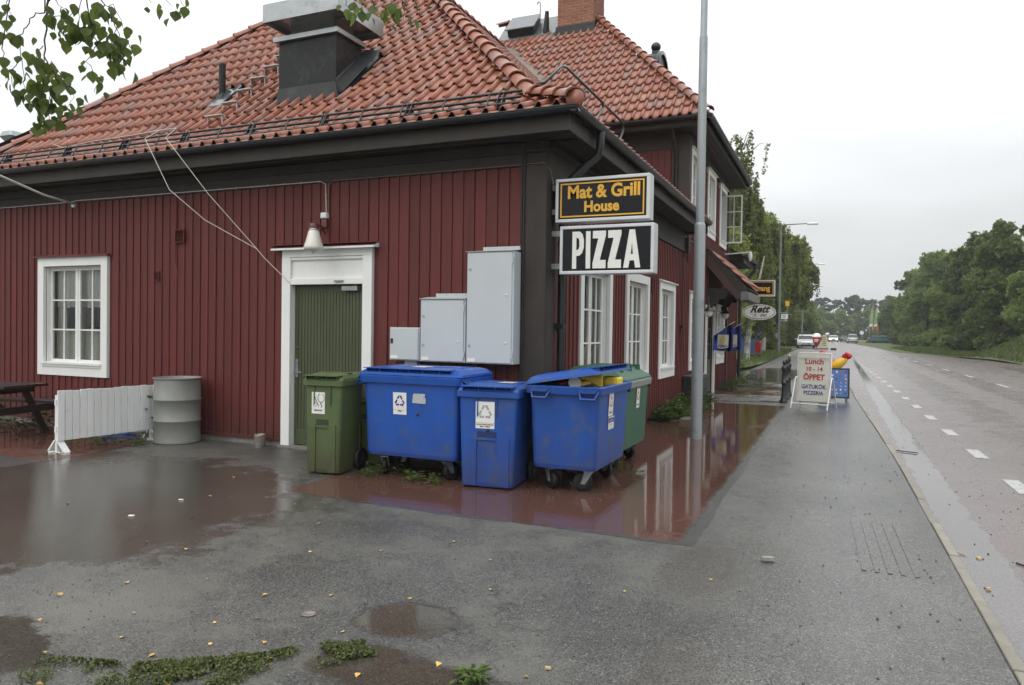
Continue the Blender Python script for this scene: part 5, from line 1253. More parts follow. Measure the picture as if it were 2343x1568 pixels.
for x, y in LP:
    o = link('fallen_leaf', FLM); o.location = (x+random.uniform(-.03,.03), y+random.uniform(-.03,.03), .008); o.rotation_euler = (random.uniform(-.25,.25), random.uniform(-.3,.3), random.uniform(0,6.28)); s = random.uniform(.45, .85); o.scale = (s, s, s)
    tag(o, 'fallen yellow leaf lying on the wet asphalt', 'leaf', 'fallen leaves on the wet asphalt')
def bit(name, label, cat, loc, dims, mt, rz=0):
    m = MB(); m.rfrustum([(0,0,dims[0],dims[1],0), (0,0,dims[0]*.9,dims[1]*.9,dims[2])], min(dims[:2])*.3, 2); o = m.build(name, mt); o.location = loc; o.rotation_euler = (0,0,rz); tag(o, label, cat); return o
WOODL = mat('pale_wood', (.48, .33, .17), .6, .2, (20,20,20)); PAPER = plain('white_litter', (.7,.7,.68), .5)
bit('wood_chip', 'pale wood chip in the gutter by the kerb', 'wood', (.99, 6.42, -.05), (.025,.045,.012), WOODL, .4)
bit('stick', 'thin brown stick floating in the gutter', 'stick', (.87, 6.5, -.045), (.008,.11,.008), WOODL, .9)
bit('stick', 'dark twig on the road beyond the gutter', 'stick', (1.25, 6.35, -.046), (.01,.12,.01), TWIG, .6)
bit('stick', 'dark stick across the kerb further up', 'stick', (.92, 11.8, -.043), (.012,.30,.012), TWIG, 1.2)
bit('wood_chip', 'small wooden scrap beside the kerb joint', 'wood', (.93, 5.65, -.045), (.03,.02,.012), WOODL, .2)
bit('crumpled_wrapper', 'crumpled dirty wrapper on the footway', 'litter', (-.42, 5.48, .005), (.09,.05,.025), mat('dirty_paper', (.22,.21,.18), .5, .4, (40,40,40), .5, 60), .3)
bit('food_scrap', 'orange food scrap on dark wet asphalt', 'litter', (-.72, 4.88, .004), (.022,.012,.008), WOODL, .2)
bit('food_scrap', 'yellowish scrap near the lower edge', 'litter', (-1.22, 3.25, .004), (.03,.016,.01), WOODL, .1)
bit('paper_scrap', 'white paper scrap in the large puddle, nearer one', 'litter', (-5.35, 4.35, .006), (.05,.03,.006), PAPER, .5)
bit('paper_scrap', 'white paper scrap in the large puddle, right one', 'litter', (-5.45, 4.95, .006), (.05,.02,.006), PAPER, .1)
m = MB(); m.lathe([(.078, 0), (.078, .006), (.066, .009), (.066, .004), (.001, .005)], (0,0,0), 20); o = m.build('round_lid', mat('faded_lid', (.20,.17,.155), .4, .3, (30,30,30))); o.location = (-2.66, 3.30, .004); o.scale = (.5,.5,.5); tag(o, 'round faded drink lid on the asphalt', 'lid')
# loose stones on footway
rng = np.random.default_rng(3); m = MB()
for k in range(420):
    x = rng.uniform(-.6, 2.4); y = 3.2+rng.random()**1.5*12; s = rng.uniform(.003, .010); zz = -.05 if x > .9+sh_(y) else 0.0
    if .68 < x < .9: continue
    m.lathe([(s*.6, 0), (s, s*.4), (s*.4, s)], (x, y, zz), 5, smooth=False)
for k in range(260):
    x = rng.uniform(-4.8, -2.0); y = rng.uniform(6.5, 8.6); s = rng.uniform(.003, .009); m.lathe([(s*.6, 0), (s, s*.4), (s*.4, s)], (x, y, .004), 5, smooth=False)
for k in range(1100):
    x = rng.uniform(-4.4, -.9); y = rng.uniform(2.1, 5.4); s = rng.uniform(.0025, .007); m.lathe([(s*.6, 0), (s, s*.4), (s*.4, s)], (x, y, 0), 5, smooth=False)
stuff(m.build('grit', mat('dark_grit', (.07,.068,.062), .5, .5, (30,30,30))))

TW={'T1':[(-2.855,1.936,2.865),(-2.865,1.931,2.811),(-2.867,1.929,2.751),(-2.870,1.926,2.684),(-2.868,1.927,2.645),(-2.848,1.935,2.604),(-2.822,1.945,2.570),(-2.834,1.939,2.522),(-2.851,1.930,2.453),(-2.843,1.932,2.357)],
'T1b':[(-2.868,1.927,2.645),(-2.863,1.927,2.573),(-2.871,1.923,2.521),(-2.873,1.920,2.435),(-2.869,1.921,2.384)],
'T1c':[(-2.842,1.938,2.625),(-2.797,1.956,2.564),(-2.771,1.967,2.523),(-2.757,1.972,2.482),(-2.782,1.961,2.437)],
'T1d':[(-2.870,1.926,2.684),(-2.893,1.916,2.651),(-2.894,1.915,2.610),(-2.888,1.916,2.538),(-2.911,1.904,2.452)],
'T2':[(-2.868,1.930,2.813),(-2.896,1.917,2.811),(-2.918,1.907,2.790),(-2.939,1.897,2.745),(-2.951,1.891,2.726),(-2.952,1.890,2.685),(-2.946,1.892,2.623),(-2.940,1.893,2.554),(-2.933,1.896,2.510),(-2.949,1.887,2.451)],
'T2b':[(-2.951,1.891,2.726),(-2.989,1.875,2.724),(-3.027,1.859,2.756)],
'T2c':[(-2.961,1.885,2.616),(-2.983,1.875,2.578),(-2.975,1.877,2.519),(-2.965,1.881,2.492)],
'T3':[(-2.737,1.988,2.867),(-2.742,1.985,2.815),(-2.747,1.982,2.753),(-2.728,1.990,2.723),(-2.718,1.994,2.695)],
'T3b':[(-2.749,1.982,2.832),(-2.777,1.970,2.804),(-2.795,1.961,2.763),(-2.807,1.955,2.735)],
'T3c':[(-2.858,1.934,2.806),(-2.792,1.963,2.792),(-2.757,1.978,2.763),(-2.759,1.976,2.712)],
'T4':[(-2.714,1.998,2.833),(-2.700,2.002,2.730),(-2.674,2.013,2.703),(-2.692,2.004,2.661),(-2.710,1.996,2.627),(-2.690,2.003,2.576),(-2.674,2.010,2.542),(-2.683,2.005,2.504)],
'T4b':[(-2.714,1.997,2.805),(-2.685,2.009,2.758),(-2.678,2.012,2.720),(-2.664,2.017,2.676)],
'T5':[(-2.668,2.019,2.868),(-2.645,2.028,2.817),(-2.619,2.039,2.783),(-2.605,2.044,2.731),(-2.592,2.049,2.697),(-2.594,2.047,2.636),(-2.584,2.051,2.601)],
'T5b':[(-2.652,2.025,2.847),(-2.624,2.038,2.848),(-2.594,2.050,2.783),(-2.573,2.057,2.705),(-2.579,2.054,2.670)],
'T5c':[(-2.606,2.044,2.766),(-2.630,2.032,2.704),(-2.626,2.033,2.649),(-2.609,2.040,2.622)],
'T6':[(-2.841,1.943,2.872),(-2.822,1.951,2.845),(-2.796,1.962,2.831),(-2.771,1.973,2.818)],
'T7':[(-3.011,1.868,2.869),(-3.001,1.872,2.842),(-2.991,1.876,2.811),(-2.987,1.877,2.780)],
'T8':[(-2.495,2.095,2.877),(-2.489,2.097,2.857)],
'T9':[(-3.019,1.861,2.670),(-3.012,1.863,2.622),(-3.005,1.865,2.608)],
'U1':[(-2.527,2.191,2.929),(-2.505,2.200,2.897),(-2.492,2.206,2.888)],
'U2':[(-2.472,2.215,2.930),(-2.450,2.224,2.889),(-2.458,2.220,2.852)],
'V1':[(-1.912,2.572,2.989),(-1.911,2.572,2.947),(-1.897,2.577,2.928)],
'V2':[(-1.860,2.595,2.990),(-1.850,2.599,2.943),(-1.849,2.598,2.900)],
'V3':[(-1.812,2.616,2.991),(-1.807,2.618,2.953),(-1.802,2.619,2.930)],
'V4':[(-1.747,2.645,2.992),(-1.733,2.650,2.945),(-1.732,2.650,2.898)],
'V5':[(-1.695,2.668,2.993),(-1.682,2.673,2.960),(-1.691,2.667,2.884)],
'V6':[(-1.721,2.656,2.992),(-1.712,2.660,2.945)]}

# ================================================================== bins
def wheel(parent, x, y, r, w, name='wheel'):
    m = MB(); m.lathe([(r*.55,-w*.42),(r*.9,-w*.5),(r,-w*.3),(r,w*.3),(r*.9,w*.5),(r*.55,w*.42)], (x, y, r), 20, 'x'); wh = m.build(name, TYRE, parent)
    m = MB(); m.lathe([(.012,-w*.5),(r*.55,-w*.30),(r*.55,w*.30),(.012,w*.5)], (x, y, r), 14, 'x')
    for k in range(6):
        a = math.pi*k/3; m.tube([(x+w*.36, y, r), (x+w*.36, y+math.cos(a)*r*.5, r+math.sin(a)*r*.5)], .008, 4)
    m.build('hub', plain('hub_plastic', (.03,.03,.03), .5), wh); return wh
def caster(parent, x, y, ang, h=.20):
    r = .095; m = MB(); c, s = math.cos(ang), math.sin(ang); T = lambda u, v, z: (x+u*c-v*s, y+u*s+v*c, z)
    m.T = T
    m.lathe([(r*.5,-.018),(r*.93,-.022),(r,-.012),(r,.012),(r*.93,.022),(r*.5,.018)], (0, .045, r), 18, 'x'); m.lathe([(.01,-.022),(r*.5,-.014),(r*.5,.014),(.01,.022)], (0,.045,r), 12, 'x')
    o = m.build('caster_wheel', TYRE, parent)
    m = MB(); m.T = T
    for s_ in (-1, 1): m.prism([(.045-.022, r-.02), (.045+.022, r-.02), (.03, h), (-.055, h)], s_*.030-.003, s_*.030+.003, 'x')
    m.box(-.036, .036, -.06, .04, h-.006, h+.004); m.tube([(-.04,.045,r),(.04,.045,r)], .008, 6); m.tube([(-.05,-.02,h),(-.05,.05,h-.09)], .005, 5); m.build('caster_fork', GREYM, o)
def arrow_tri(mbd, T, cx, cz, R, wd):
    """three bent arrows round a triangle, as flat prisms; T(u, z, w)"""
    for k in range(3):
        a0 = rad(90+120*k); a1 = rad(90+120*(k+1)); p0 = Vector((math.cos(a0), math.sin(a0)))*R; p1 = Vector((math.cos(a1), math.sin(a1)))*R
        d = (p1-p0).normalized(); n = Vector((-d.y, d.x)); L = (p1-p0).length
        q = lambda t, o: tuple((cx+(p0+d*L*t+n*o).x, cz+(p0+d*L*t+n*o).y))
        pts = [q(.12,wd/2), q(.12,-wd/2), q(.44,-wd/2), q(.44,wd/2)]
        pts2 = [q(.53,wd/2), q(.53,-wd/2), q(.76,-wd/2), q(.76,-wd), q(.92,0), q(.76,wd), q(.76,wd/2)]
        for P in (pts, pts2):
            P = P[::-1] if True else P
            mbd.add([T(a,b,0) for a,b in P], [tuple(range(len(P)))])
def sticker(parent, T, w, h, body, ink, extra=None):
    """paper label; T(u, z, w) maps label plane; origin = centre"""
    m = MB(); m.add([T(-w/2,-h/2,0), T(w/2,-h/2,0), T(w/2,h/2,0), T(-w/2,h/2,0)], [(0,1,2,3)]); st = m.build('sticker', STICK, parent)
    T2 = lambda u, v, q=0: T(u, v, .0015+q)
    if ink is not None:
        m = MB(); arrow_tri(m, T2, 0, h*.10, w*.44, w*.11); m.build('printed_arrows', ink, st)
    m = MB(); m.add([T2(-w/2,-h*.29), T2(w/2,-h*.29), T2(w/2,-h*.297), T2(-w/2,-h*.297)], [(0,1,2,3)]); m.build('printed_line', INK, st)
    for i, b in enumerate(body):
        text('lettering', b[0], b[1], b[2] if len(b) > 2 else INK, st, lambda u, v, q, i=i: T2(u, v-h*.37-i*h*.075, max(q, 0)), bold=b[1]*.03, xs=b[3] if len(b) > 3 else 1)
    return st
def wheelie_bin(name, label, W_, Dp, H, loc, rz, mt, group=None, sticker_fn=None, bag=False):
    t = thing(name, label, 'bin', (0,0,0), group); w0, d0 = W_*.80, Dp*.72; fy = -Dp/2
    # tapered body, front leans out
    m = MB(); lv = [(0, fy+.03+d0/2+.0, w0, d0, .02), (0, fy+.028+d0/2, w0+.01, d0+.01, .06)]
    top = (0, 0, W_-.05, Dp-.06, H-.10); m.rfrustum(lv+[top], .045, 3)
    body = m.build('body', mt, t)
    yf = lambda z: (fy+.03)+(0)*z  # front face plane
    y0 = fy+.025; 
    def Tf(u, v, q=0, z0=0): return (u, y0-q-.002, z0+v)
    # recessed front panel: two flanks, and a pocket with its shade in the colour
    m = MB(); k = W_*.16
    m.box(-w0/2+.03, -k, y0-.012, y0+.03, .03, .50*H); m.box(k, w0/2-.03, y0-.012, y0+.03, .03, .50*H); m.box(-w0/2+.03, w0/2-.03, y0-.0125, y0+.03, .535*H, .56*H) if False else None
    m.box(-k-.004, k+.004, y0-.016, y0+.03, .475*H, .495*H); m.build('front_moulding', mt, body)
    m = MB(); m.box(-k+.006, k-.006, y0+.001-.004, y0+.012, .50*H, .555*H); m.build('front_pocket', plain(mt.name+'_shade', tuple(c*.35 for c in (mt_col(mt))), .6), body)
    m = MB(); m.rfrustum([(0,0,W_-.02,Dp-.02,H-.12),(0,0,W_,Dp,H-.115),(0,0,W_,Dp,H-.06),(0,0,W_-.015,Dp-.015,H-.055)], .05, 3); m.build('rim', mt, t)
    m = MB()
    for s_ in (-1, 1): m.box(s_*(W_/2-.035)-.006, s_*(W_/2-.035)+.006, -.02, -.0, H*.62, H-.11)
    for u in (-.1, .1): m.box(u-.005+.0, u+.005, y0-.012, y0+.02, H*.70, H-.11)
    m.build('ribs', mt, t)
    # lid: domed plate with front lip and handle bar
    m = MB(); m.rfrustum([(0,.01,W_-.01,Dp-.0,H-.054),(0,.01,W_-.02,Dp-.03,H-.035),(0,.02,W_-.10,Dp-.16,H+.0),(0,.02,W_-.16,Dp-.26,H+.012)], .05, 3)
    m.box(-W_*.42, W_*.42, fy-.03, fy+.10, H-.012, H-.002); m.box(-W_*.40, W_*.40, -Dp*.1, Dp*.1, H+.0125, H+.017)
    for u in (-W_*.38, -W_*.13, W_*.13, W_*.38): m.box(u-.004, u+.004, fy-.0, fy+.10, H-.05, H-.0125)
    lid = m.build('lid', mt, t)
    m = MB(); m.tube([(-W_*.40,Dp/2+.05,H-.06),(W_*.40,Dp/2+.05,H-.06)], .014, 8)
    for u in (-W_*.36, 0, W_*.36): m.box(u-.02, u+.02, Dp/2-.03, Dp/2+.05, H-.085, H-.045)
    m.build('rear_handle', mt, t)
    m = MB(); m.tube([(-W_/2+.03, Dp*.30, .10), (W_/2-.03, Dp*.30, .10)], .012, 6); m.build('axle', GREYM, t)
    for s_ in (-1, 1): wheel(t, s_*(W_/2-.015), Dp*.30, .10 if W_ < .5 else .125, .05)
    if sticker_fn: sticker_fn(t, Tf)
    if bag:
        m = MB(); m.rfrustum([(.0,fy+.25,W_*.9,.5,H-.34,.08),(.0,fy+.22,W_+.03,.55,H-.28,.08),(0,fy+.24,W_+.05,.58,H-.2,.08),(0,fy+.24,W_+.02,.56,H-.11,.08)], .08, 4); m.build('bin_liner', BAGM, t)
    t.location = loc; t.rotation_euler = (0,0,rz); return t
def mt_col(mt):
    for n in mt.node_tree.nodes:
        if n.type == 'VECT_MATH': return tuple(n.inputs[0].default_value)
    return (.1,.1,.1)
def big_container(name, label, W_, Dp, H, loc, rz, mt, lid_open=0, rimmat=None, lidmat=None, stickers=None, handles=((1,), ), dome=False):
    """four-wheeled container, front towards -y in its own frame"""
    t = thing(name, label, 'waste container', (0,0,0)); zb = .23; fy = -Dp/2
    m = MB(); m.rfrustum([(0,0,W_-.17,Dp-.14,zb,.05),(0,0,W_-.15,Dp-.12,zb+.04,.05),(0,0,W_-.10,Dp-.06,H-.14,.06)], .06, 4, capt=False)
    m.rfrustum([(0,0,W_-.13,Dp-.09,H-.14,.05),(0,0,W_-.21,Dp-.19,zb+.02,.05)], .05, 4, capb=False); body = m.build('body', mt, t)
    rm = rimmat or mt
    m = MB(); m.rfrustum([(0,0,W_-.12,Dp-.06,H-.16),(0,0,W_-.02,Dp-.0,H-.155),(0,0,W_-.0,Dp+.02,H-.085),(0,0,W_-.03,Dp-.01,H-.075),(0,0,W_-.13,Dp-.11,H-.078),(0,0,W_-.15,Dp-.12,H-.16)], .06, 4, capb=False, capt=False); m.build('rim', rm, t)
    # side lugs and grab handles
    for s_ in (-1, 1):
        for yy in (fy+.09, -fy-.19):
            m = MB(); x = s_*(W_/2-.01); m.tube([(x, yy-.07, H-.12), (x+s_*.055, yy-.05, H-.19), (x+s_*.06, yy+.09, H-.19), (x, yy+.12, H-.12)], .013, 6)
            m.add([(x,yy-.08,H-.09),(x,yy+.14,H-.09),(x+s_*.05,yy+.10,H-.13),(x+s_*.05,yy-.05,H-.13)], [(0,1,2,3),(3,2,1,0)]); m.build('grab_handle', mt, t)
        m = MB()
        for yy in (fy+.2, -fy-.24): m.box(s_*(W_/2-.075)-.012, s_*(W_/2-.075)+.012, yy-.012, yy+.012, H-.42, H-.15)
        m.build('ribs', mt, t)
    # lid hinged at the back
    lm = lidmat or mt; lid = MB(); hy, hz = -fy-.02, H-.07
    c, s = math.cos(lid_open), math.sin(lid_open)
    def TL(x, y, z): v = y-hy; w = z-hz; return (x, hy+v*c-w*s, hz+v*s+w*c)
    lid.T = TL
    if dome:
        lv = [(0,0,W_+.0,Dp,H-.075),(0,0,W_-.02,Dp-.02,H-.05),(0,.05,W_-.20,Dp-.24,H+.06),(0,.08,W_-.36,Dp-.42,H+.085)]
    else:
        lv = [(0,0,W_-.0,Dp+.0,H-.07),(0,0,W_-.01,Dp-.01,H-.045),(0,.02,W_-.12,Dp-.13,H-.005),(0,.03,W_-.22,Dp-.24,H+.008)]
    lid.rfrustum(lv, .05, 4)
    if not dome:
        lid.box(-W_*.44, W_*.40, fy-.01, fy+.20, H-.004, H+.004)
        for u in (-.42, -.29, -.13, 0, .13, .29, .40): lid.box(W_*u-.005, W_*u+.005, fy+.02, fy+.17, H-.05, H-.0045)
        lid.box(-W_*.36, -W_*.08, -.05, Dp*.3, H+.0085, H+.013); lid.box(W_*.08, W_*.36, -.05, Dp*.3, H+.0085, H+.013)
    else:
        for u in (-.32, 0, .32): lid.box(W_*u-.02, W_*u+.02, -Dp*.36, Dp*.36, H+.02, H+.088)
    lo = lid.build('lid', lm, t)
    m = MB(); m.tube([(-W_*.44, hy+.035, hz+.0), (W_*.44, hy+.035, hz+.0)], .016, 8)
    for u in (-.44, -.2, .2, .44): m.box(W_*u-.03, W_*u+.03, hy-.03, hy+.045, hz-.05, hz+.02)
    m.build('hinge_bar', mt, t)
    for i, (sx, sy) in enumerate(((-1,-1),(1,-1),(-1,1),(1,1))): caster(t, sx*(W_/2-.24), sy*(Dp/2-.19), (.35, -.5, 2.4, .9)[i])
    def Tf(u, v, q=0): # slanted front face
        z = v; f = (z-zb)/(H-.14-zb); return (u, fy+.064-.034*f-q-.007, z)
    if stickers: stickers(t, Tf)
    t.location = loc; t.rotation_euler = (0,0,rz); return t

def st_green(t, Tf):
    T = lambda u, v, q=0: Tf(u+(-.05), v+.775, q)
    s = sticker(t, T, .165, .235, [('RESTAVFALL', .018)], None)
    m = MB(); T2 = lambda u, v: T(u, v, .002)
    def line(pts, w=.0025):
        for a, b in zip(pts, pts[1:]):
            d = Vector((b[0]-a[0], b[1]-a[1])); n = Vector((-d.y, d.x)).normalized()*w; m.add([T2(a[0]+n.x,a[1]+n.y), T2(a[0]-n.x,a[1]-n.y), T2(b[0]-n.x,b[1]-n.y), T2(b[0]+n.x,b[1]+n.y)], [(0,1,2,3)])
    line([(-.06,.10),(.005,-.035)], .004); line([(.035+.04*math.cos(a), .055+.048*math.sin(a)) for a in np.linspace(1.9, 7.4, 16)], .003); line([(.03,.01),(.045,-.045)], .005)
    line([(-.04+.018*math.cos(a)*(1+.3*math.sin(2*a)), -.02+.02*math.sin(a)*1.3) for a in np.linspace(0, 6.3, 14)], .0015); m.build('printed_drawing', INK, s)
wheelie_bin('wheeled_bin', 'green wheeled bin in front of the olive door, with a white residual waste sticker', .50, .55, 1.08, (-5.12, 6.76, 0), rad(5), GREENP, 'green wheeled bins', st_green)
wheelie_bin('wheeled_bin', 'second green wheeled bin tucked behind the big closed blue container, bin liner hanging out', .50, .55, 1.08, (-4.97, 7.42, 0), rad(-2), GREENP, 'green wheeled bins', lambda t, Tf: sticker(t, lambda u, v, q=0: Tf(u+.12, v+.72, q), .14, .2, [('RESTAVFALL', .015)], None), bag=True)
def st_660(t, Tf):
    T = lambda u, v, q=0: Tf(u-.115, v+.80, q); sticker(t, T, .165, .235, [('WELL', .02)], BLUEINK)
    m = MB(); T = lambda u, v: Tf(u+.12, v+.865, .001); p = [(-.08,-.05),(.08,-.055),(.085,.0),(.07,.02),(.08,.05),(-.06,.05),(-.075,.02)]
    m.add([T(*q) for q in p], [tuple(range(len(p)))]); m.build('torn_sticker', mat('torn_paper', (.42,.44,.46), .5, .3, (30,30,30)), t)
    m = MB(); m.lathe([(.018,0),(.016,-.008),(.001,-.009)], Tf(.10, .70, .0), 12, 'y'); m.build('lock_plug', INK, t)
    m = MB(); m.add([(-.10,-.20,1.184),(.08,-.20,1.184),(.10,.0,1.184),(-.08,.0,1.184)], [(0,1,2,3)]); m.build('lid_sticker', STICK, t)
big_container('waste_container', 'large closed blue four-wheeled container under the grey electrical cabinets', 1.26, .80, 1.17, (-4.13, 7.08, 0), rad(0), BLUEP, stickers=st_660)
def st_blue(t, Tf):
    T = lambda u, v, q=0: Tf(u-.02, v+.74, q); sticker(t, T, .20, .27, [('METALLFÖRPACKNINGAR', .0155), ('RENA - TOMMA', .0155)], GREYINK)
    m = MB(); m.lathe([(.017,0),(.015,-.008),(.001,-.009)], Tf(.01,.59,0), 12, 'y'); m.build('lock_plug', INK, t)
    m = MB(); m.add([(.03,-.15,1.055),(.2,-.15,1.055),(.22,.02,1.055),(.06,.02,1.055)], [(0,1,2,3)]); m.build('lid_sticker', mat('stained_sticker', (.55,.52,.42), .45, .2, (20,20,20)), t)
wheelie_bin('wheeled_bin', 'dark blue two-wheeled bin standing between the two large blue containers', .67, .74, 1.035, (-3.24, 7.03, 0), rad(6), BLUEP2, None, st_blue)
def st_b3(t, Tf):
    T = lambda u, v, q=0: Tf(u-.12, v+.855, q); sticker(t, T, .16, .235, [('MJUKPLAST', .017)], plain('orange_ink', (.5,.16,.04), .5))
    T = lambda u, v, q=0: Tf(u-.08, v+.665, q)
    m = MB(); m.add([T(-.10,-.065), T(.10,-.065), T(.10,.065), T(-.10,.065)], [(0,1,2,3)]); s = m.build('sticker', STICK, t)
    T2 = lambda u, v, q=0: T(u, v, .002)
    m = MB(); m.add([T(-.09,.004,.001), T(.09,.004,.001), T(.09,.052,.001), T(-.09,.052,.001)], [(0,1,2,3)]); m.build('printed_band', BLUEINK, s)
    text('lettering', 'Landsbro', .036, STICK, s, lambda u, v, q: T(u, v+.016, .003), bold=.001); text('lettering', 'RAGNSELLS', .018, BLUEINK, s, lambda u, v, q: T2(u, v-.022)); text('lettering', 'Tel. 019-19 10 00', .013, BLUEINK, s, lambda u, v, q: T2(u, v-.048))
B3 = big_container('waste_container', 'large blue container with its lid propped half open over yellow rubbish', 1.22, .78, 1.13, (-2.46, 7.42, 0), rad(90), BLUEP2, lid_open=-rad(9.5), stickers=st_b3)
G4 = big_container('waste_container', 'dark green container with a grey rim and domed lid behind the open blue one', 1.22, .80, 1.10, (-2.56, 8.76, 0), rad(90), DGREENP, rimmat=mat('grey_rim_plastic', (.24,.25,.245), .5, .12, (6,6,6)), dome=True,
    stickers=lambda t, Tf: sticker(t, lambda u, v, q=0: Tf(u+.02, v+.80, q), .15, .235, [('HÅRDPLAST', .017)], REDINK))
# rubbish in the open container
YEL = mat('yellow_plastic', (.72,.52,.05), .35, .1, (8,8,8)); 
def rub(name, label, cat, loc, dims, mt, rz=0, rx=0, r=.02):
    m = MB(); m.rfrustum([(0,0,dims[0]*.9,dims[1]*.9,0,r),(0,0,dims[0],dims[1],dims[2]*.2,r),(0,0,dims[0],dims[1],dims[2]*.8,r),(0,0,dims[0]*.85,dims[1]*.85,dims[2],r)], r, 3)
    o = m.build(name, mt); o.location = loc; o.rotation_euler = (rx, 0, rz); tag(o, label, cat); return o
rub('yellow_box', 'yellow box in the middle of the open blue container', 'box', (-2.33, 7.35, 1.0), (.24,.20,.16), YEL, .3)
rub('yellow_tub', 'rounded yellow tub at the front corner of the open blue container', 'tub', (-2.18, 7.62, 1.02), (.20,.26,.10), YEL, .1, r=.06)
rub('yellow_tray', 'flat yellow tray under the propped lid', 'tray', (-2.42, 7.15, 1.0), (.26,.16,.09), YEL, -.3, .1)
rub('red_packet', 'red packet under the propped lid', 'packet', (-2.52, 7.10, 1.01), (.14,.12,.07), plain('red_packet_print', (.5,.02,.03), .35), .4)
m = MB(); m.lathe([(.045,0),(.06,.11),(.066,.115)], (0,0,0), 16); o = m.build('paper_cup', STICK); o.location = (-2.44, 7.08, 1.03); o.rotation_euler = (1.0,.6,.2); tag(o, 'white paper cup lying beside the red packet', 'cup')
m = MB(); m.rfrustum([(0,0,.4,.7,0,.1),(0,0,.6,.95,.12,.15),(0,0,.55,.9,.2,.15),(0,0,.3,.5,.26,.12)], .1, 4); o = m.build('rubbish_bag', mat('dark_bag', (.05,.05,.055), .3, .4, (9,9,9), 1, 14)); o.location = (-2.5, 7.42, .84); tag(o, 'dark plastic rubbish bag filling the open blue container', 'bag')

# ------------------------------------------------------------------ grey drum, tin, fence, table
m = MB(); R_, H_ = .298, .885
pr = [(R_-.008,0),(R_+.006,.01),(R_,.025),(R_,.29),(R_+.012,.30),(R_+.012,.312),(R_,.322),(R_,.575),(R_+.012,.585),(R_+.012,.597),(R_,.607),(R_-.004,.845),(R_,.865),(R_+.012,.872),(R_+.014,.882),(R_+.006,H_),(R_-.012,.878),(R_-.014,.5),(R_-.02,.02)]
n = 48; b = len(m.v); m.lathe(pr, (0,0,0), n)
for i, (x, y, z) in enumerate(m.v[:len(pr)*n]):
    a = math.atan2(y, x); rr = math.hypot(x, y); q = 0
    for a0, z0, sa, sz, dp in ((-2.6,.72,.35,.09,.022),(-1.35,.17,.45,.07,.02),(-1.1,.88,.4,.03,.018),(-.2,.8,.3,.05,.02)): q += dp*math.exp(-((a-a0)/sa)**2-((z-z0)/sz)**2)
    f = (rr-q)/rr; m.v[i] = (x*f, y*f, z)
DM_ = thing('steel_drum', 'dented grey steel drum standing against the red wall at the end of the white fence', 'drum', (-8.25, 7.42, 0)); dd = m.build('shell', BARREL); dd.parent = DM_
m = MB(); m.lathe([(.001,.02),(R_-.02,.021)], (0,0,0), 24); q = m.build('bottom', plain('drum_inside', (.05,.045,.04), .8)); q.parent = DM_
m = MB(); m.lathe([(.048,0)]+[(.048+(.004 if k % 2 else 0), .02+k*.012) for k in range(11)]+[(.05,.155),(.044,.15),(.043,.01)], (0,0,0), 20); o = m.build('tin_can', mat('weathered_tin', (.22,.20,.17), .45, .3, (12,12,12), metal=.4)); o.location = (-6.98, 7.62, 0); o.scale = (1.5,1.5,1.1); tag(o, 'ribbed tin can standing by the wall left of the olive door', 'can')
FN = thing('white_picket_barrier', 'low white picket barrier on triangular feet left of the grey drum', 'fence', (-8.66, 6.02, 0))
fd = Vector((.07, 1.45, 0)); fl = fd.length; fd.normalize(); fnm = Vector((fd.y, -fd.x, 0))
def TFn(u, n, z): p = Vector((-8.66, 6.02, 0))+fd*u+fnm*n; return (p.x, p.y, z)
pu = -.02; k = 0
while pu < 1.42:
    w = .084+random.uniform(-.002,.002); m = MB(); m.T = TFn; h = .775+random.uniform(-.006,.006); t_ = random.uniform(-.004,.004)
    m.hexa([(pu,0,.165+t_),(pu+w,0,.165-t_),(pu+w,.02,.165-t_),(pu,.02,.165+t_)], [(pu+t_,0,h),(pu+w+t_,0,h),(pu+w+t_,.02,h),(pu+t_,.02,h)])
    m.build('picket', WHITE2, FN, bevel=.003); pu += w+.010; k += 1
m = MB(); m.T = TFn; m.box(-.035, 1.42, -.03, -.002, .60, .67); m.build('rail', WHITE2, FN)
m = MB(); m.T = TFn; m.box(-.035, 1.42, -.03, -.002, .27, .34); m.build('rail', WHITE2, FN)
for u in (.0, 1.30):
    m = MB(); m.T = TFn; m.box(u, u+.05, -.075, -.032, .03, .72); m.box(u-.005, u+.06, -.20, .13, .0, .03); m.build('post', WHITE2, FN)
    for s_ in (-1, 1):
        m = MB(); m.T = TFn; m.hexa([(u-.01,.10,.031),(u+.065,.10,.031),(u+.065,.135,.031),(u-.01,.135,.031)] if s_ > 0 else [(u-.01,-.21,.031),(u+.065,-.21,.031),(u+.065,-.175,.031),(u-.01,-.175,.031)],
            [(u-.01,-.05+s_*.02-.015,.17),(u+.065,-.05+s_*.02-.015,.17),(u+.065,-.05+s_*.02+.015,.17),(u-.01,-.05+s_*.02+.015,.17)]); m.build('brace', WHITE2, FN)
PT = thing('picnic_table', 'dark wooden picnic table with attached benches at the left edge', 'picnic table', (0,0,0))
for k in range(5):
    m = MB(); m.box(-.9, .9, -.36+k*.148, -.36+k*.148+.138, .71, .745); m.build('plank', DARKWOOD, PT)
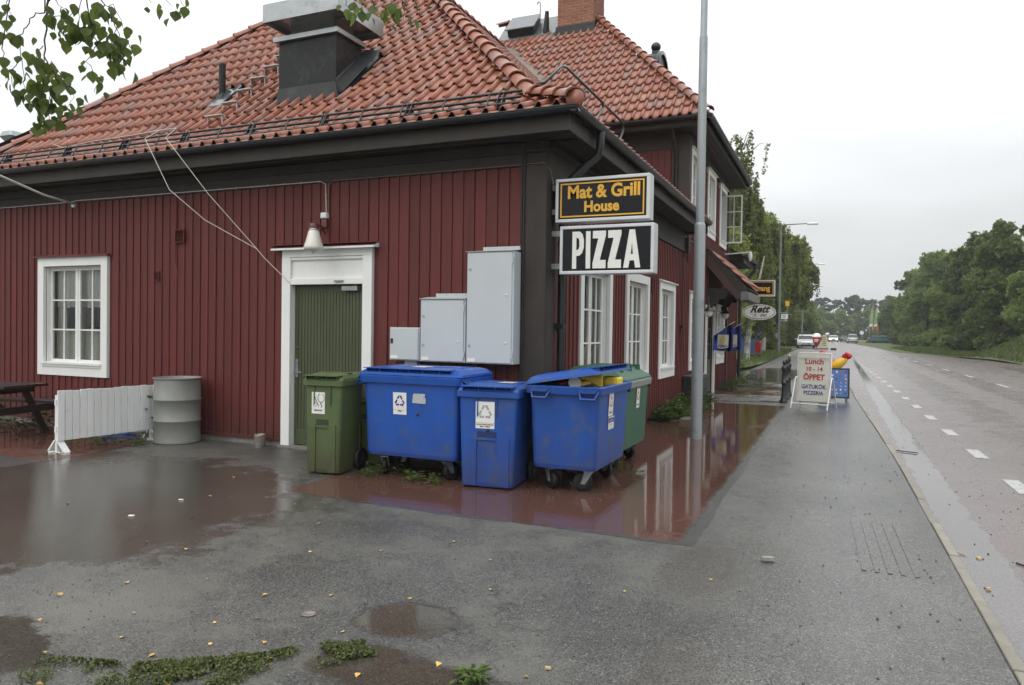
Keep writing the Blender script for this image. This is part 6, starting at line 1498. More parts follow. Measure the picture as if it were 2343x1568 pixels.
for s_ in (-1, 1):
    for j in range(2):
        m = MB(); y0 = s_*.72-.13+j*.135; m.box(-.9, .9, y0, y0+.125, .43, .465); m.build('plank', DARKWOOD, PT)
    x = s_*.66
    m = MB(); m.box(x-.02, x+.02, -.84, .84, .33, .43); m.build('bench_bearer', DARKWOOD, PT)
    m = MB(); m.box(x-.02, x+.02, -.36, .36, .62, .71); m.build('top_bearer', DARKWOOD, PT)
    for q in (-1, 1):
        m = MB(); xx = x-s_*.042; m.prism([(q*.62-.05, 0), (q*.62+.05, 0), (q*.22+.05, .71), (q*.22-.05, .71)], xx-.02, xx+.02, 'x'); m.build('leg', DARKWOOD, PT)
    m = MB(); m.hexa([(x-s_*.04,-.04,.36),(x-s_*.04,.04,.36),(x-s_*.08,.04,.36),(x-s_*.08,-.04,.36)], [(s_*.06,-.04,.705),(s_*.06,.04,.705),(s_*.02,.04,.705),(s_*.02,-.04,.705)]); m.build('diagonal_brace', DARKWOOD, PT)
PT.location = (-11.05, 6.42, 0); PT.rotation_euler = (0,0,rad(12))
m = MB(); m.rfrustum([(0,0,.5,.16,0),(0,0,.44,.12,.045)], .05, 3); o = m.build('blue_plastic_lid', BLUEP); o.location = (-9.25, 7.3, .02); o.rotation_euler = (.1,.05,.9); tag(o, 'blue plastic piece lying behind the white barrier in the weeds', 'plastic piece')

# ------------------------------------------------------------------ electrical cabinets
def cabinet(label, x0, x1, z0, z1, dp, hood=True, small=False):
    yf = YA-.05-dp; t = thing('electrical_cabinet', label, 'electrical cabinet', ((x0+x1)/2, YA-.05, z0), 'grey electrical cabinets on the red wall')
    m = MB(); m.box(x0, x1, yf+.004, YA-.046, z0, z1); m.build('casing', CABG, t, bevel=.003)
    m = MB(); m.box(x0+.014, x1-(.014 if small else .022), yf-.010, yf+.0035, z0+.012, z1-.014); d = m.build('cabinet_door', CABG, t, bevel=.003)
    if hood:
        m = MB(); m.hexa([(x0-.012,yf-.02,z1+.001),(x1+.004,yf-.02,z1+.001),(x1+.004,YA-.05,z1+.03),(x0-.012,YA-.05,z1+.03)], [(x0-.012,yf-.02,z1+.005),(x1+.004,yf-.02,z1+.005),(x1+.004,YA-.05,z1+.034),(x0-.012,YA-.05,z1+.034)]); m.build('rain_hood', CABG, t)
        m = MB(); m.box(x0+.10, x1+.0, YA-.055, YA-.048, z1+.034, z1+.075); m.build('mounting_flange', CABG, t)
        m = MB()
        for k in range(3): m.lathe([(.004,-.001),(.004,.0)], (x0+.24+k*.13*(x1-x0)/.6, YA-.0555, z1+.055), 8, 'y')
        m.build('screw_slots', INK, t)
        for z in (z0+.1, z1-.1):
            m = MB(); m.tube([(x1-.012, yf-.014, z-.04), (x1-.012, yf-.014, z+.035)], .008, 8); m.build('hinge', CABG, t)
        for z in ((z0+.2, z1-.2)):
            m = MB(); m.lathe([(.015,0),(.015,-.006),(.009,-.0065),(.008,-.003),(.001,-.003)], (x0+.045, yf-.0105, z), 14, 'y'); m.build('lock', STACKM, t)
        for z in ((z0+.24,) if z1-z0 < 1 else (z0+.24, z0+.78)):
            m = MB(); m.lathe([(.011,0),(.009,-.008),(.001,-.009)], (x1-.085, yf-.0105, z), 10, 'y'); m.build('knob', WHITE, t)
    else:
        m = MB(); m.box(x0+.02, x0+.055, yf-.014, yf-.0105, z0+.2, z0+.26); m.build('lock', INK, t)
    m = MB(); m.box(x0+.02, x0+.12, yf-.0125, yf-.0105, z0+.02, z0+.058); m.build('name_plate', STICK, t); return t
cabinet('tall grey electrical cabinet nearest the brown house corner', -3.90, -3.315, 1.21, 2.48, .21)
cabinet('middle-height grey electrical cabinet between the tall and the small one', -4.52, -3.925, 1.21, 1.945, .19)
cabinet('smallest grey electrical cabinet, with a black lock, next to the olive door', -4.96, -4.545, 1.215, 1.61, .17, False, True)
m = MB(); m.box(-4.80, -4.63, YA-.13, YA-.048, .95, 1.213); o = m.build('cable_duct', CABG); tag(o, 'grey cable duct dropping from the smallest cabinet', 'cable duct')
m = MB()
for x in (-3.315+.02, -3.295+.025): pass
def cable(name, label, pts, r, mt, clips=None, parent=None):
    m = MB(); m.tube(pts, r, 6); o = m.build(name, mt, parent)
    if parent is None: tag(o, label, 'cable')
    if clips:
        q = MB(); P = [Vector(p) for p in pts]
        for a, b in zip(P, P[1:]):
            L = (b-a).length; k = clips*.5
            while k < L: c = a+(b-a)*(k/L); q.lathe([(r*1.9,-.006),(r*1.9,.006)], tuple(c), 6, 'x' if abs(b.x-a.x) > abs(b.z-a.z) else 'z', smooth=False); k += clips
        stuff(q.build('cable_clips', mt, o))
    return o
BLKC = plain('black_cable_sheath', (.018,.018,.018), .45); WHTC = plain('white_cable_sheath', (.50,.48,.42), .5); TANC = plain('tan_cable_sheath', (.17,.12,.07), .5)
yw = YA-.068
cable('black_cable', 'pair of black cables running down the brown corner board, left one', [(-3.315, yw+.02, 1.0), (-3.315, yw, 3.55), (-3.28, yw, 3.66), (-3.05, yw, 3.70), (-3.0, 7.9, 3.70), (-2.99, 12, 3.69)], .010, BLKC, .28)
cable('black_cable', 'pair of black cables running down the brown corner board, right one', [(-3.285, yw-.005, 1.0), (-3.285, yw-.005, 3.56), (-3.26, yw-.005, 3.62), (-3.04, yw-.005, 3.64), (-2.98, 7.9, 3.65), (-2.97, 12, 3.65)], .010, BLKC, .28)
cable('white_cable', 'white clipped cable along the top of the red boards', [(-13.8, YA-.05, 3.47), (-10.9, YA-.05, 3.475), (-10.8, YA-.05, 3.49), (-6.15, YA-.05, 3.475), (-6.07, YA-.052, 3.44), (-6.05, YA-.052, 3.06)], .007, WHTC, .28)
cable('tan_cable', 'thin tan cable from the door lamp to the signs under the eave', [(-6.02, YA-.052, 3.05), (-6.02, YA-.052, 3.42), (-5.95, YA-.05, 3.47), (-3.2, YA-.06, 3.475), (-3.04, YA-.07, 3.475), (-3.0, YA+.02, 3.40), (-2.97, YA+.05, 3.2)], .006, TANC, .28)
cable('thin_wire', 'thin sagging wire under the eave', [(-13, YA-.3, 3.735), (-9, YA-.28, 3.70), (-6, YA-.25, 3.735), (-3.4, YA-.2, 3.73), (-3.0, YA-.05, 3.70)], .003, TANC)
cable('dark_cable', 'short dark cable hanging below the wall vent', [(-8.69, YA-.05, 3.46), (-8.69, YA-.05, 3.0), (-8.70, YA-.05, 2.78), (-8.70, YA-.05, 2.5), (-8.66, YA-.05, 2.38), (-8.64, YA-.055, 2.3)], .006, RED)
cable('grey_cable', 'cable crossing the street wall below the upstairs windows', [(XB+.06, 16.3, 3.62), (XB+.05, 17.5, 3.60), (XB+.05, 19.5, 3.74), (XB+.05, 22.4, 3.74)], .009, BLKC)
cable('grey_cable', 'vertical cable on the street wall by the bracket', [(XB+.055, 15.95, 3.4), (XB+.055, 15.75, 2.9), (XB+.055, 15.72, 1.2)], .009, BLKC)
m = MB(); m.tube([(XB+.06, 15.65+.06*math.cos(a), 1.62+.09*math.sin(a)+.01*k/6) for k, a in enumerate(np.linspace(0, 18, 40))], .006, 5); m.box(XB+.04, XB+.12, 15.58, 15.74, 1.68, 1.75); o = m.build('coiled_cable', BLKC); tag(o, 'coil of black cable hung on the street wall before the fourth window', 'cable coil')
m = MB(); m.box(XB+.055, XB+.13, 15.98, 16.12, 3.30, 3.62); m.tube([(XB+.09, 16.05, 3.3), (XB+.09, 16.08, 3.1), (XB+.07, 16.05, 3.22)], .012, 5); o = m.build('junction_box', BROWN); tag(o, 'brown junction box at the end of the low eave', 'junction box')
m = MB(); m.box(-6.105, -6.015, YA-.10, YA-.046, 2.995, 3.065); m.box(-6.095, -6.025, YA-.106, YA-.1005, 3.005, 3.055); o = m.build('switch_box', WHITE); tag(o, 'white switch box on the cable above the door lamp', 'switch box')
# white rope from the roof to the door
ROPE = plain('white_rope', (.55,.53,.48), .6)
cable('rope', 'white rope running from the left hip down along the eave rail to the olive door', [(-12.2, 8.35, 4.62), (-11.3, 7.9, 4.38), (-10.3, 7.66, 4.33), (-9.2, 7.50, 4.29), (-8.62, 7.42, 4.28), (-8.60, 7.17, 4.10), (-8.2, 7.22, 3.4), (-7.75, 7.4, 3.0), (-7.06, 7.62, 2.62), (-6.95, 7.64, 2.5), (-6.62, YA-.06, 2.17)], .005, ROPE)
cable('rope', 'second white rope strand joining the first above the door', [(-8.62, 7.42, 4.28), (-8.29, 7.40, 4.27), (-8.22, 7.17, 4.08), (-7.7, 7.4, 3.35), (-7.06, 7.62, 2.62)], .005, ROPE)
# wall flag pole
m = MB(); m.tube([(-10.84, YA-.05, 3.43), (-10.84, YA-.10, 3.46), (-8.3, 5.1, 3.18)], .017, 8) if False else m.tube([(-10.84, YA-.04, 3.44), (-10.4, 7.0, 3.42), (-9.36, 5.72, 3.385), (-9.0, 5.25, 3.38)], [.016,.017,.017,.014], 8); m.box(-10.87, -10.81, YA-.075, YA-.04, 3.39, 3.45)
o = m.build('wall_flagpole', mat('white_pole_paint', (.62,.62,.58), .4, .08, (8,8,8))); tag(o, 'bare white flagpole sticking out from the red wall at the left', 'flagpole')

# ------------------------------------------------------------------ lamp over the door
LT = thing('wall_lamp', 'wall lamp with a white frosted glass cone on a red bracket above the olive door', 'lamp', (-6.0, YA-.05, 2.8))
m = MB(); m.box(-6.10, -6.02, YA-.09, YA-.046, 2.88, 2.99); m.tube([(-6.06, YA-.09, 2.86), (-6.03, YA-.2, 2.88), (-6.0, YA-.33, 2.87)], .016, 8); m.tube([(-6.06, YA-.06, 2.80), (-6.05, YA-.16, 2.86)], .012, 6); m.build('bracket', REDM, LT)
m = MB(); m.lathe([(.03,.045),(.058,.04),(.062,.0),(.062,-.02)], (-6.0, YA-.36, 2.845), 16); m.build('cap', REDM, LT)
m = MB(); m.lathe([(.058,0),(.058,-.012),(.062,-.016),(.062,-.028),(.055,-.035)], (-6.0, YA-.36, 2.825), 18); m.build('collar', GREYM, LT)
GL = mat('frosted_white_glass', (.62,.60,.54), .22, .06, (8,8,8), spec=.6)
m = MB(); m.lathe([(.058,0),(.066,-.01),(.10,-.14),(.122,-.20),(.125,-.225),(.106,-.247),(.04,-.27),(.014,-.278),(.009,-.288),(.001,-.29)], (-6.0, YA-.36, 2.80), 24); m.build('glass_shade', GL, LT)

# ------------------------------------------------------------------ signs at the house corner
BLK = mat('black_sign_face', (.008,.008,.010), .22, .2, (3,3,3), spec=.28, coords='World')
SIL = mat('sign_frame_aluminium', (.60,.615,.61), .32, .08, (3,3,9), metal=.25, coords='World'); YELL = plain('yellow_lettering', (.78,.42,.035), .35); WLET = plain('white_lettering', (.76,.75,.70), .35)
def boxsign(name, label, x0, x1, z0, z1, y, dp, fr=.035):
    t = thing(name, label, 'sign', ((x0+x1)/2, y+dp/2, z0))
    m = MB(); m.box(x0, x1, y+.02, y+dp-.02, z0, z1); m.build('sign_case', SIL, t, bevel=.006)
    m = MB(); m.box(x0+fr, x1-fr, y+.008, y+.0195, z0+fr, z1-fr); m.build('sign_face', BLK, t)
    for a in ((x0,x1,z0,z0+fr),(x0,x1,z1-fr,z1),(x0,x0+fr,z0+fr,z1-fr),(x1-fr,x1,z0+fr,z1-fr)):
        m = MB(); m.box(a[0], a[1], y, y+.0195, a[2], a[3]); m.build('frame_bar', SIL, t, bevel=.005)
        m = MB(); m.box(a[0], a[1], y+dp-.0195, y+dp, a[2], a[3]); m.build('frame_bar', SIL, t, bevel=.005)
    m = MB()
    for q in (.3, .5, .7): m.box(x1, x1+.004, y+dp*q-.006, y+dp*q+.006, z0, z1)
    m.build('edge_profile', SIL, t); return t
SY = 7.90
s1 = boxsign('hanging_sign', 'black box sign reading Mat & Grill House in yellow, upper of the two at the corner', -2.965, -1.885, 2.82, 3.31, SY, .19)
m = MB(); a, b, c, d = -2.905, -1.945, 2.875, 3.255; w = .015
for q in ((a,b,c,c+w),(a,b,d-w,d),(a,a+w,c+w,d-w),(b-w,b,c+w,d-w)): m.box(q[0], q[1], SY+.004, SY+.0075, q[2], q[3])
m.build('yellow_border', YELL, s1)
text('lettering', 'Mat & Grill', .20, YELL, s1, lambda u, v, q: (-2.405+u, SY+.005-q, 3.085+v), bold=.0062, xs=.93, depth=.004)
text('lettering', 'House', .165, YELL, s1, lambda u, v, q: (-2.425+u, SY+.005-q, 2.93+v), bold=.0055, xs=.93, depth=.004)
s2 = boxsign('hanging_sign', 'black box sign reading PIZZA in white, lower of the two at the corner', -2.905, -1.83, 2.235, 2.775, SY, .19)
def letter(ch, ox, w, h, oz):
    P = {'I': [[(0,0),(w,0),(w,h),(0,h)]],
         'Z': [[(0,h),(0,h*.80),(w*.42,h*.80),(0,h*.14),(0,0),(w,0),(w,h*.22),(w*.55,h*.22),(w,h*.88),(w,h)]],
         'A': [[(0,0),(w*.30,0),(w*.37,h*.19),(w*.63,h*.19),(w*.70,0),(w,0),(w*.66,h),(w*.34,h)]],
         'P': [[(0,0),(w*.36,0),(w*.36,h*.34),(w*.62,h*.35),(w*.86,h*.42),(w,h*.56),(w,h*.78),(w*.88,h*.93),(w*.64,h),(0,h)]]}[ch]
    m = MB()
    for p in P: m.prism([(ox+a, oz+b) for a, b in p], SY+.003, SY+.0075, 'y')
    o = m.build('letter', WLET, s2)
    hole = {'A': [(w*.44,h*.36),(w*.56,h*.36),(w*.50,h*.66)], 'P': [(w*.36,h*.50),(w*.54,h*.52),(w*.62,h*.60),(w*.62,h*.74),(w*.54,h*.82),(w*.36,h*.83)]}.get(ch)
    if hole:
        m = MB(); m.prism([(ox+a, oz+b) for a, b in hole], SY+.0022, SY+.0029, 'y'); m.build('letter_counter', BLK, s2)
for ch, ox, w in (('P',-2.755,.135),('I',-2.595,.052),('Z',-2.515,.15),('Z',-2.34,.15),('A',-2.165,.19)): letter(ch, ox, w, .415, 2.295)
for z in (3.22, 2.95, 2.70, 2.33):
    m = MB(); m.box(XB-.0, -2.9 if z < 2.8 else -2.96, 7.93, 8.0, z-.032, z+.032) if False else m.box(-3.075+.057, -2.904 if z < 2.8 else -2.964, 7.94, 7.99, z-.03, z+.03); m.build('mounting_arm', GREYM, s1 if z > 2.8 else s2)
cable('black_cable', 'thin loop of wire between the two corner signs', [(-2.97, 7.96, 2.9), (-3.01, 7.96, 2.78), (-2.98, 7.96, 2.7), (-2.9, 7.96, 2.68)], .004, BLKC)

# ------------------------------------------------------------------ lamp post by the house
LP_ = thing('street_lamp', 'galvanised street lamp post standing on the red paving in front of the street windows', 'lamp post', (-1.93, 11.33, 0))
m = MB(); m.lathe([(.086,0),(.084,.5),(.081,3.2),(.077,3.225),(.066,3.245)], (-1.93,11.33,0), 28); m.lathe([(.064,3.24),(.062,6.0),(.058,6.03),(.052,6.05),(.048,9.6)], (-1.93,11.33,0), 24); m.build('post', POLEM, LP_)
m = MB()
for z in (.62, 1.35, 1.99): m.lathe([(.0875,-.004),(.0875,.004)], (-1.93,11.33,z), 28)
m.tube([(-1.85,11.27,2.0),(-1.85,11.27,2.1)], .005, 5); m.build('band', POLEM, LP_)
m = MB(); m.tube([(-1.93,11.33,9.5),(-1.8,11.33,9.9),(-.4,11.33,10.0)], [.045,.04,.03], 10); m.build('arm', POLEM, LP_)
m = MB(); m.rfrustum([(-.2,11.33,.6,.2,9.94,.05),(-.2,11.33,.62,.24,10.0,.05),(-.2,11.33,.45,.15,10.08,.05)], .05, 3); m.build('lamp_head', GREYM, LP_)
def far_lamp(x, y, h, arm, label, group, r=.08, side=1):
    t = thing('street_lamp', label, 'lamp post', (x, y, 0), group)
    m = MB(); m.tube([(x,y,-.1),(x,y,h*.3),(x,y,h)], [r, r*.9, r*.55], 10); m.tube([(x,y,h-.05),(x+side*.25,y,h+.1),(x+side*arm,y,h+.12)], [.05,.045,.035], 7); m.build('post', POLED, t)
    m = MB(); m.rfrustum([(x+side*(arm+.3),y,.75,.26,h+.02,.06),(x+side*(arm+.3),y,.8,.3,h+.1,.06),(x+side*(arm+.3),y,.5,.18,h+.2,.06)], .05, 3); m.build('lamp_head', WHITE2, t); return t
far_lamp(-4.11, 59.7, 9.75, 1.9, 'street lamp pole carrying the small yellow and white signs, in front of the birches', 'street lamps along the left side', .10)
far_lamp(-3.95, 95, 9.8, 1.7, 'second street lamp down the road, beside the parked silver car', 'street lamps along the left side', .12)
for k, y in enumerate((140, 205, 250)): far_lamp(-5.2-.6*k, y, 9.8, 2.6, ('nearest', 'middle', 'furthest')[k]+' of the three distant street lamps arching over the left side of the road', 'distant street lamps over the left side', .12)
for y in (215, 285): far_lamp(7.5 if y < 250 else 8.6, y, 9.6, 1.4, ('nearer' if y < 250 else 'further')+' distant street lamp standing before the far trees right of the road', 'distant street lamps right of the road', .1, side=1)
PS = thing('small_yellow_sign', 'small yellow square sign hung from the tall lamp pole', 'sign', (-3.1, 59.6, 5.6))
m = MB(); m.box(-3.70,-3.41,59.58,59.62,3.70,4.09); m.build('panel', plain('yellow_panel', (.62,.36,.02), .5), PS); m = MB(); m.tube([(-4.05,59.6,3.20),(-3.54,59.6,3.19)], .025, 6); m.tube([(-3.54,59.6,3.19),(-3.54,59.6,3.70)], .025, 6); m.build('arm', GREYM, PS)
PS = thing('small_white_sign', 'small white sign with dark lettering on a bracket of the tall lamp pole', 'sign', (-3.1, 59.5, 3.2))
m = MB(); m.box(-3.97,-3.50,59.48,59.52,2.73,3.09); m.build('panel', WHITE, PS); m = MB(); m.tube([(-4.05,59.5,2.56),(-3.6,59.5,2.56)], .025, 6); m.lathe([(.11,-.05),(.08,.1)], (-3.65,59.5,2.6), 10); m.build('arm', GREYM, PS)
text('lettering', 'ICA  Kvantum', .13, INK, PS, lambda u, v, q: (-3.22+u*.7, 59.47, 3.15+v)) if False else None
m = MB(); m.box(-3.93,-3.60,59.472,59.478,2.99,3.03); m.box(-3.88,-3.62,59.472,59.478,2.90,2.93); m.box(-3.85,-3.65,59.472,59.478,2.81,2.84); m.build('printed_lines', INK, PS)
# lamp behind the house at the far left
t = thing('yard_lamp', 'grey street lamp head peeking up behind the left hip of the roof', 'lamp post', (-18.4, 11.65, 0))
m = MB(); m.tube([(-18.4,11.65,0),(-18.4,11.65,6.0)], .05, 8); m.build('post', POLEM, t); m = MB(); m.rfrustum([(-18.4,11.65,.30,.34,5.98,.03),(-18.4,11.65,.46,.5,6.08,.05),(-18.4,11.65,.36,.4,6.2,.05)], .05, 3); m.build('lamp_head', GREYM, t)

# ------------------------------------------------------------------ porch lamps, flags, street signs
def bell_lamp(x, y, z, label):
    t = thing('bell_lamp', label, 'lamp', (x, y, z), 'black bell lamps under the porch')
    m = MB(); m.lathe([(.012,.20),(.03,.16),(.035,.10),(.07,.05),(.155,.0),(.157,-.012)], (x,y,z), 20); m.tube([(x,y,z+.2),(x-.02,y,z+.34),(XB+.06,y,z+.36)], .012, 6); m.build('shade', GUTM, t)
    m = MB(); m.lathe([(.095,-.005),(.105,-.05),(.085,-.12),(.04,-.15),(.001,-.16)], (x,y,z), 16); m.build('glass_bowl', GL, t)
bell_lamp(-2.86, 18.2, 2.13, 'black bell shaped lamp with clear glass bowl, nearer of the two by the street door')
bell_lamp(-2.80, 20.6, 2.13, 'black bell shaped lamp with clear glass bowl, further of the two by the street door')
FLAGB = plain('blue_flag_cloth', (.03,.075,.40), .7); FLAGW = plain('white_flag_print', (.62,.60,.56), .7)
def icecream_flag(y, x0, label):
    t = thing('shop_flag', label, 'flag', (XB+.06, y, 1.4), 'blue shop flags by the street door')
    m = MB(); m.tube([(XB+.05, y, 1.50), (x0+.52, y, 1.90)], .012, 7); m.build('pole', WHITE2, t)
    m = MB(); n = 10; vs = []
    for k in range(n+1):
        u = k/n; x = x0+u*.48; zt = 1.52+(x-XB-.05)*.40/(x0+.52-XB-.05)-.02; w = .02*math.sin(u*7); zb = 1.14-.02*u
        vs += [(x-.05*(1-u)*.4, y+w, zb), (x, y+w, zt)]
    m.add(vs, [(2*k, 2*k+2, 2*k+3, 2*k+1) for k in range(n)]+[(2*k+1, 2*k+3, 2*k+2, 2*k) for k in range(n)], True); m.build('cloth', FLAGB, t)
    m = MB(); vs = []; 
    for k in range(n+1):
        u = k/n; x = x0+.09+u*.28; w = .02*math.sin((x-x0)/.48*7); vs += [(x, y+w-.006, 1.205-.02*math.sin(u*5)-.01*u), (x+.01, y+w-.006, 1.555+.0*u)]
    m.add(vs, [(2*k, 2*k+2, 2*k+3, 2*k+1) for k in range(n)], True); m.build('printed_panel', FLAGW, t)
    m = MB(); m.prism([(x0+.235+.055*math.cos(k*.5), 1.43+.075*math.sin(k*.5)) for k in range(12)], y-.032, y-.029, 'y'); m.box(x0+.228, x0+.242, y-.032, y-.029, 1.30, 1.36); m.build('printed_lolly', plain('yellow_print', (.62,.42,.04), .6), t)
    text('lettering', 'Diplom-Is', .075, REDINK, t, lambda u, v, q: (x0+.235+u*.8, y-.028, 1.235+v), bold=.002)
    return t
icecream_flag(19.9, -2.98, 'blue shop flag with a white panel, nearer of the two hung by the street door')
icecream_flag(21.7, -2.98, 'blue shop flag with a white panel, further one half hidden behind the other')
t = thing('oval_sign', 'white oval Rett inn sign hanging beyond the porch', 'sign', (-2.2, 23.5, 2.24))
m = MB(); n = 40; m.prism([(-2.2+.48*math.cos(2*math.pi*k/n), 2.24+.235*math.sin(2*math.pi*k/n)) for k in range(n)], 23.47, 23.53, 'y'); m.build('panel', WLET, t)
m = MB()
for k in range(n):
    a, b = 2*math.pi*k/n, 2*math.pi*(k+1)/n; m.add([(-2.2+A*math.cos(q), 23.466, 2.24+B*math.sin(q)) for A, B, q in ((.445,.205,a),(.445,.205,b),(.43,.19,b),(.43,.19,a))], [(0,1,2,3),(3,2,1,0)])
m.build('printed_ring', INK, t)
text('lettering', 'Rett', .30, INK, t, lambda u, v, q: (-2.2+u, 23.46-q, 2.235+v), bold=.010, xs=1.0, shear=.45); text('lettering', 'inn', .15, INK, t, lambda u, v, q: (-2.08+u, 23.46-q, 2.11+v), bold=.002, xs=1, shear=.4)
m = MB(); m.tube([(-2.36,23.462,2.10),(-2.27,23.462,2.20)], .006, 5); m.tube([(-2.27,23.462,2.10),(-2.35,23.462,2.20)], .006, 5); m.build('crossed_cutlery_print', INK, t)
m = MB(); m.tube([(XB+.05,23.5,2.55),(-2.2,23.5,2.55)], .015, 6); m.tube([(-2.4,23.5,2.55),(-2.4,23.5,2.45)], .01, 5); m.tube([(-2.0,23.5,2.55),(-2.0,23.5,2.44)], .01, 5); m.build('bracket', GUTM, t)
t = boxsign('hanging_sign', 'black restaurant box sign with yellow lettering, half hidden behind the porch eave', -2.95, -1.80, 2.74, 3.24, 24.0, .18)
m = MB(); a, b, c, d = -2.90, -1.85, 2.79, 3.19; w = .018
for q in ((a,b,c,c+w),(a,b,d-w,d),(a,a+w,c+w,d-w),(b-w,b,c+w,d-w)): m.box(q[0], q[1], 24.004, 24.0075, q[2], q[3])
m.build('yellow_border', YELL, t); text('lettering', 'Restaurang', .23, YELL, t, lambda u, v, q: (-2.385+u, 24.002-q, 2.915+v), bold=.007, xs=.86, depth=.004)
m = MB(); m.box(XB+.05, -2.95, 24.05, 24.1, 2.8, 2.85); m.box(XB+.05, -2.95, 24.05, 24.1, 3.1, 3.15); m.build('mounting_arm', GREYM, t)
m = MB(); m.tube([(XB+.05, 22.0, 3.86), (-2.35, 22.0, 3.90)], .02, 6); m.lathe([(.03,.02),(.06,-.08),(.05,-.2),(.015,-.26)], (-2.33,22.0,3.9), 10); o = m.build('wall_arm_lamp', WHITE2); tag(o, 'white arm with a small hanging lamp under the open upstairs window', 'lamp')
# planter and handrail near the street door
m = MB(); m.box(-3.03, -2.66, 16.0, 17.1, 0, .62); m.build('box', plain('black_slat_wood', (.02,.022,.024), .5)).parent = (PL := thing('planter_box', 'black planter box by the street wall behind the lamp post', 'planter', (0,0,0)))
m = MB(); m.box(-3.04, -2.64, 15.98, 17.12, .62, .66); m.build('rim', plain('black_slat_wood2', (.03,.033,.036), .4)).parent = PL
m = MB(); m.tube([(XB+.06,16.2,.66),(XB+.1,16.25,.62),(XB+.1,18.4,.60)], .022, 8); o = m.build('handrail', POLEM); tag(o, 'grey handrail along the wall under the fourth street window', 'handrail')
m = MB(); m.box(-2.55,-2.35,13.2,14.3,.0,.06); o = m.build('timber_edging', mat('weathered_timber', (.12,.10,.08), .7, .3, (3,20,20))); tag(o, 'weathered timber edging the weed bed', 'timber')

# bollards
def bollard(x, y, label, brass=False):
    t = thing('bollard', label, 'bollard', (x, y, 0), 'black bollards at the edge of the red paving')
    m = MB(); m.lathe([(0.087,0),(0.087,.05),(0.065,.08),(0.061,.12),(0.049,.15),(0.044,.4),(0.044,.42),(0.055,.43),(0.058,.46),(0.055,.49),(0.043,.50),(0.041,.74),(0.056,.76),(0.061,.79),(0.056,.83),(0.034,.86),(0.023,.88),(0.034,.90),(0.040,.93),(0.034,.96),(0.015,.985),(0.001,.99)], (x,y,0), 20); m.build('post', mat('black_cast_iron', (.012,.012,.013), .3, .2, (8,8,8), .05, 30, .6), t)
    if brass: m = MB(); m.rfrustum([(x,y,.07,.07,.99,.02),(x,y,.08,.08,1.04,.02),(x,y,.05,.05,1.07,.02)], .02, 3); m.build('brass_cap', mat('brass', (.45,.30,.12), .35, .2, (20,20,20), metal=.7), t)
bollard(-1.13, 18.25, 'black cast iron bollard nearest the viewer'); bollard(-1.13, 19.2, 'black cast iron bollard in the middle of the three'); bollard(-1.13, 20.2, 'furthest black cast iron bollard, with a small brass cap', True)

# A-frame sign
AF = thing('pavement_sign', 'white swinging pavement sign reading Lunch 10-14 Öppet Gatukök Pizzeria', 'sign', (0,0,0))
AP = mat('white_tube_paint', (.66,.66,.62), .35, .08, (8,8,8), dirt=((.3,.2,.1), .66, .5), dscale=8); APN = mat('sign_panel_cream', (.60,.60,.53), .45, .05, (4,4,4))
m = MB(); m.tube([(-.33,-.0,.16),(-.33,.05,1.14),(-.31,.053,1.17),(.31,.053,1.17),(.33,.05,1.14),(.33,.0,.16),(-.33,.0,.16)], .014, 8); m.build('panel_frame', AP, AF)
m = MB(); m.hexa([(-.31,-.012,.17),(.31,-.012,.17),(.31,.012,.17),(-.31,.012,.17)], [(-.31,.038,1.155),(.31,.038,1.155),(.31,.062,1.155),(-.31,.062,1.155)]); m.build('panel', APN, AF)
for s_ in (-1, 1):
    m = MB(); m.tube([(s_*.36,-.34,.015),(s_*.36,-.03,.64),(s_*.36,.03,.66),(s_*.36,.09,.64),(s_*.36,.38,.015)], .014, 8); m.tube([(s_*.36,0,.64),(s_*.33,.03,.66)], .012, 6); m.build('leg', AP, AF)
m = MB(); m.tube([(-.36,-.28,.12),(.36,-.28,.12)], .013, 8); m.build('crossbar', AP, AF); m = MB(); m.tube([(-.36,.33,.12),(.36,.33,.12)], .013, 8); m.build('crossbar', AP, AF)
m = MB(); m.box(-.30,.30,-.0,.008,1.06,1.068); m.build('panel_seam', GREYM, AF)
def TAF(dz, dx=0): return lambda u, v, q: (u+dx, -.018+(v+dz-.17)*.05-max(q,0), v+dz)
LR = plain('red_sign_lettering', (.42,.035,.03), .4); LB = plain('blue_sign_lettering', (.03,.045,.25), .4)
for body, sz, dz, mt_, xs, bold in (('Lunch', .165, .945, LR, .95, .003), ('10 - 14', .125, .80, LR, .95, .002), ('ÖPPET', .165, .615, LR, .88, .005), ('GATUKÖK', .115, .43, LB, .88, .002), ('PIZZERIA', .11, .30, LB, .88, .002)):
    text('lettering', body, sz, mt_, AF, TAF(dz), bold=bold, xs=xs)
AF.location = (-.46, 17.1, 0); AF.rotation_euler = (0,0,rad(-14)); AF.scale = (1.03,1,1.02)
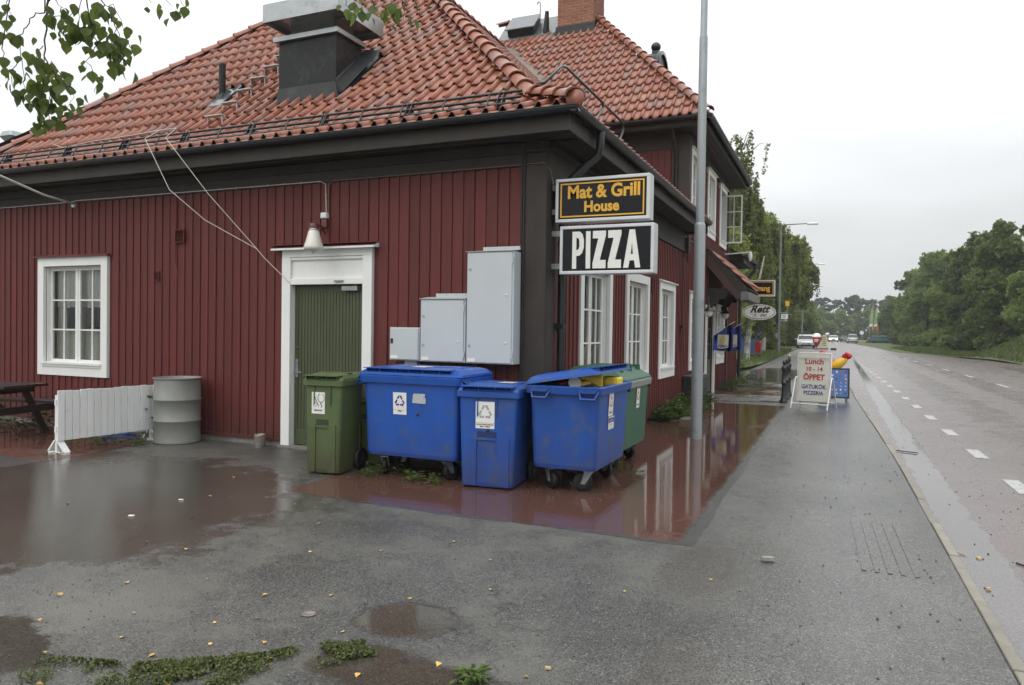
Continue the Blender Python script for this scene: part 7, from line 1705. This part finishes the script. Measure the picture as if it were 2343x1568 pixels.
# hot dog figure and menu board behind
HD = thing('hot_dog_figure', 'yellow and red hot dog figure sticking out behind the pavement sign', 'figure', (0,0,0))
m = MB(); m.tube([(-.35,0,.72),(-.2,0,.76),(0,0,.83),(.14,0,.95),(.2,0,1.02)], [.06,.10,.13,.10,.06], 14); m.build('bun', mat('glossy_yellow', (.72,.42,.02), .2, .08, (5,5,5)), HD)
m = MB(); m.tube([(-.4,0,.83),(-.2,0,.87),(0,0,.93),(.13,0,1.02),(.2,-.0,1.09)], [.03,.04,.045,.04,.03], 12); 
for c in ((.17,-.02,1.05,.075),(.25,-.02,1.06,.085),(.21,-.06,1.10,.06)): m.lathe([(.001,-c[3]),(c[3]*.7,-c[3]*.7),(c[3],0),(c[3]*.7,c[3]*.7),(.001,c[3])], c[:3], 16)
m.lathe([(.001,-.1),(.08,-.07),(.1,0),(.09,.25),(.05,.33),(.001,.35)], (-.36,0,.85), 16); m.build('sausage', mat('glossy_red', (.50,.015,.02), .2, .08, (5,5,5)), HD)
m = MB(); m.tube([(-.3,0,0),(-.3,0,.75)], .05, 10); m.box(-.55,-.05,-.25,.25,0,.06); m.build('stand', CONC, HD)
HD.location = (0, 20.6, 0)
MBD = thing('menu_board', 'blue ice cream price board in a black frame leaning behind the pavement sign', 'sign', (0,0,0))
m = MB(); m.box(-.34,.34,-.012,.012,.08,.80); m.build('board_frame', plain('black_frame', (.015,.02,.022), .3), MBD)
m = MB(); m.box(-.30,.30,-.016,-.0125,.12,.76); m.build('poster', mat('blue_poster', (.06,.17,.42), .3, .1, (6,6,6)), MBD)
rr = random.Random(4); cols = [plain('poster_spot_%s' % n_, c_, .4) for n_, c_ in (('white', (.65,.62,.58)), ('red', (.45,.05,.04)), ('brown', (.12,.05,.03)), ('cream', (.55,.4,.25)), ('pink', (.5,.2,.25)))]
pb = [MB() for _ in cols]
for i in range(6):
    for j in range(7):
        q = pb[rr.randrange(5)]; cx_, cz_ = -.25+i*.1+rr.uniform(-.01,.01), .2+j*.085; a = rr.uniform(.012,.03); b_ = rr.uniform(.015,.033); q.add([(cx_+math.cos(k)*a, -.018, cz_+math.sin(k)*b_) for k in np.arange(0, 6.2, .9)], [tuple(range(7))])
for q, c_ in zip(pb, cols): q.build('printed_ices', c_, MBD)
m = MB(); m.box(-.32,-.28,.0,.25,0,.08); m.box(.28,.32,.0,.25,0,.08); m.build('foot', GREYM, MBD)
MBD.location = (-.06, 19.3, 0); MBD.rotation_euler = (rad(-4),0,rad(8))

# ------------------------------------------------------------------ cars and far roadside things
CGL = mat('car_glass', (.05,.06,.065), .06, .1, (3,3,3), spec=.8); CHR = plain('bright_trim', (.5,.5,.5), .2, metal=.8); TLR = plain('tail_lamp_red', (.35,.01,.01), .2); PLT = plain('number_plate_white', (.6,.6,.58), .4)
def car(label, loc, rz, paint, L=4.3, W_=1.76, H=1.5, kind='hatch', lights=False):
    t = thing('parked_car' if 'parked' in label else 'car', label, 'car', (0,0,0)); n = 5
    if kind == 'suv': prof = [(-L/2,.45),(-L/2,.85),(-L/2+.06,1.02),(-L*.18,1.10),(-L*.08,H-.06),(L*.10,H),(L*.40,H-.03),(L/2-.10,1.05),(L/2,.95),(L/2,.42)]
    elif kind == 'saloon': prof = [(-L/2,.42),(-L/2,.70),(-L/2+.10,.80),(-L*.22,.92),(-L*.06,H-.05),(L*.10,H),(L*.24,H-.05),(L*.38,.98),(L/2-.05,.92),(L/2,.75),(L/2,.40)]
    else: prof = [(-L/2,.38),(-L/2+.0,.62),(-L/2+.14,.80),(-L*.27,.98),(-L*.12,H-.10),(L*.04,H),(L*.34,H-.05),(L/2-.12,1.02),(L/2,.85),(L/2,.38)]
    # lofted body: y = length axis, front at -y
    secs = [(-.5,.86,.0),(-.47,.97,.0),(-.25,1,0),(.25,1,0),(.47,.97,0),(.5,.86,0)]
    def ring(xf, inset):
        out = []
        for (y, z) in prof: tum = 1-max(0, z-.95)*.26; out.append((xf*W_*tum, y*inset, z if abs(xf) < .49 else z-.02*(z > .9)))
        return out
    rings = [ring(xf, ins) for xf, ins, _ in secs]; N_ = len(prof); m = MB(); vs = [p for r_ in rings for p in r_]
    fs = [(i*N_+k, (i+1)*N_+k, (i+1)*N_+k+1, i*N_+k+1) for i in range(len(rings)-1) for k in range(N_-1)]+[(i*N_, i*N_+N_-1, (i+1)*N_+N_-1, (i+1)*N_) for i in range(len(rings)-1)]+[tuple(range(N_)), tuple(5*N_+k for k in range(N_-1,-1,-1))]
    m.add(vs, fs, False); b = m.build('body', paint, t); md = b.modifiers.new('bevel', 'BEVEL'); md.width = .05; md.segments = 2; md.limit_method = 'ANGLE'
    for a, c, nm in ((3, 4, 'windscreen'), (6, 7, 'rear_window')):
        if kind == 'saloon' and nm == 'rear_window': a, c = 6, 7
        (y0, z0), (y1, z1) = prof[a], prof[c]; m = MB(); nrm = Vector((z0-z1, y1-y0)).normalized()*.015
        if nm == 'rear_window': nrm = Vector((z0-z1, y1-y0)).normalized()*.02
        q = lambda s_, f: (s_*W_*(.44-.09*max(0, (z0+(z1-z0)*f)-.95)), y0+(y1-y0)*f+nrm.x, z0+(z1-z0)*f+nrm.y)
        m.add([q(-1,.10), q(1,.10), q(1,.92), q(-1,.92)], [(0,1,2,3),(3,2,1,0)]); m.build(nm, CGL, t)
    wy = [p for p in prof if p[1] > .98]; y0, y1 = prof[3][0]+.28, prof[7][0]-.15
    for s_ in (-1, 1):
        for a, b_ in ((y0+.05, (y0+y1)/2-.03), ((y0+y1)/2+.03, y1-.05)):
            m = MB(); xx = lambda z: s_*(W_*.5*(1-max(0,z-.95)*.26)+.006); zt = H-.14; zb = 1.0; sl = .22 if a < 0 else 0; sr = .18 if b_ > .6 else 0
            m.add([(xx(zb),a,zb),(xx(zb),b_,zb),(xx(zt),b_-sr,zt),(xx(zt),a+sl,zt)], [(0,1,2,3),(3,2,1,0)]); m.build('side_window', CGL, t)
        for yy in (-L*.31, L*.30):
            m = MB(); x = s_*(W_/2-.10); m.lathe([(.20,-.10),(.30,-.105),(.32,-.07),(.32,.07),(.30,.105),(.20,.10)], (x,yy,.32), 18, 'x'); wl = m.build('wheel', TYRE, t); m = MB(); m.lathe([(.02,-.09),(.2,-.085),(.2,.085),(.02,.09)], (x,yy,.32), 12, 'x'); m.build('rim', CHR, wl)
        m = MB(); m.rfrustum([(s_*(W_/2+.10),-L*.20,.16,.10,.98,.03),(s_*(W_/2+.10),-L*.20,.2,.12,1.05,.03),(s_*(W_/2+.10),-L*.20,.16,.1,1.13,.03)], .03, 2); m.build('wing_mirror', paint, t)
        m = MB(); x0, x1 = s_*W_*.26, s_*W_*.44; m.add([(x0,-L/2-.012,.62),(x1,-L/2+.06,.64),(x1,-L/2+.10,.80),(x0,-L/2+.02,.76)], [(0,1,2,3),(3,2,1,0)]); m.build('headlight', _emit('lit_headlamp', (1,.93,.8), 14) if lights and 'lit_headlamp' not in MATS else (MATS['lit_headlamp'] if lights else CHR), t)
        m = MB(); m.box(s_*W_*.36, s_*W_*.45, L/2-.03, L/2+.012, .70, .92); m.build('tail_lamp', TLR, t)
    m = MB(); m.box(-W_*.22, W_*.22, -L/2-.014, -L/2+.02, .56, .66); m.box(-W_*.26, W_*.26, -L/2-.012, -L/2+.02, .40, .48); m.build('grille', INK, t)
    m = MB(); m.box(-.26,.26,-L/2-.022,-L/2-.0145,.47,.56); m.box(-.26,.26,L/2+.001,L/2+.014,.62,.73); m.build('number_plate', PLT, t)
    m = MB(); m.box(-W_*.46, W_*.46, -L/2+.1, L/2-.1, .24, .42); m.build('underbody', INK, t)
    t.location = loc; t.rotation_euler = (0,0,rz); return t
SILV = mat('silver_car_paint', (.52,.53,.54), .25, .03, (2,2,2), metal=.3, coat=.6); TEAL = mat('teal_car_paint', (.035,.10,.12), .22, .03, (2,2,2), coat=.6)
car('silver estate car parked facing the viewer by the left roadside', (-3.35, 90.5, 0), rad(3), SILV, 4.6, 1.9, 1.55)
car('white oncoming car with lit headlamps far down the road', (-.9, 172, -.05), 0, mat('white_car_paint', (.6,.6,.6), .25, .03, (2,2,2), coat=.6), 4.3, 1.75, 1.45, 'hatch', True)
car('silver sport utility vehicle driving away in the far lane', (2.55, 160, -.05), rad(180+2), SILV, 4.7, 1.85, 1.78, 'suv')
car('small grey car ahead of the silver utility vehicle', (1.3, 182, -.05), rad(180), TEAL, 4.2, 1.7, 1.45)
car('teal hatchback seen from the side at the far side road', (7.5, 152, .12), rad(90), TEAL, 5.0, 1.75, 1.4)
# red and white figures by the parked car
t = thing('advertising_figure', 'red cone shaped cup figure with a white top beside the parked silver car', 'figure', (-2.0, 86, 0))
m = MB(); m.lathe([(.10,.25),(.30,.6),(.45,1.15),(.48,1.3)], (-2.1,86,0), 16); m.build('cup', mat('glossy_red2', (.50,.02,.025), .25, .1, (3,3,3)), t)
m = MB(); m.lathe([(.48,1.3),(.45,1.45),(.30,1.62),(.16,1.7),(.001,1.72)], (-2.1,86,0), 16); m.build('white_top', WHITE2, t); m = MB(); m.box(-2.5,-1.7,85.7,86.3,0,.12); m.tube([(-2.1,86,.1),(-2.1,86,.3)], .06, 8); m.build('stand', CONC, t)
m = MB(); m.box(-2.35,-1.85,85.52,85.56,.95,1.05); m.box(-2.3,-1.95,85.52,85.56,.8,.88); m.build('printed_lines', WLET, t)
t = thing('pavement_sign', 'pale yellow pavement board with a round white head beside the red figure', 'sign', (-1.35, 86, 0))
m = MB(); m.prism([(-1.65,.15),(-1.0,.15),(-1.08,1.55),(-1.52,1.55)], 85.9, 86.0, 'y'); m.build('panel', mat('pale_yellow_board', (.62,.56,.30), .5, .1, (5,5,5)), t); m = MB(); m.lathe([(.001,-.22),(.18,-.14),(.22,0),(.18,.14),(.001,.2)], (-1.05,86,1.6), 12); m.build('round_head', WHITE2, t)
m = MB(); m.box(-1.7,-.9,85.7,86.3,0,.15); m.build('foot', CONC, t)
m = MB()
for k in range(5): m.box(-1.52,-1.16,85.885,85.89,.4+k*.22,.46+k*.22)
m.build('printed_lines', BLUEINK, t)
m = MB(); m.rfrustum([(0,0,.6,.3,0,.08),(0,0,.5,.25,.22,.08)], .08, 3); o = m.build('rubber_block', TYRE); o.location = (-.4, 82, 0); tag(o, 'dark rubber block lying at the road edge near the figures', 'block')
def beach_flag(x, y, label):
    t = thing('tall_banner', label, 'banner', (x, y, 0), 'tall green banners at the side road')
    m = MB(); m.tube([(x,y,0),(x,y,7.6)], .07, 6); m.build('pole', plain('orange_pole', (.45,.16,.03), .5), t)
    m = MB(); m.prism([(x-.1,3.9),(x-.12,7.5),(x-.35,6.6),(x-.55,5.2),(x-.7,3.7)], y-.03, y+.03, 'y'); m.build('cloth', mat('green_banner_cloth', (.16,.36,.14), .6, .3, (.3,.3,.6)), t)
    m = MB(); m.prism([(x-.11,3.4),(x-.1,3.88),(x-.7,3.68),(x-.68,3.3)], y-.03, y+.03, 'y'); m.build('cloth_hem', WHITE2, t); m = MB(); m.box(x-.22,x+.2,y-.1,y+.1,2.7,3.2); m.build('name_plate', plain('orange_plate', (.55,.14,.04), .5), t)
beach_flag(6.4, 166, 'green and white feather banner on an orange pole, left one'); beach_flag(7.3, 168, 'green and white feather banner on an orange pole, right one')
for i, (x, y, h) in enumerate([(2.8,232,2.2),(6,228,1.8)]): 
    t = thing('road_sign', ['small blue road sign before the far trees', 'small white road sign before the far trees'][i], 'road sign', (x, y, 0)); m = MB(); m.tube([(x,y,-.1),(x,y,h)], .08, 6); m.build('pole', GREYM, t)
    m = MB(); m.lathe([(.55,-.03),(.55,.03)], (x,y-.1,h+.4), 14, 'y', smooth=False); m.build('plate', [FLAGB, WHITE2][i], t)
t = thing('orange_sign', 'orange road works sign near the teal car', 'road sign', (10.6, 168, 0)); m = MB(); m.tube([(10.6,168,0),(10.6,168,2)], .06, 6); m.build('pole', GREYM, t); m = MB(); m.box(10.2,11.1,167.9,168,1.9,3.0); m.box(10.5,11.4,167.9,168,1.2,1.9); m.build('plate', plain('orange_plate', (.55,.14,.04), .5), t)
for i, (x, y, r) in enumerate([(7.2,160,1.5),(5.9,158,1.3),(8.6,160,1.4)]): tree('broad', x, y, 1.7, r, F_DARK, 'low rounded hedge bush behind the teal car, %s' % ('middle one', 'left one', 'right one')[i], name='bush', seed=9+i % 2, n=5000, leaf=.16, group='hedge bushes at the side road corner')
# blue kiosk and post box behind the birches
t = thing('blue_kiosk', 'blue kiosk wall glimpsed behind the white birch trunks', 'kiosk', (-5.6, 55, 0))
m = MB(); m.box(-7.4,-5.2,55,57.5,0,2.3); m.build('wall', mat('blue_kiosk_paint', (.05,.13,.34), .5, .2, (2,2,2)), t); m = MB(); m.box(-7.5,-5.1,54.8,57.7,2.3,2.4); m.build('roof', GREYM, t)
for x in (-6.9,-6.1,-5.4): m = MB(); m.box(x-.03,x+.03,54.97,54.999,0,2.3); m.build('seam_post', GREYM, t)
m = MB(); m.rfrustum([(0,0,.4,.35,.3,.06),(0,0,.42,.37,1.0,.08),(0,0,.3,.3,1.1,.08)], .05, 3); m.tube([(0,0,0),(0,0,.4)], .04, 6); o = m.build('letter_box', mat('glossy_red3', (.42,.02,.02), .35, .1, (5,5,5))); o.location = (-4.9, 52, 0); tag(o, 'red letter box in front of the blue kiosk', 'letter box')

# ------------------------------------------------------------------ overhanging birch near the camera
NB = thing('overhanging_birch', 'birch reaching in from above at the upper left, drooping twigs with large leaves', 'tree', (-4.6, -1.2, 0))
m = MB(); m.tube([(-4.6,-1.2,0),(-4.55,-1.1,2.2),(-4.5,-.9,4.2),(-4.4,-.7,6.5)], [.17,.14,.10,.04], 12); NTR = m.build('trunk', BIRCHBARK, NB)
m = MB(); m.tube([(-4.52,-.95,3.6),(-4.0,.2,4.35),(-3.3,1.3,4.3),(-2.86,1.94,3.6),(-2.855,1.936,2.86)], [.05,.035,.022,.012,.006], 8); m.build('limb', TWIG, NB)
m = MB(); m.tube([(-3.3,1.3,4.3),(-2.4,2.0,4.4),(-1.6,2.5,4.0),(-1.55,2.55,3.3)], [.022,.018,.012,.006], 8); m.build('limb', TWIG, NB)
LM_ = [leaf_mesh(.052, .043, 'leaf', F_NEAR, f, c) for f, c in ((.25,.3),(-.2,.5),(.45,.1),(.1,-.4))]
TOPS = {}
rr = random.Random(12)
for key, P in TW.items():
    V = [Vector(p) for p in P]; m = MB(); k0 = len(V); r0 = .0042 if key == 'T1' else .0026 if key in ('T2','T4','T5') else .0018
    pts = []
    for a, b in zip(V, V[1:]):
        for j in range(3): q = a.lerp(b, j/3); pts.append(q+Vector((rr.gauss(0,.003), rr.gauss(0,.003), rr.gauss(0,.002))) if pts else q)
    pts.append(V[-1]); m.tube([tuple(p) for p in pts], [r0*(1-.75*i/len(pts)) for i in range(len(pts))], 5); m.build('twig', TWIG, NB)
    if key[-1] != 'b' and key[0] in 'TUV' and len(key) == 2 and key not in ('T1',):
        up = V[0]+Vector((0,0,.5)); q = MB(); src = Vector((-2.86,1.94,3.6)) if key[0] in 'TU' else Vector((-1.6,2.5,4.0)); q.tube([tuple(V[0]), tuple(V[0].lerp(src, .45)+Vector((0,0,.12))), tuple(src)], [r0*1.1, r0*1.6, .006], 5); q.build('twig', TWIG, NB)
    L = sum((b-a).length for a, b in zip(V, V[1:])); dens = {'T1': 46, 'T1b': 80, 'T1c': 95, 'T1d': 45, 'T2': 36, 'T3': 70, 'T4': 75, 'T5': 80, 'T5b': 75}.get(key, 60); n = max(3, int(L*dens*1.15))
    for i in range(n):
        s_ = rr.random(); 
        if key in ('T1',): s_ = .42+.58*s_
        if key in ('T2',): s_ = .30+.70*s_
        d = s_*L; acc = 0
        for a, b in zip(V, V[1:]):
            l = (b-a).length
            if acc+l >= d: p = a.lerp(b, (d-acc)/l); break
            acc += l
        az = rr.uniform(0, 6.28); off = Vector((math.cos(az), math.sin(az), -rr.uniform(.1,.6)))*rr.uniform(.008,.055)
        o = link('leaf', LM_[rr.randrange(4)], NB); g = origin(NB); w = p+off; o.location = (w.x-g[0], w.y-g[1], w.z-g[2])
        o.rotation_euler = (rr.uniform(-1.1,1.1), rad(90)+rr.uniform(-.55,.55), az+rr.uniform(-.6,.6)); s2_ = rr.uniform(.55, 1.12); o.scale = (s2_,)*3

# ------------------------------------------------------------------ damp air
HAZEM = bpy.data.materials.new('haze'); HAZEM.use_nodes = True
_n = HAZEM.node_tree; _n.nodes.clear(); _o = _n.nodes.new('ShaderNodeOutputMaterial'); _v = _n.nodes.new('ShaderNodeVolumePrincipled')
_v.inputs['Density'].default_value = .0006; _v.inputs['Color'].default_value = (.9,.94,.97,1); _n.links.new(_v.outputs[0], _o.inputs['Volume'])

m = MB(); m.box(-710, 710, -310, 910, -1.2, 17.5); HZ = m.build('haze', [HAZEM]); stuff(HZ)
